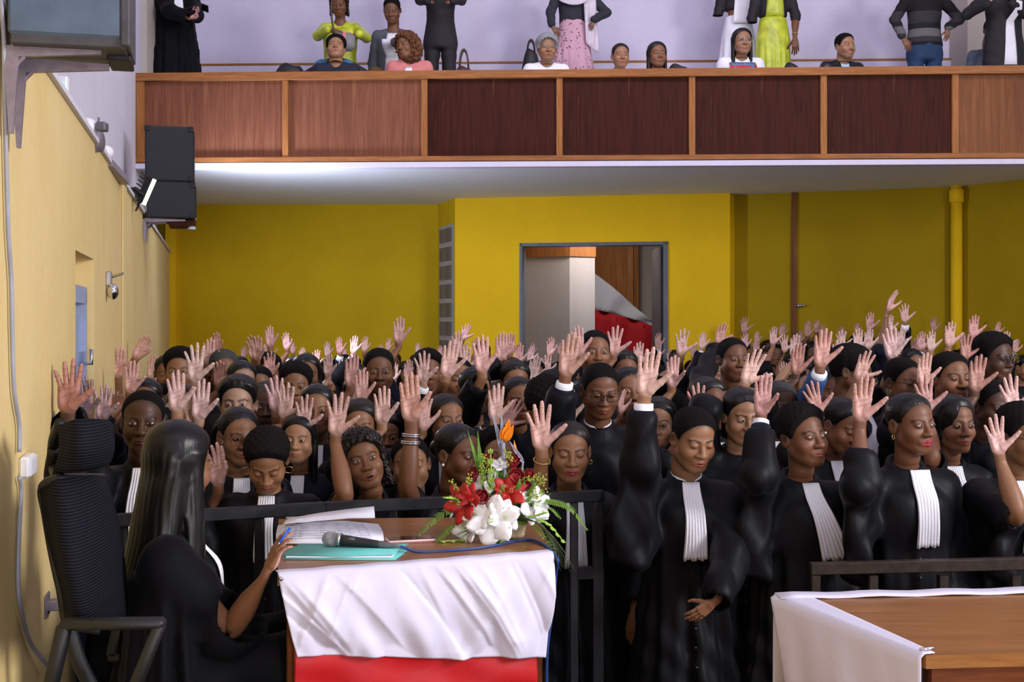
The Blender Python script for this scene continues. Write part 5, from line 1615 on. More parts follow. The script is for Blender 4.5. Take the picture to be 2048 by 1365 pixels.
def build_chair():
    Yc = 3.45
    t = thing('office_chair', 'black mesh office chair with headrest that the woman at the desk sits on', 'chair', (PX(215, Yc), Yc, DZ)); o = np.array(t.location)
    p = lambda px, py, Y: P(px, py, Y) - o
    def panel(name, rows, th, mat, nr=14, parent=None):
        rr = [spline(r, 5) for r in rows]
        cols = [spline([r[i] for r in rr], 4) for i in range(len(rr[0]))]
        G = np.array(cols).transpose(1, 0, 2)
        mb = MB(); sheet(mb, G, th); return mb.obj(name, MATS[mat], parent or t)
    # headrest: curved pad and its frame
    panel('headrest', [[p(122, 852, 3.30), p(160, 842, 3.24), p(205, 842, 3.34), p(219, 850, 3.48)], [p(126, 900, 3.27), p(162, 896, 3.20), p(210, 893, 3.32), p(222, 895, 3.47)], [p(112, 948, 3.30), p(150, 940, 3.24), p(196, 932, 3.33), p(214, 925, 3.48)]], .022, 'chair_mesh')
    mb = MB(); tube(mb, spline([p(121, 846, 3.36), p(108, 880, 3.45), p(106, 930, 3.5), p(116, 958, 3.36)], 6), .016, 10); tube(mb, spline([p(125, 856, 3.32), p(140, 905, 3.42), p(118, 948, 3.32)], 6), .010, 8)
    tube(mb, spline([p(108, 900, 3.46), p(100, 950, 3.5), p(104, 990, 3.46)], 6), .018, 10); mb.obj('headrest_bracket', MATS['chair_plastic'], t)
    panel('backrest', [[p(86, 978, 3.36), p(120, 960, 3.24), p(180, 953, 3.40), p(207, 957, 3.62)], [p(100, 1070, 3.30), p(135, 1065, 3.18), p(205, 1055, 3.38), p(232, 1050, 3.62)], [p(122, 1160, 3.28), p(150, 1160, 3.16), p(212, 1155, 3.36), p(246, 1150, 3.62)], [p(138, 1240, 3.30), p(165, 1245, 3.20), p(220, 1240, 3.40), p(252, 1240, 3.62)]], .02, 'chair_mesh')
    mb = MB(); tube(mb, spline([p(206, 956, 3.63), p(120, 958, 3.26), p(85, 976, 3.36), p(92, 1030, 3.33), p(106, 1110, 3.29), p(124, 1190, 3.28), p(140, 1245, 3.31), p(200, 1262, 3.34)], 6), .013, 8); mb.obj('back_frame', MATS['chair_plastic'], t)
    mb = MB(); tube(mb, spline([p(104, 985, 3.46), p(112, 1060, 3.44), p(128, 1180, 3.42), p(150, 1300, 3.42), p(190, 1390, 3.46)], 6), .022, 10); mb.obj('spine', MATS['chair_plastic'], t)
    # armrests: trapezoid loops
    for dy, nm in ((0, 0), (.62, 1)):
        a = lambda px, py: P(px, py, 3.10) - o + (-.04*nm, dy, -.06*nm)
        mb = MB(); c = [a(122, 1249), a(330, 1247), a(318, 1285), a(258, 1405), a(100, 1420), a(88, 1400)]
        beam(mb, c[0] + (0, 0, 0), c[1], .045, .028, r=.008); beam(mb, c[1] - (.012, 0, 0), c[3], .04, .030, r=.006); beam(mb, c[0] + (.01, 0, 0), c[5] + (.01, 0, 0), .04, .034, r=.006); beam(mb, c[3], c[5], .04, .03, r=.006)
        mb.obj('armrest', MATS['chair_plastic'], t)
    mb = MB(); x0 = PX(150, 3.3) - o[0]
    G = np.array([[(x0 + .05 + u*.52, -.26 + v*.52 + .0, .45 + .02*math.cos(u*3) - .03*(u**4)) for u in np.linspace(0, 1, 10)] for v in np.linspace(0, 1, 10)]); sheet(mb, G, .07); mb.obj('seat', MATS['chair_plastic'], t)
    mb = MB(); tube(mb, [(x0 + .3, 0, .08), (x0 + .3, 0, .42)], .03, 12)
    mb.obj('gas_lift', MATS['chair_plastic'], t)
    mb = MB()
    for i in range(5):
        a = 2*PI*i/5; beam(mb, (x0 + .3, 0, .11), (x0 + .3 + .30*math.cos(a), .30*math.sin(a), .075), .04, .03)
    mb.obj('base', MATS['chair_plastic'], t)
    for i in range(5):
        a = 2*PI*i/5; mb = MB(); tube(mb, [(x0 + .3 + .30*math.cos(a) - .012, .30*math.sin(a), .03), (x0 + .3 + .30*math.cos(a) + .012, .30*math.sin(a), .03)], .03, 12); mb.obj('castor', MATS['chair_plastic'], t)

def speaker_box(name, label, wallY, depthY, out, z0, z1, face, mat, group=None):
    """cabinet hung on the left wall: wallY..wallY+depthY along the wall, out = span from the wall"""
    t = thing(name, label, 'loudspeaker', wl(wallY, out[0], z0), math.atan2(WN[1], WN[0]), group)
    return t

def build_wall_things():
    # near loudspeaker, seen from below; cabinets stand square to the wall
    WA = math.atan2(WN[1], WN[0])
    def bracket(par, base, arm, drop, w=.030):
        mb = MB(); v0 = np.array(base, float); arm = np.array(arm, float)
        for (a, e, w0, w1, up) in ((v0, v0 + arm, w*1.5, w*.55, (0, 0, 1)), (v0 + (0, 0, .01), v0 - (0, 0, drop), w*1.5, w*.35, (1, 0, 0))):
            d = nrm(e - a); uu = np.array(up, float); sd = np.cross(d, uu)
            vv = []
            for q, ww in ((a, w0), (e, w1)):
                for s1, s2 in ((-1, -1), (1, -1), (1, 1), (-1, 1)): vv.append(q + sd*s1*.009 + uu*s2*ww*.5)
            mb.add(vv, [(3,2,1,0), (4,5,6,7), (0,1,5,4), (1,2,6,5), (2,3,7,6), (3,0,4,7)])
        tube(mb, spline([v0 + arm*.14 - (0, 0, .018), v0 + arm*.06 - (0, 0, .04), v0 - (0, 0, drop*.3)], 6), .008, 6)
        tube(mb, [v0 + arm*.1 + (0, 0, .006), v0 + arm*.95 + (0, 0, .002)], .006, 6)
        return mb.obj('bracket', MATS['bracket_metal'], par, False)
    Yn = 3.30; zb = ZY(64, Yn)
    t = thing('loudspeaker', 'large dark slate loudspeaker cabinet on wall brackets, top left corner', 'loudspeaker', wl(Yn, 0, zb), WA)
    mb = MB(); add_bbox(mb, (.028, 0, 0), (.330, .26, .62), .008); mb.obj('cabinet', MATS['speaker_slate'], t, False)
    mb = MB(); add_bbox(mb, (.034, .008, -.026), (.338, .27, .004), .004); mb.obj('base_board', MATS['speaker_edge'], t, False)
    mb = MB(); add_bbox(mb, (.326, -.004, -.02), (.350, .265, .60), .004); mb.obj('edge_trim', MATS['speaker_edge'], t, False)
    mb = MB(); add_bbox(mb, (.28, .10, -.040), (.346, .262, -.024), .003); mb.obj('foot', MATS['metal_black'], t, False)
    bracket(t, (.030, .055, -.034), (.24, 0, .006), .235); bracket(t, (.030, .185, -.052), (.25, 0, .006), .24)
    # far pair of stacked cabinets
    Yf = 9.75
    for i, (ya, yb_, lab) in enumerate(((250, 362, 'upper of two black loudspeaker cabinets stacked on the left wall'), (362, 436, 'lower of two black loudspeaker cabinets stacked on the left wall'))):
        z1, z0 = ZY(ya, Yf), ZY(yb_, Yf)
        t = thing('loudspeaker', lab, 'loudspeaker', wl(Yf, .035 if i else .02, z0), WA, 'stacked cabinets on the left wall')
        w = .375; h = z1 - z0
        mb = MB(); add_bbox(mb, (0, 0, .003), (w, .40, h), .012); mb.obj('cabinet', MATS['speaker_carpet'], t, False)
        for zz in (.02, h - .03):
            for x0_, x1_ in ((-.006, .035), (w - .035, w + .006)):
                mb = MB(); add_bbox(mb, (x0_, -.006, zz - .015), (x1_, .02, zz + .03), .003); mb.obj('corner_guard', MATS['metal_black'], t, False)
        mb = MB(); add_bbox(mb, (w - .004, .02, .03), (w + .012, .38, h - .03), .004); mb.obj('grille', MATS['metal_black'], t, False)
        if i == 1:
            bracket(t, (-.02, .05, -.014), (w*.86, 0, .004), .17, .022); bracket(t, (-.02, .30, -.014), (w*.86, 0, .004), .17, .022)
            mb = MB(); add_bbox(mb, (w*.45, .06, -.055), (w*1.02, .39, -.005), .003); mb.obj('tray', MATS['veneer_dark'], t, False)
    # floodlight beside them
    Yw = 8.6; c = P(285, 388, Yw)
    t = thing('floodlight', 'small black work light with a lit yellow-green tube on the left wall', 'lamp', c)
    mb = MB(); d = nrm(P(300, 352, Yw) - P(272, 412, Yw)); a = P(280, 405, Yw) - c; b = P(302, 354, Yw) - c
    beam(mb, a, b, .06, .05, up=(-.8, 0, .5)); 
    for i in range(7): q = a + (b - a)*((i + .5)/7); beam(mb, q + np.array([-.03, 0, .02]), q + np.array([-.062, 0, .045]), .055, .006, up=d)
    mb.obj('housing', MATS['metal_black'], t, False)
    mb = MB(); tube(mb, [a + (.028, -.012, -.018), b + (.028, -.012, -.018)], .016, 10); mb.obj('tube', MATS['led_tube'], t)
    mb = MB(); w0 = wl(Yw - .1, 0, ZY(380, Yw)) - c; beam(mb, w0, a + (b-a)*.25, .06, .02); tube(mb, spline([a, a + (-.03, 0, -.06), w0 + (.05, 0, -.10), w0 + (.02, 0, -.02)], 6), .006, 6); mb.obj('arm', MATS['metal_black'], t, False)
    # fittings on the ledge above the yellow wall
    def ledge(px, h=.02, off=-.06): Y = lwx(px, off); return wl(Y, off, ZTOP + h), Y
    Y = 5.9
    c = P(124, 168, 4.75)
    t = thing('exit_sign', 'tiny green lit exit light on the white upper left wall', 'exit sign', c); mb = MB(); add_bbox(mb, (-.022, -.01, -.03), (.022, .02, .03), .004); mb.obj('housing', MATS['plastic_white'], t, False)
    mb = MB(); add_bbox(mb, (-.014, -.013, -.006), (.014, -.009, .006), .001); mb.obj('lamp', MATS['led_green'], t, False)
    for (px, py, Y, lab, kind) in ((190, 254, 5.8, 'white spot lamp with a black box on the left wall ledge', 0), (196, 283, 6.0, 'small round grey lamp hanging from the left wall ledge', 1), (232, 345, 7.1, 'slim grey strip lamp lying along the left wall ledge', 2)):
        c = P(px, py, Y)
        t = thing('wall_lamp', lab, 'lamp', c)
        w0 = wl(Y, -.02, c[2]) - c
        if kind == 0:
            mb = MB(); ellip(mb, (-.035, 0, 0), (.045, .05, .045), 14, 10); mb.obj('lamp_head', MATS['plastic_white'], t)
            mb = MB(); add_bbox(mb, (.012, -.03, -.022), (.058, .03, .022), .006); mb.obj('box', MATS['plastic_grey'], t, False)
        elif kind == 1:
            mb = MB(); lathe(mb, [(.001, -.02), (.05, -.02), (.055, 0), (.05, .02), (.001, .02)], 18, (0, 0, 0), 0, np.array([[0, 0, 1], [0, 1, 0], [-1, 0, 0]])); mb.obj('lamp_head', MATS['bracket_metal'], t)
            mb = MB(); tube(mb, [(0, 0, .05), (.004, 0, .12)], .006, 6); mb.obj('stem', MATS['bracket_metal'], t)
        else:
            mb = MB(); d = nrm(P(250, 366, 7.6) - P(214, 328, 6.75)); beam(mb, -d*.42, d*.42, .06, .045, up=(0, 0, 1)); mb.obj('housing', MATS['bracket_metal'], t, False)
            mb = MB(); ellip(mb, -d*.46 + (0, 0, .05), (.045, .045, .04), 12, 8); mb.obj('lamp_head', MATS['plastic_white'], t)
        mb = MB(); tube(mb, [w0, (-.02, 0, 0)], .008, 6); mb.obj('arm', MATS['bracket_metal'], t)
    Y = lwx(212); c = wl(Y, .0, ZY(565, Y))
    t = thing('wall_bracket_lamp', 'small metal lamp fitting on the yellow left wall above the blue door', 'lamp', c, math.atan2(WN[1], WN[0]))
    mb = MB(); add_bbox(mb, (0, -.03, -.02), (.03, .03, .06), .006); tube(mb, [(.03, 0, .03), (.09, -.02, .05)], .008, 8); mb.obj('fitting', MATS['steel'], t, False)
    mb = MB(); ellip(mb, (.035, 0, -.05), (.032, .04, .045), 14, 9); mb.obj('globe', MATS['chrome'], t)
    # conduit and junction box near the camera
    def wp(px, py, off=.012): Y = lwx(px, off); return wl(Y, off, ZY(py, Y))
    t = MB(); pts = spline([wp(-6, -60), wp(6, 60), wp(9, 180), wp(12, 320), wp(16, 460), wp(22, 560), wp(24, 660), wp(28, 780), wp(38, 850), wp(38, 905)], 6)
    tube(t, pts, .0065, 8); tag(t.obj('cable', MATS['cable_grey']), 'grey cable running down the near left wall into the white junction box', 'cable')
    t = MB(); pts = spline([wp(38, 955), wp(42, 985), wp(38, 1060), wp(36, 1170), wp(44, 1230), wp(62, 1290), wp(97, 1335, .03)], 6)
    tube(t, pts, .0065, 8); tag(t.obj('cable', MATS['cable_grey']), 'grey cable hanging from below the white junction box towards the floor', 'cable')
    Y = lwx(44); c = wl(Y, 0, ZY(932, Y))
    t = thing('junction_box', 'white square junction box on the near left wall', 'junction box', c, math.atan2(WN[1], WN[0]))
    mb = MB(); add_bbox(mb, (0, -.075, -.033), (.032, .075, .033), .008); mb.obj('box', MATS['plastic_white'], t, False)
    mb = MB(); add_bbox(mb, (.030, -.066, -.028), (.036, .066, .028), .004); mb.obj('lid', MATS['plastic_white'], t, False)
    Y = lwx(92); c = wl(Y, 0, ZY(1211, Y))
    t = thing('wall_bracket', 'paint-spattered steel stub fixed low on the left wall behind the chair', 'bracket', c, math.atan2(WN[1], WN[0]))
    mb = MB(); beam(mb, (0, 0, 0), (.09, 0, 0), .05, .036); mb.obj('tube', MATS['bracket_metal'], t, False)
    mb = MB(); add_bbox(mb, (0, -.05, -.04), (.008, .05, .04), .003); mb.obj('plate', MATS['bracket_metal'], t, False)
# ------------------------------------------------------------------ the audience, the balcony and the woman at the desk
def clothes(top=None, bottom=None, legs=None, hem=.60, sleeve=.95, seat=False, skirt=None, extra=None, width=1., open_front=None):
    """ordinary clothes: a top with sleeves and, below it, trousers or a skirt"""
    def build(root, Bz, k, AA, h):
        arms = list(AA)
        for s in (-1, 1):
            if s not in [a['side'] for a in AA]:
                S = np.array([s*.158*k, .012*k, Bz - .085*k])
                arms.append(dict(side=s, S=S, E=S + np.array([s*.055, .02, -.27])*k, W0=S + np.array([s*.045, -.06, -.50])*k))
        def tf(X, Y, Z):
            x, y, z = X/k, Y/k, (Z - Bz)/k; t = -z
            w = np.interp(t, [0, .1, .38, .60, .8], [.15, .160, .140, .168, .18]) * width; dp = np.interp(t, [0, .1, .2, .4, .6], [.09, .10, .118, .105, .12]) * width
            d = (np.sqrt((x/w)**2 + ((y - .004)/dp)**2) - 1) * np.minimum(w, dp) + .003*np.sin(x*45 + z*20)*np.sin(z*30)
            d = smax(smax(d, z + .10, .05), -(z + hem), .012)
            sh = s_cap(np.abs(x), y, z, (0, .008, -.050), (.148, .012, -.094), .056, .060)
            d = smin(d, sh, .05)
            d = smax(d, -s_cap(x, y, z, (0, -.012, -.02), (0, -.01, .2), .058), .008)
            for A in arms:
                S, E, W = [(np.asarray(A[q], float) - (0, 0, Bz))/k for q in ('S', 'E', 'W0')]
                C = E + (W - E) * sleeve
                sl = smin(s_cap(x, y, z, S, E, .060, .050), s_cap(x, y, z, E, C, .050, .042), .02) + .002*np.sin(z*70 + x*30)
                d = smin(d, sl, .02)
            return d * k
        def bf(X, Y, Z):
            x, y, z = X/k, Y/k, (Z - Bz)/k; t = -z; AX = np.abs(x); H = Bz/k
            w = np.interp(t, [.36, .58, .7], [.135, .170, .165]); dp = np.interp(t, [.36, .58, .7], [.10, .125, .12])
            d = (np.sqrt((x/w)**2 + (y/dp)**2) - 1) * np.minimum(w, dp)
            d = smax(smax(d, z + .36, .02), -(z + .72), .04)
            if skirt:
                w = np.interp(t, [.36, .58, 1.2], [.135, .175, skirt]); th = np.arctan2(y, x)
                s = (np.sqrt((x/w)**2 + (y/(w*.75))**2) - 1)*w*.75 + .008*np.sin(th*14 + z*3)*ss(.45, .9, t)
                return smax(smax(s, z + .36, .02), -(z + H - .015), .01) * k
            if seat:
                lg = smin(s_cap(AX, y, z, (.09, .0, -.60), (.12, -.40, -.56), .085, .070), s_cap(AX, y, z, (.12, -.40, -.56), (.12, -.38, -.98), .070, .055), .03)
            else:
                lg = smin(s_cap(AX, y, z, (.085, .0, -.64), (.092, -.01, -H*.66), .088, .064), s_cap(AX, y, z, (.092, -.01, -H*.66), (.10, .02, -H + .06), .064, .055), .03)
            return smin(d, lg + .003*np.sin(z*50), .03) * k
        x = max(.30*k, max(max(abs(np.asarray(a['W0'])[0]), abs(np.asarray(a['E'])[0])) for a in arms) + .1)
        y0 = min([-.2*k] + [np.asarray(a['W0'])[1] - .12 for a in arms] + [-.52*k if seat else 0])
        zt = max([Bz + .08] + [np.asarray(a['W0'])[2] + .1 for a in arms])
        v, f = nets(tf, (-x, y0, Bz - (hem + .05)*k), (x, .26*k, zt), h*.8)
        mb = MB(); mb.add(v, f); mb.obj(top[0], MATS[top[1]], root)
        if bottom:
            v, f = nets(bf, (-.36*k, -.52*k if seat else -.30*k, .02), (.36*k, .3*k, Bz - .30*k), h*.9)
            mb = MB(); mb.add(v, f); mb.obj(bottom[0], MATS[bottom[1]], root)
        if open_front:           # a lighter shirt showing between the lapels
            for nm, mat, w0, w1, L, dz in open_front:
                t = np.linspace(0, 1, 12)[:, None]; u = np.linspace(-1, 1, 7)[None, :]
                X = u*(w0 + (w1 - w0)*t)*k/2; Z = Bz + dz*k - L*k*t + 0*u
                G = np.stack([X, front_y(tf, X, Z) - .006, Z], -1); G[..., 1] = np.minimum(G[..., 1], G[..., 1].min(1, keepdims=True) + .02)
                mb = MB(); sheet(mb, G, .004); mb.obj(nm, MATS[mat], root)
        if extra: extra(root, Bz, k, tf, bf)
    return build

def stripes(name, cols, period, axis='Z', rough=.8):
    t = NT(name); v = t.coords(); s = t.node('ShaderNodeSeparateXYZ'); t.link(v, s.inputs[0])
    m = t.node('ShaderNodeMath', operation='DIVIDE'); t.link(s.outputs[axis], m.inputs[0]); m.inputs[1].default_value = period
    f = t.node('ShaderNodeMath', operation='FRACT'); t.link(m.outputs[0], f.inputs[0])
    r = t.node('ShaderNodeValToRGB'); r.color_ramp.interpolation = 'CONSTANT'; e = r.color_ramp.elements
    while len(e) < len(cols): e.new(.5)
    for i, (p, c) in enumerate(cols): e[i].position = p; e[i].color = (*c, 1)
    t.link(f.outputs[0], r.inputs['Fac']); t.base(r.outputs['Color']); setp(t.b, rough, 0, .2); MATS[name] = t.m

def wear_materials():
    simple('lime_satin', (.46, .52, .03), .35, var=.25, scale=12, bump=.5, bscale=14)
    simple('denim_blue', (.055, .20, .36), .8, var=.2); simple('denim_dark', (.010, .035, .095), .8, var=.2)
    simple('wool_grey', (.075, .082, .10), .8, var=.15); simple('shirt_white', (.78, .78, .84), .7, var=.05)
    simple('trousers_brown', (.15, .085, .018), .8, var=.2); simple('navy_knit', (.008, .010, .028), .8)
    simple('cardigan_pink', (.62, .20, .19), .8, var=.12, bump=.3); simple('suit_black', (.008, .007, .009), .75)
    simple('cardigan_black', (.020, .021, .030), .85); simple('leather_black', (.008, .008, .010), .3, bump=.4, bscale=30)
    simple('shirt_blue', (.10, .19, .36), .7); simple('shirt_sky', (.38, .58, .72), .7); simple('shirt_steel', (.085, .105, .15), .7, var=.3)
    simple('shawl_blush', (.62, .54, .62), .7); simple('fur_dark', (.030, .026, .030), .9, var=.5, scale=40, bump=1., bscale=60)
    simple('bag_black', (.008, .008, .009), .5); simple('bag_brown', (.05, .022, .014), .5); simple('bag_grey', (.20, .19, .21), .7)
    simple('braid_red', (.45, .03, .05), .7)
    t = NT('floral_pink'); v = t.coords(); n = t.node('ShaderNodeTexVoronoi'); n.inputs['Scale'].default_value = 26; t.link(v, n.inputs['Vector'])
    t.base(t.ramp(n.outputs['Distance'], [(.16, (.10, .05, .05)), (.30, (.58, .34, .42))])); setp(t.b, .8, 0, .2); MATS['floral_pink'] = t.m
    t = NT('leafy_white'); v = t.coords(); f = t.noise(v, 11, 2)
    t.base(t.ramp(f, [(.50, (.72, .74, .74)), (.54, (.07, .16, .05))])); setp(t.b, .8, 0, .2); MATS['leafy_white'] = t.m
    stripes('sweater_stripes', [(0, (.012, .011, .013)), (.30, (.012, .011, .013)), (.47, (.035, .034, .038)), (.56, (.13, .12, .125)), (.70, (.016, .016, .020)), (.80, (.035, .034, .038))], .60)

def handbag(label, px, py, Y, w, h, mat, hnd=.0, floor=4.10):
    z1 = ZY(py, Y); o = (PX(px, Y), Y, floor)
    t = thing('handbag', label, 'bag', o)
    H = z1 - floor
    def fn(X, Yy, Z): return smax(s_ell(X, Yy, Z - H*.45, (0, 0, 0), (w*.62, .11, H*.62)), np.abs(Z - H*.5) - H*.5 + .02*np.sin(X*30) , .02)
    v, f = nets(fn, (-w, -.16, -.01), (w, .16, H + .03), .014)
    mb = MB(); mb.add(v, f); mb.obj('bag_body', MATS[mat], t)
    if hnd:
        for s in (-1, 1):
            mb = MB(); tube(mb, bez((-w*.22, s*.035, H - .02), (-w*.20, s*.04, H + hnd*1.35), (w*.20, s*.04, H + hnd*1.35), (w*.22, s*.035, H - .02), 14), .009, 6); mb.obj('handle', MATS[mat], t)
    return t

def balcony_people():
    wear_materials()
    C = clothes
    def arm(tip, wrist, side, Y, pose='r', **kw): return dict(tip=tip, wrist=wrist, side=side, Y=Y, pose=pose, cover=.9, **kw)
    dn = dict(back=True, yaw=0)
    # standing at the left in a gown
    person('person in a black gown with white bands holding a phone, standing at balcony left end', 12.5, (352, -58), 1.08, 20, 18, body=25, hair='crop', skin='dark', tier=2, floor=4.10, jabot={'L': .30}, gown='gown_matte',
           arms=[arm((407, 16), (384, 26), 1, 12.2, 'g', hint=(1, .2, -1)), arm((404, 28), (382, 36), -1, 12.15, 'g')])
    t = thing('smartphone', 'phone held in both hands by the gowned person on the balcony', 'phone', P(410, 15, 12.15)); mb = MB(); add_bbox(mb, (-.035, -.012, -.05), (.04, .0, .05), .003, 0, rotm(0, 60, 20)); mb.obj('case', MATS['phone_glass'], t, False)
    # second tier, seated
    def lap(root, Bz, k, tf, bf):
        mb = MB(); G = []
        for v in np.linspace(0, 1, 9): G.append([(x*.34, -.12 - .34*v, Bz - .50 + .05*math.cos(x*2.6) - .10*v*v - .06*abs(x)**2) for x in np.linspace(-1, 1, 15)])
        sheet(mb, np.array(G), .05); mb.obj('coat', MATS['fur_dark'], root)
    person('seated woman in a shiny lime green blouse looking into the bag on her lap', 12.35, (678, 6), 1.02, 0, 26, hair='curly', hmat='hair_brown', skin='dark', tier=2, floor=4.15, make_robe=False, fem=1, eyes='closed',
           arms=[arm((692, 72), (664, 61), -1, 12.0, 'g', back=True, hint=(-1, .1, -.7)), arm((690, 78), (712, 70), 1, 12.0, 'g', back=True, hint=(1, .1, -.7))], garments=C(('blouse', 'lime_satin'), ('jeans', 'denim_blue'), seat=True, extra=lap, width=1.15))
    t = thing('handbag', 'grey and pink handbag on the lap of the woman in lime green', 'bag', P(690, 92, 11.95))
    mb = MB(); add_bbox(mb, (-.13, -.05, -.05), (.10, .06, .13), .04); mb.obj('bag_body', MATS['bag_grey'], t); mb = MB(); add_bbox(mb, (-.02, -.054, -.02), (.015, .062, .134), .006); mb.obj('stripe', MATS['cardigan_pink'], t)
    mb = MB(); tube(mb, bez((-.10, 0, .1), (-.16, -.02, .35), (-.14, -.02, .52), (-.08, .12, .60), 12), .010, 6); mb.obj('strap', MATS['bag_brown'], t)
    person('seated man in a grey jacket and open white shirt looking down', 12.45, (784, 20), 1.03, -4, 24, hair='crop', skin='dark', tier=2, floor=4.15, make_robe=False, eyes='closed',
           arms=[arm((800, 104), (790, 88), 1, 12.05, 'g', back=True)], garments=C(('jacket', 'wool_grey'), ('trousers', 'trousers_brown'), seat=True, hem=.62, width=1.12, open_front=[('shirt', 'shirt_white', .10, .15, .52, -.03)]))
    # first row, seated behind the balcony front
    person('man in a navy v-neck leaning back with face raised, front of balcony', 11.75, (672, 97), 1.05, 5, -18, hair='thick', skin='tan', tier=2, floor=3.6, neckdrop=.004, make_robe=False, mouth=.3, eyes='closed', garments=C(('sweater', 'navy_knit')))
    person('woman with large ginger curls in a pink cardigan over a white top', 11.75, (812, 92), 1.05, -32, 4, -8, body=0, hair='bigcurl', hmat='hair_ginger', skin='brown', tier=2, floor=3.6, neckdrop=.004, make_robe=False, fem=1, eyes='closed',
           garments=C(('cardigan', 'cardigan_pink'), open_front=[('top', 'shirt_white', .06, .14, .40, -.10)]))
    person('elderly woman with short white hair in a white open-collared blouse', 11.75, (1094, 97), 1.06, 8, 2, hair='waves', hmat='hair_grey', skin='tan', tier=2, floor=3.6, neckdrop=.004, make_robe=False, fem=1, mouth=.25, ear='small', brow=(.2, .2, .2), garments=C(('blouse', 'shirt_white'), width=1.1))
    person('woman in a white blouse printed with green leaves, hair pulled back', 11.85, (1241, 112), 1.0, 8, 2, hair='slick', hmat='hair_brown', skin='tan', tier=2, floor=3.6, neckdrop=.004, make_robe=False, fem=1, garments=C(('blouse', 'leafy_white'), width=1.15))
    person('woman with straight dark hair and a dark top, beside black furry bag', 11.85, (1314, 110), 1.04, 12, 0, hair='bob', hmat='hair_brown', skin='brown', tier=2, floor=3.6, neckdrop=.004, make_robe=False, fem=1, garments=C(('blouse', 'suit_black')))
    person('woman with glasses and long dark hair in a blue and white top', 11.8, (1484, 84), 1.08, 6, 0, hair='long', hmat='hair_black', skin='tan', tier=2, floor=3.6, neckdrop=.004, make_robe=False, fem=1, glasses=('round', 'steel'),
           garments=C(('sweater', 'shirt_white'), width=1.2, open_front=[('braid', 'braid_red', .24, .30, .40, -.09), ('top', 'shirt_blue', .22, .28, .42, -.085)]))
    person('man in a black leather jacket with glasses pushed up on his head', 11.8, (1690, 93), 1.05, 22, 2, body=10, hair='crop', skin='tan', tier=2, floor=3.6, neckdrop=.004, make_robe=False, glasses=('top', 'plastic_black'), stubble=.5,
           garments=C(('jacket', 'leather_black'), width=1.2, open_front=[('shirt', 'shirt_sky', .09, .07, .16, -.0)]))
    # standing behind
    person('person standing in a black suit with white cuffs, hands together at the chest', 12.7, (880, -74), 1.03, 0, 20, hair='crop', skin='dark', tier=2, floor=4.1, make_robe=False,
           arms=[arm((872, 6), (859, 3), -1, 12.35, 'g', back=True, wear=('cuff',), hint=(-1, .2, -.6)), arm((886, 8), (902, 3), 1, 12.35, 'g', back=True, wear=('cuff',), hint=(1, .2, -.6))], garments=C(('jacket', 'suit_black'), ('trousers', 'suit_black'), hem=.50))
    person('woman standing in a long pink floral skirt and black cardigan with a pale shawl', 12.8, (1146, -62), 1.0, 0, 5, fem=1, hair='long', hmat='hair_black', skin='brown', tier=2, floor=4.1, make_robe=False,
           arms=[arm((1119, 74), (1106, 54), -1, 12.55, 'r', back=True, hint=(-1, .3, -.3)), arm((1182, 62), (1186, 44), 1, 12.7, 'r', back=True, hint=(1, .3, -.3))],
           garments=C(('cardigan', 'cardigan_black'), ('skirt', 'floral_pink'), hem=.50, skirt=.27, extra=shawl))
    person('woman standing in a white dress under a black jacket, behind the bespectacled woman', 12.95, (1478, -70), 1.02, 0, 0, fem=1, hair='long', hmat='hair_black', skin='brown', tier=2, floor=4.1, make_robe=False,
           garments=C(('jacket', 'suit_black'), ('skirt', 'shirt_white'), hem=.30, skirt=.24, extra=dress_front))
    person('person standing in a shiny lime dress and black jacket, left arm hanging down', 12.6, (1548, -70), 1.02, 0, 0, fem=1, hair='slick', hmat='hair_black', skin='dark', tier=2, floor=4.1, make_robe=False,
           arms=[arm((1592, 112), (1590, 78), 1, 12.5, 'r', back=True, wear=('bracelet',), hint=(1, .3, -.3))], garments=C(('jacket', 'suit_black'), ('skirt', 'lime_satin'), hem=.36, skirt=.18, open_front=[('dress', 'lime_satin', .14, .20, .36, -.06)]))
    person('man standing in a black sweater with grey stripes and blue jeans', 12.5, (1852, -60), 1.06, 0, 0, hair='crop', skin='brown', tier=2, floor=4.1, make_robe=False,
           arms=[arm((1822, 104), (1808, 78), -1, 12.35, 'r', back=True, hint=(-1, .3, -.3)), arm((1893, 84), (1895, 60), 1, 12.4, 'r', back=True, hint=(1, .3, -.3))], garments=C(('sweater', 'sweater_stripes'), ('jeans', 'denim_dark'), hem=.58, width=1.1))
    person('man in a grey-blue shirt sitting half hidden behind the black-suited person at right', 12.55, (1985, 62), 1.0, 15, 20, hair='crop', skin='brown', tier=2, floor=4.1, make_robe=False, garments=C(('shirt', 'shirt_steel'), ('trousers', 'suit_black'), seat=True))
    person('person in a black coat over white, standing at the right end of balcony', 12.0, (2014, -66), 1.06, 10, 5, hair='crop', skin='brown', tier=2, floor=4.1, make_robe=False,
           arms=[arm((2036, -8), (2026, 4), 1, 11.75, 'g', hint=(1, .2, -.8)), arm((1985, -12), (1978, 4), -1, 11.8, 'g', hint=(-1, .2, -.8))], garments=C(('coat', 'suit_black'), ('trousers', 'suit_black'), hem=.80, width=1.15, open_front=[('shirt', 'shirt_white', .05, .13, .75, -.08)]))
    handbag('black bag standing alone at the left behind the balcony rail', 580, 129, 11.85, .30, .4, 'bag_black')
    handbag('black handbag with upright handles behind the white-haired woman', 1062, 100, 12.2, .17, .4, 'bag_black', .10)
    handbag('small brown handbag with tall loop handles on the balcony', 928, 134, 11.9, .20, .4, 'bag_brown', .17)
    handbag('round black furry bag beside the dark-haired woman on the balcony', 1356, 130, 11.95, .24, .4, 'fur_dark')
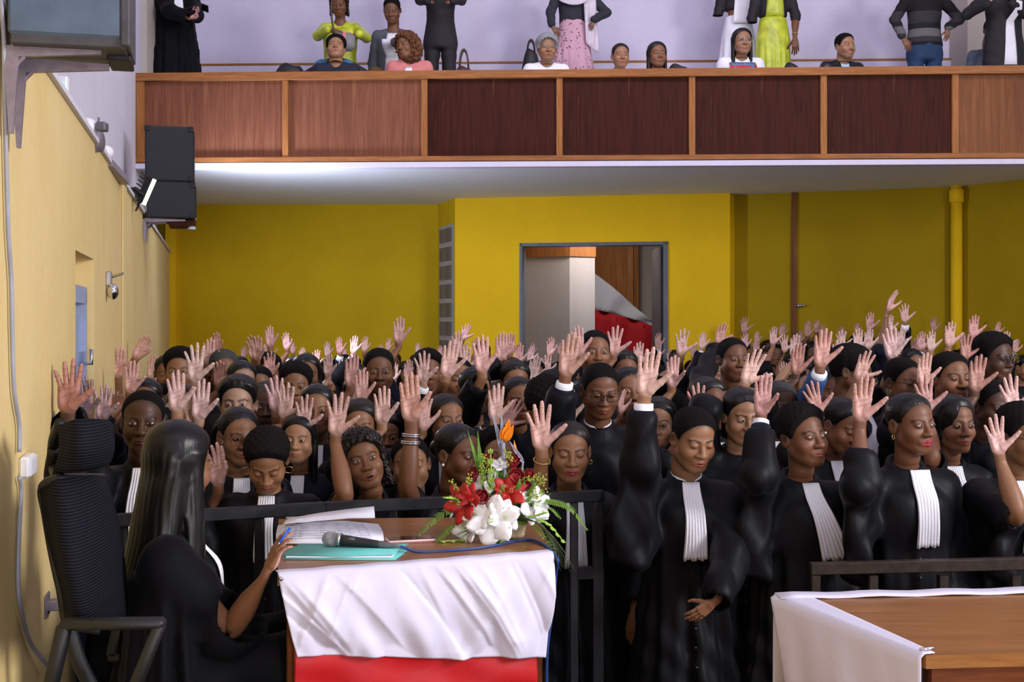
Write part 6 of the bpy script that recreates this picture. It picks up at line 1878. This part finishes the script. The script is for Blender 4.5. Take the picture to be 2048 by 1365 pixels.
    handbag('dark rounded bag just showing over the rail left of the leather jacket', 1582, 127, 11.8, .17, .4, 'bag_black')

def shawl(root, Bz, k, tf, bf):
    mb = MB(); G = []
    for v in np.linspace(0, 1, 14): G.append([(.10 + .14*u + .035*v, -.13 + .05*u + .012*math.sin(u*12 + v*5), Bz - .02 - .62*v - .10*u) for u in np.linspace(0, 1, 12)])
    sheet(mb, np.array(G), .006); mb.obj('shawl', MATS['shawl_blush'], root)
    mb = MB(); G = []
    for v in np.linspace(0, 1, 10): G.append([((u - .5)*.30, -.135 - .02*math.cos((u-.5)*3) , Bz - .05 - .14*v - .05*math.sin(u*3)) for u in np.linspace(0, 1, 12)])
    sheet(mb, np.array(G), .006); mb.obj('scarf', MATS['shawl_blush'], root)
def dress_front(root, Bz, k, tf, bf):
    t = np.linspace(0, 1, 14)[:, None]; u = np.linspace(-1, 1, 9)[None, :]
    X = u*(.16 + .06*t)*.5 + .03; Z = Bz - .05 - .42*t + 0*u
    mb = MB(); sheet(mb, np.stack([X, np.minimum(front_y(tf, X, Z), -.125) - .010, Z], -1), .004); mb.obj('bodice', MATS['shirt_white'], root)

def desk_woman():
    def seated(root, Bz, k, AA, h): pass
    A = dict(tip=(574, 1058), wrist=(537, 1138), side=-1, Y=3.60, pose='p', yaw=128, back=False, cover=.02, hint=(.3, -.5, -1), fat=.9, fwd=-.02, r1=.085, r2=.10)
    p = person('woman with long straight black hair in a black gown seated at the desk writing', 3.78, (358, 928), 1.05, 146, 10, body=108, fem=1, jaw=.92, hair='verylong', hmat='hair_black', skin='brown', tier=1, floor=DZ,
               arms=[A], jabot={'L': .27, 'w0': .06, 'w1': .09}, gown='gown_matte', neckdrop=.085, widebody=.03)
    # lap of the gown
    b = [c for c in p.children if c.name.startswith('gown')][0]
    Bz = max(v.co.z for v in b.data.vertices) - .05
    def fn(X, Y, Z):
        AX = np.abs(X)
        d = smin(s_cap(AX, Y, Z, (.10, .02, .50), (.14, -.48, .52), .13, .10), s_cap(AX, Y, Z, (.14, -.48, .52), (.14, -.50, .08), .10, .12), .08)
        return d + .010*np.sin(X*30 + Z*12) * np.sin(Y*24 + Z*8)
    v, f = nets(fn, (-.34, -.72, .02), (.34, .22, .72), .012)
    mb = MB(); mb.add(v, f); mb.obj('gown_skirt', MATS['gown_matte'], p)
    t = thing('pen', 'blue ballpoint pen in the hand of the woman at the desk', 'pen', P(569, 1072, 3.585))
    mb = MB(); d = nrm(P(580, 1056, 3.60) - P(557, 1088, 3.57)); tube(mb, [-d*.025, d*.028], .0040, 10); mb.obj('barrel', MATS['pen_blue'], t)
    mb = MB(); tube(mb, [-d*.025, -d*.034], [.0036, .0008], 8); mb.obj('tip', MATS['steel'], t)
# ------------------------------------------------------------------ the crowd taking the oath
ORD = ['', 'first', 'second', 'third', 'fourth', 'fifth', 'sixth', 'seventh', 'eighth', 'ninth', 'tenth', 'eleventh', 'twelfth', 'thirteenth', 'fourteenth', 'fifteenth', 'sixteenth', 'seventeenth', 'eighteenth', 'nineteenth', 'twentieth']
GROUP = 'gowned people taking the oath with a raised hand'
SPOTS = []
def H(tip, wrist, Y, pose='o', **kw): return dict(tip=tip, wrist=wrist, Y=Y, pose=pose, **kw)

def front(label, Y, head, *a, **kw):
    kw.setdefault('group', GROUP)
    r = person(label, Y, head, *a, **kw)
    SPOTS.append((r.location.x, r.location.y, kw.get('arms'), r, True))
    return r

def crowd_front():
    J = lambda **k: k
    front('dark-skinned man at the left wall behind the chair headrest, big open palm', 4.98, (287, 842), 1.05, 12, 3, hair='buzz', recede=.012, skin='deep', tier=1, jabot=J(dx=.0), lips=1.1, nose=1.1,
          arms=[H((141, 716), (136, 821), 4.40, 's', cover=.92, drop=.32, hint=(-.4, .3, -1), r2=.07)])
    front('woman in brown glasses and gold earring, palm raised beside the seated woman', 5.35, (478, 872), 1.02, 28, 4, fem=1, jaw=.94, hair='slick', hmat='hair_black', skin='warm', tier=1, glasses=('cat', 'glasses_brown'), ear='stud', jabot=J(dx=.02), gaze=(.002, 0),
          arms=[H((434, 882), (436, 968), 5.1, 'k', yaw=-20, cover=.05, hint=(-.3, -.2, -1))])
    front('woman looking down with cropped natural hair and hoop earrings behind the railing', 5.02, (534, 922), 1.0, 8, 36, fem=1, jaw=.95, hair='thick', hmat='hair_coil', skin='warm', tier=1, eyes='closed', ear='hoop', jabot=J(L=.26, w1=.085), nose=1.1)
    front('woman with dark curls and parted lips, bare forearm raised straight up', 5.20, (727, 920), 1.02, 12, -6, -14, fem=1, jaw=.93, hair='curly', hmat='hair_brown', skin='brown', tier=1, mouth=.9, gaze=(.003, -.001), jabot=J(L=.24, w0=.05, w1=.07),
          arms=[H((679, 783), (672, 867), 5.1, 's', cover=-.42, hint=(.1, -.1, -1), wear=('ring1',), r1=.052, r2=.058, drop=.26)])
    front('woman in near profile behind the flowers with smooth black hair and pearl stud', 5.22, (917, 908), 1.04, 52, 4, fem=1, jaw=.93, hair='slick', hmat='hair_black', skin='dark', tier=1, ear='stud', gaze=(.003, 0),
          arms=[H((818, 743), (822, 838), 4.98, 'c', cover=-.42, hint=(-.1, -.1, -1), wear=('silver', 'ring2'), r1=.052, r2=.058, drop=.28)])
    front('woman with closed eyes, red lips and gold earrings, palm raised over the flowers', 5.35, (1140, 903), 1.06, 3, 6, fem=1, jaw=.93, hair='slick', hmat='hair_brown', skin='warm', tier=1, eyes='closed', ear='small', lipc=(.32, .035, .05), jabot=J(dx=.02, L=.29), lips=1.1,
          arms=[H((1077, 801), (1083, 895), 5.0, 's', cover=.10, hint=(-.1, -.3, -1), wear=('bracelet',)),
                H((1258, 1300), (1268, 1230), 5.28, 'r', side=1, cover=.85, back=True, hint=(1, .5, -.2), yaw=-50)])
    front('young man with faded short hair looking down, wide sleeve, other hand on belly', 5.03, (1387, 878), 1.04, 17, 16, 2, hair='crop', skin=(.26, .125, .062), tier=1, eyes='closed', mouth=.25, nose=1.15, lips=1.1, shirt=True, jabot=J(L=.30, w0=.07, w1=.10),
          arms=[H((1302, 692), (1290, 788), 4.85, 'o', cover=.72, drop=.46, flare=.16, hint=(-.25, -.6, -.7), wear=('cuff', 'sleeve'), r1=.070, r2=.062),
                H((1372, 1246), (1424, 1208), 4.68, 'k', side=1, cover=.92, back=True, hint=(1, .1, -.5), yaw=20)])
    front('young person with short natural hair gazing up to the right, white jabot swung sideways', 5.08, (1605, 873), 1.04, 28, -4, -4, body=8, fem=1, jaw=1.0, hair='thick', hmat='hair_coil', skin='dark', tier=1, gaze=(.004, .001), nose=1.1, lips=1.1, jabot=J(L=.30, w0=.07, w1=.135, swing=.085, dx=.02),
          arms=[H((1528, 745), (1523, 826), 4.98, 't', cover=.66, drop=.46, flare=.12, hint=(-.25, -.6, -.7), wear=('cuff', 'sleeve'), r1=.070, r2=.062)])
    front('woman with crimson lips and small gold hoop earrings in the front row at right', 5.08, (1822, 848), 1.04, 24, 0, -2, body=6, fem=1, jaw=.93, hair='slick', hmat='hair_black', skin='dark', tier=1, ear='small', lipc=(.36, .025, .05), gaze=(.003, .001), lips=1.2, nose=1.05, jabot=J(L=.30, w0=.085, w1=.10, dx=.03),
          arms=[H((1729, 748), (1721, 838), 4.95, 'o', cover=.42, drop=.42, hint=(-.2, -.5, -.8), wear=('ring2',), r1=.070, r2=.062)])
    front('woman with a side-swept fringe next to the crimson-lipped woman', 5.50, (1906, 848), 1.04, 14, 2, fem=1, jaw=.95, hair='fringe', hmat='hair_black', skin='dark', tier=1, ear='small', jabot=J(L=.2), gaze=(.001, 0),
          arms=[H((1845, 749), (1853, 821), 5.45, 's', cover=-.1, hint=(-.2, -.3, -1), drop=.2)])
    front('person at the right edge in dark-framed glasses with long gold bar earrings', 5.15, (2046, 872), 1.04, 20, 5, fem=1, hair='thick', hmat='hair_coil', skin='warm', tier=1, glasses=('square', 'plastic_black'), ear='bar', jabot=J(),
          arms=[H((1984, 828), (1998, 905), 5.0, 's', cover=-.2, hint=(.1, -.2, -1), wear=('ring1', 'ring2'), r1=.06, drop=.28)])
    # second and third rows
    front('woman with hair drawn back looking right, just behind the pearl-stud woman', 6.0, (893, 838), 1.0, 26, 2, fem=1, jaw=.94, hair='slick', hmat='hair_brown', skin='warm', gaze=(.004, 0), jabot=J(), arms=[H((850, 790), (846, 858), 5.9, 'k', yaw=40, cover=0.0)])
    front('man with thick round black hair, head bowed behind a raised palm', 5.95, (1092, 812), 1.02, 10, 38, hair='afro', hmat='hair_coil', skin='brown', eyes='closed', jabot=J())
    front('woman in thin round glasses half hidden by a tilted hand', 6.25, (1037, 802), 1.0, 14, 0, fem=1, hair='slick', hmat='hair_black', skin='brown', glasses=('round', 'plastic_black'), ear='small', arms=[H((1040, 797), (1009, 850), 6.0, 's', cover=0.0)])
    front('young man in square glasses looking down, white collar, hand raised above shoulder', 5.80, (1201, 780), 1.07, 8, 15, hair='buzz', skin='dark', eyes='closed', glasses=('square', 'plastic_black'), shirt=True, lips=1.1, nose=1.05, tier=1,
          arms=[H((1144, 663), (1132, 748), 5.5, 'c', cover=.7, wear=('cuff', 'sleeve'), hint=(-.3, -.4, -.8), drop=.3)])
    front('woman with smoothed hair peering right of the bespectacled young man', 6.4, (1257, 782), 1.02, 12, 0, fem=1, hair='slick', hmat='hair_black', skin='brown', arms=[H((1243, 777), (1240, 826), 6.2, 'k', yaw=55, cover=0)])
    front('woman in round wire glasses with long hair, shadowed behind the wide sleeve', 5.95, (1316, 846), 1.0, -12, 4, fem=1, hair='longside', hmat='hair_black', skin='tan', glasses=('round', 'steel'))
    front('woman with shoulder hair and full cheeks behind a ringed open palm', 6.0, (1417, 808), 1.04, 24, 0, fem=1, jaw=1.02, hair='side', hmat='hair_black', skin='dark', gaze=(.003, .001), jabot=J(dx=.05, L=.22), arms=[H((1391, 765), (1396, 833), 5.7, 's', cover=.1, wear=('ring2',))])
    front('woman with a center parting glancing sideways, chin behind a black sleeve', 5.65, (1484, 832), 1.04, 10, 10, fem=1, hair='side', hmat='hair_black', skin='tan', gaze=(.005, -.001), tier=1, jabot=J(dx=.06), arms=[H((1518, 696), (1492, 764), 5.75, 'w', cover=.15)])
    front('woman with eyes lowered to the right between two raised bare arms', 5.75, (1684, 850), 1.03, 34, 22, fem=1, hair='slick', hmat='hair_black', skin='dark', eyes='closed', ear='stud', jabot=J(), arms=[H((1617, 762), (1636, 826), 5.65, 's', cover=.2, wear=('ring1', 'ring2'))])
    front('man with close fade and lifted gaze, second row right of center', 6.2, (1901, 756), 1.08, 14, 0, hair='crop', skin='brown', nose=1.1, tier=1, gaze=(.002, .001), jabot=J(), arms=[H((1851, 704), (1845, 768), 6.0, 'c', cover=.3)])
    front('tall man in glasses with high-top hair near the right edge, rear of crowd', 6.9, (1989, 716), 1.08, 28, 2, hair='thick', hmat='hair_crop', skin='deep', glasses=('square', 'plastic_black'), shirt=True, jabot=J(), arms=[H((1933, 668), (1930, 716), 6.9, 's', cover=.4)])
    front('man in dark glasses turned right, partly behind a raised palm, with flat-top hair', 6.5, (1806, 764), 1.05, 26, 4, hair='crop', skin='brown', glasses=('square', 'plastic_black'), jabot=J(), arms=[H((1738, 699), (1717, 757), 6.3, 'w', cover=.25)])
    front('man turned away to the right showing his ear, open white collar', 6.5, (1704, 742), 1.06, 62, 5, hair='thick', hmat='hair_coil', skin='dark', shirt=True, jabot=J(w0=.14, w1=.2, dx=.03, L=.25))
    front('shadowed young man with cropped hair behind the last raised hands at right', 6.0, (1984, 812), 1.04, 18, 8, hair='crop', skin='deep', jabot=J(), arms=[H((1958, 707), (1950, 779), 5.9, 'o', cover=.3)])
    front('person off the right edge whose pale open palm enters the picture', 5.75, (2096, 850), 1.04, 0, 0, hair='crop', skin='warm', jabot=J(), arms=[H((2013, 748), (2027, 822), 5.6, 's', cover=.2)])
    front('man with close-shaved head in the rear, black sleeve stretched toward a lifted palm', 7.3, (1466, 718), 1.08, 16, 0, hair='buzz', skin='dark', jabot=J(), arms=[H((1449, 644), (1436, 686), 8.2, 'o', cover=.85, wear=('cuff',))])
    front('man with shaved hair right of overlapping palms below the doorway', 7.0, (1190, 704), 1.06, 8, 0, hair='buzz', skin='brown', jabot=J(), arms=[H((1153, 651), (1158, 708), 6.9, 'o', cover=.6)])
    front('light-skinned young man with thick black hair and strong brows, left rows', 6.0, (476, 808), 1.06, 6, 0, hair='thick', hmat='hair_black', skin='light', browt=1.6, jabot=J(), arms=[H((405, 756), (398, 836), 5.7, 'o', cover=.2, wear=('ring1',))])
    front('woman with smoothed hair directly behind the dark-skinned man at left wall', 6.4, (291, 805), 1.02, 6, 0, fem=1, hair='slick', hmat='hair_black', skin='brown', jabot=J(), arms=[H((267, 720), (260, 783), 6.3, 'o', cover=.3)])
    front('man with thin black hair by the left wall, eyes level with raised palms', 7.2, (360, 742), 1.05, 8, 2, hair='thick', hmat='hair_crop', skin='warm', jabot=J())
    front('grey-haired man in glasses half hidden by a brown palm, left rows', 7.4, (448, 742), 1.06, 20, 4, hair='crop', hmat='hair_salt', skin='brown', glasses=('square', 'plastic_black'), jabot=J(), arms=[H((440, 717), (438, 770), 7.2, 'r', cover=.2)])
    front('light-skinned woman in glasses, forehead lit, behind the thick-browed man', 7.1, (484, 764), 1.0, 24, 4, fem=1, hair='slick', hmat='hair_black', skin='light', glasses=('round', 'plastic_black'), jabot=J())
    front('man with short black curls peeking over overlapping palms in left rows', 7.0, (592, 772), 1.02, 6, 2, hair='thick', hmat='hair_coil', skin='warm', jabot=J())
    front('woman with a dark strand of hair across her forehead, left rear rows', 7.7, (612, 750), 1.05, 10, 0, fem=1, hair='longside', hmat='hair_black', skin='brown', jabot=J())
    front('man with moustache and short hair looking over a cluster of palms', 7.2, (758, 742), 1.08, 10, 2, hair='crop', skin='dark', stubble=.8, jabot=J(), arms=[H((706, 705), (701, 770), 7.0, 'c', cover=.2)])
    front('woman with tied hair behind a palm above a gold watch', 6.1, (634, 818), 1.0, 4, 4, fem=1, hair='slick', hmat='hair_black', skin='warm', jabot=J(), arms=[H((611, 787), (606, 858), 5.8, 'w', cover=.88, wear=('goldwatch',))])
    front('woman with long loose dark hair just above the curly-haired woman', 5.95, (720, 850), 1.0, 4, 6, fem=1, hair='long', hmat='hair_brown', skin='warm', jabot=J())
    front('older man with greying cropped hair behind the bowed woman with hoops', 6.4, (534, 812), 1.04, 6, 2, hair='crop', hmat='hair_salt', skin='deep', jabot=J())
    front('woman with swept-back hair below a straight black sleeve and palm', 6.5, (950, 782), 1.03, 16, 2, fem=1, hair='slick', hmat='hair_black', skin='warm', jabot=J(), arms=[H((961, 668), (964, 741), 6.2, 'o', cover=.72, hint=(-.2, -.2, -1))])
    front('woman with high forehead left of the round-glasses woman, watch on wrist', 7.0, (1030, 766), 1.04, 12, 2, fem=1, hair='topbun', hmat='hair_black', skin='warm', jabot=J(), arms=[H((1004, 662), (1001, 718), 7.1, 'c', cover=.8, wear=('watch',))])
    front('woman with black bun showing between palms right of the doorway middle', 7.6, (1249, 742), 1.02, 10, 4, fem=1, hair='topbun', hmat='hair_black', skin='brown', jabot=J(), arms=[H((1232, 650), (1227, 708), 7.5, 's', cover=0)])
    front('woman behind a blue jacket sleeve and broad palm, rows at right', 6.6, (1661, 780), 1.0, 14, 8, fem=1, hair='slick', hmat='hair_black', skin='dark', jabot=J(), arms=[H((1648, 655), (1641, 730), 6.0, 'o', cover=.3, wear=('cuff', 'bluesleeve'))])
    front('dark-skinned woman with silvery hair at the temple, rows right of center', 6.3, (1560, 812), 1.02, 12, 6, fem=1, hair='slick', hmat='hair_salt', skin='deep', jabot=J(), arms=[H((1598, 684), (1592, 746), 6.4, 'c', cover=0)])
    front('man half hidden behind a large palm above the swept-back woman', 7.0, (917, 758), 1.04, 14, 0, hair='buzz', skin='warm', jabot=J(), arms=[H((907, 677), (893, 750), 6.2, 'c', cover=.0)])

AUTO = [  # tip, wrist, pose, skin tone
    ((243,691),(236,752),'c','warm'), ((298,668),(272,716),'k','warm'), ((392,684),(391,760),'s','light'), ((421,674),(416,730),'c','warm'), ((432,663),(432,704),'k','dark'), ((352,739),(354,818),'o','tan'),
    ((308,707),(303,756),'c','warm'), ((318,722),(312,764),'c','tan'), ((208,767),(205,838),'s','warm'), ((232,783),(228,848),'o','warm'), ((174,748),(172,828),'s','dark'), ((500,668),(508,716),'r','brown'), ((518,668),(514,718),'k','brown'),
    ((538,651),(540,692),'c','warm'), ((537,679),(536,720),'c','tan'), ((541,700),(536,752),'r','warm'), ((546,726),(545,766),'g','brown'), ((571,663),(574,698),'k','dark'), ((584,683),(586,706),'k','brown'), ((605,694),(604,726),'c','brown'), ((634,698),(630,734),'o','brown'),
    ((655,682),(655,712),'o','warm'), ((658,705),(656,750),'o','light'), ((677,673),(680,706),'c','dark'), ((690,697),(689,720),'c','brown'), ((709,670),(707,706),'o','pale'), ((731,671),(729,702),'k','brown'), ((690,718),(676,748),'w','pale'), ((724,737),(722,800),'c','brown'),
    ((752,744),(742,792),'r','brown'), ((677,753),(676,784),'s','tan'), ((629,760),(628,792),'o','light'), ((578,762),(570,834),'w','tan'), ((548,750),(552,820),'s','tan'), ((798,632),(797,684),'o','brown'), ((762,687),(760,712),'k','dark'), ((778,674),(776,700),'k','dark'),
    ((836,685),(836,710),'c','dark'), ((818,718),(816,758),'c','brown'), ((846,701),(846,762),'s','pale'), ((853,733),(854,784),'o','light'), ((870,732),(868,780),'o','tan'), ((915,661),(914,710),'o','light'), ((936,646),(926,678),'s','brown'), ((931,690),(930,744),'c','tan'),
    ((764,771),(764,845),'o','tan'), ((1021,663),(1019,708),'o','brown'), ((1040,686),(1035,728),'c','brown'), ((1064,690),(1060,722),'c','warm'), ((1074,710),(1062,762),'c','tan'), ((1094,707),(1092,750),'o','tan'), ((1102,673),(1101,710),'k','brown'), ((1066,684),(1066,708),'k','dark'),
    ((994,766),(990,838),'o','tan'), ((790,725),(789,758),'k','warm'), ((1005,724),(1004,752),'c','tan'), ((1277,682),(1276,728),'o','tan'), ((1318,685),(1316,714),'c','brown'), ((1316,664),(1316,694),'k','dark'), ((1345,709),(1344,771),'t','warm'), ((1338,697),(1338,720),'k','brown'),
    ((1130,775),(1142,838),'s','tan'), ((1489,633),(1488,664),'s','dark'), ((1364,655),(1362,708),'s','tan'), ((1406,663),(1404,696),'o','tan'), ((1465,671),(1464,694),'o','brown'), ((1490,663),(1489,696),'k','brown'), ((1514,662),(1513,685),'c','brown'), ((1547,652),(1546,688),'o','brown'),
    ((1567,644),(1562,672),'k','dark'), ((1567,668),(1570,702),'s','tan'), ((1590,666),(1588,712),'c','tan'), ((1616,640),(1615,672),'c','dark'), ((1632,638),(1633,664),'k','dark'), ((1642,648),(1643,676),'k','dark'), ((1682,651),(1681,680),'k','dark'), ((1682,659),(1684,696),'s','tan'),
    ((1675,675),(1673,732),'c','tan'), ((1512,678),(1514,712),'c','brown'), ((1440,717),(1442,764),'s','light'), ((1564,722),(1567,760),'o','brown'), ((1530,743),(1532,784),'o','tan'), ((1387,685),(1387,714),'k','brown'), ((1788,577),(1776,620),'k','brown'), ((1808,606),(1810,643),'s','brown'),
    ((1739,623),(1740,660),'o','dark'), ((1713,645),(1714,668),'k','dark'), ((1716,656),(1716,698),'o','tan'), ((1737,655),(1736,696),'c','tan'), ((1779,628),(1777,664),'c','tan'), ((1775,650),(1784,714),'o','light'), ((1803,654),(1800,694),'c','tan'), ((1842,661),(1842,698),'o','brown'),
    ((1863,660),(1862,700),'o','tan'), ((1830,674),(1830,712),'o','brown'), ((1866,633),(1867,662),'k','dark'), ((1902,641),(1898,690),'o','brown'), ((1946,628),(1946,673),'o','brown'), ((1996,642),(1994,668),'c','brown'), ((1986,658),(1985,680),'s','light'), ((1966,669),(1964,698),'o','tan'),
    ((2012,661),(2010,700),'o','tan'), ((2034,677),(2030,704),'k','brown'), ((1757,745),(1755,790),'k','tan'),((1528,745),(1540,800),'k','warm'),
    ((462,700),(462,728),'k','dark'), ((488,690),(487,716),'k','dark'), ((1225,672),(1224,696),'k','dark'), ((1120,684),(1120,708),'k','dark'), ((1160,672),(1160,694),'k','dark'), ((880,690),(880,716),'k','dark'), ((950,676),(950,702),'k','dark'), ((1425,684),(1425,708),'k','dark'), ((1655,668),(1655,692),'k','dark'), ((1760,664),(1760,690),'k','dark'), ((1925,664),(1925,690),'k','dark'), ((1600,660),(1600,684),'k','dark'),
]

def wall_x(Y): return WX0 + WK * Y
def back_y(px): return float(np.interp(px, [0, 880, 905, 1456, 1460, 1925, 2330], [15.5, 15.5, 14.75, 14.25, 14.35, 13.45, 11.6]))
def crowd_rest():
    rr = random.Random(23)
    fem_h = [('slick', 'hair_black'), ('topbun', 'hair_black'), ('side', 'hair_black'), ('long', 'hair_black'), ('slick', 'hair_brown'), ('bob', 'hair_black')]
    mal_h = [('crop', 'hair_crop'), ('buzz', 'hair_crop'), ('thick', 'hair_coil'), ('crop', 'hair_crop')]
    fixed = [(a, b) for a, b, *_ in SPOTS]
    todo = []
    for (tip, wr, pose, tone) in AUTO:
        L = math.hypot(tip[0] - wr[0], tip[1] - wr[1])
        Y = F * .178 / L * rr.uniform(.97, 1.03)
        Y = min(max(Y, 5.5), 13.6, back_y(tip[0]) - .50)
        todo.append((Y, tip, wr, pose, tone))
    todo.sort()
    for (Y, tip, wr, pose, tone) in todo:
        W = P(wr[0], wr[1], Y)
        best = None
        for dx in (.20, .26, .14, .31, .08, .02, -.06):
            for dy in (.06, .14, .22, .30, -.04):
                x, y = W[0] + dx, W[1] + dy
                if y > back_y(1024 + x / y * F) - .32: continue
                if x > PX(2000, y) + .35: continue
                if x < wall_x(y) + .27: continue
                d = min([math.hypot(x - a, y - b) for a, b in fixed] + [9])
                sc = min(d, .46) - .12 * abs(dx - .2) - .05 * abs(dy - .1)
                if best is None or sc > best[0]: best = (sc, x, y, dx)
        _, x, y, dx = best
        fixed.append((x, y))
        fem = rr.random() < .6
        hair, hm = rr.choice(fem_h if fem else mal_h)
        k = rr.uniform(.96, 1.05) * (.97 if fem else 1.03)
        up = rr.uniform(.10, .20) if Y < 9 else rr.uniform(.13, .24)
        hz = W[2] - up
        hz = min(max(hz, 1.36), 1.66) if Y < 8 else min(max(hz, 1.50), 1.74)
        tier = 2 if Y < 7.4 else 3
        a = H(tip, wr, Y, pose, cover=rr.choice((-.1, .0, .1, .3, .5)), yaw=rr.uniform(-16, 10), lean=rr.uniform(-6, 8), drop=rr.choice((0, .2, .25)))
        if rr.random() < .16: a['wear'] = (rr.choice(('watch', 'bracelet', 'ring1', 'ring2')),)
        if tone == 'pale' or rr.random() < .14: a['cover'] = .80; a['wear'] = ('cuff',)
        if tip == (1788, 577): a['cover'] = -.0; a['wear'] = ('bracelet',); a['yaw'] = 45
        if tip == (1808, 606): a['cover'] = .8; a['wear'] = ('cuff',)
        r = person('', y, (0, 0), k, rr.uniform(-4, 26), rr.uniform(-4, 12), rr.uniform(-5, 5), pos=(x, y - .03, hz), hair=hair, hmat=hm, skin=tone if tone != 'pale' else 'light', tier=tier, group=GROUP, fem=int(fem), jaw=.95 if fem else 1.0,
                   arms=[a], jabot=dict(L=.26) if Y < 10 else None, gown=rr.choice(('gown_satin', 'gown_matte', 'gown_navy')), glasses=('round', 'plastic_black') if rr.random() < .10 and Y < 8 else None)
        SPOTS.append((x, y, [a], r, False))

def label_crowd():
    """the rest are told apart by their row, the balcony panel above them and their place among the hands raised there"""
    cols = [0, 571, 849, 1119, 1384, 1647, 1910, 4000]
    bins = {}
    for x, y, arms, r, done in SPOTS:
        if not arms: continue
        a = arms[0]; px = a['tip'][0]; Y = a['Y']
        band = 'front' if Y < 5.55 else 'middle' if Y < 7.6 else 'rear' if Y < 10.4 else 'hindmost'
        c = max(i for i in range(7) if px >= cols[i])
        bins.setdefault((band, c), []).append((px, a['tip'][1], r, done))
    for (band, c), L in bins.items():
        L.sort(key=lambda q: q[:2])
        for i, (px, py, r, done) in enumerate(L):
            if done: continue
            where = 'balcony panel ' + ORD[c + 1] + ' from left'
            nth = 'only' if len(L) == 1 else ORD[i + 1]
            r['label'] = 'gowned person in %s rows, %s raised hand from left under %s' % (band, nth, where)
# ------------------------------------------------------------------ light and camera
def area(name, loc, target, energy, size, col=(1, 1, 1), size_y=None, spread=None):
    l = bpy.data.lights.new(name, 'AREA'); l.energy = energy; l.color = col
    if size_y: l.shape = 'RECTANGLE'; l.size = size; l.size_y = size_y
    else: l.shape = 'DISK'; l.size = size
    if spread: l.spread = spread
    o = bpy.data.objects.new(name, l); COL.objects.link(o); o.location = loc
    d = Vector(target) - Vector(loc); o.rotation_euler = d.to_track_quat('-Z', 'Y').to_euler()
    return o
def light_and_camera():
    w = bpy.data.worlds.new('hall_daylight'); SC.world = w; w.use_nodes = True
    b = w.node_tree.nodes['Background']; b.inputs[0].default_value = (.80, .80, 1.0, 1); b.inputs[1].default_value = .48
    area('stage_lamp', (-1.3, -4.5, 5.2), (.2, 7.0, 1.9), 1650, .5, (.95, .93, 1.0))
    area('front_fill', (2.2, -3.2, 1.5), (.8, 9.0, 2.6), 170, .8, (.95, .94, 1.0))  # added low fill, not a hall lamp; lifts the balcony underside
    area('side_window', (7.5, 1.0, 4.4), (-1.6, 4.5, 2.0), 700, 2.6, (1.0, .97, .99), 2.2)
    area('balcony_lamp', (1.0, 8.0, 7.45), (.8, 13.5, 4.6), 290, 7.0, (.90, .86, 1.0), 2.0)
    area('foyer_fill', (1.35, 14.85, 3.42), (.7, 16.2, 1.6), 24, .35, (1.0, .95, .92))  # added fill to brighten the foyer, no known fitting
    area('soffit_fill', wl(10.9, .3, 2.72), (3.2, 13.0, 3.6), 120, .3, (.72, .80, 1.0))  # added fill hidden behind the stacked cabinets, brightens the balcony underside
    cam = bpy.data.cameras.new('camera'); o = bpy.data.objects.new('camera', cam); COL.objects.link(o)
    cam.sensor_width = 36; cam.lens = 36 * F / 2048; cam.clip_start = .05
    o.location = (0, 0, CZ); o.rotation_euler = (PI/2, 0, 0)
    cam.shift_y = -(682.5 - HY) / 2048
    SC.camera = o
    SC.view_settings.view_transform = 'Standard'; SC.view_settings.look = 'None'
    SC.view_settings.gamma = 1; SC.view_settings.use_curve_mapping = False
    SC.view_settings.exposure = 0
    SC.cycles.max_bounces = 6; SC.cycles.diffuse_bounces = 3; SC.cycles.glossy_bounces = 3; SC.cycles.transmission_bounces = 4
    SC.cycles.use_denoising = True
make_materials()
build_hall()
build_desk(); build_desk_things(); build_flowers(); build_railings(); build_right_table(); build_chair(); build_wall_things()
balcony_people()
desk_woman()
crowd_front()
crowd_rest()
label_crowd()
light_and_camera()
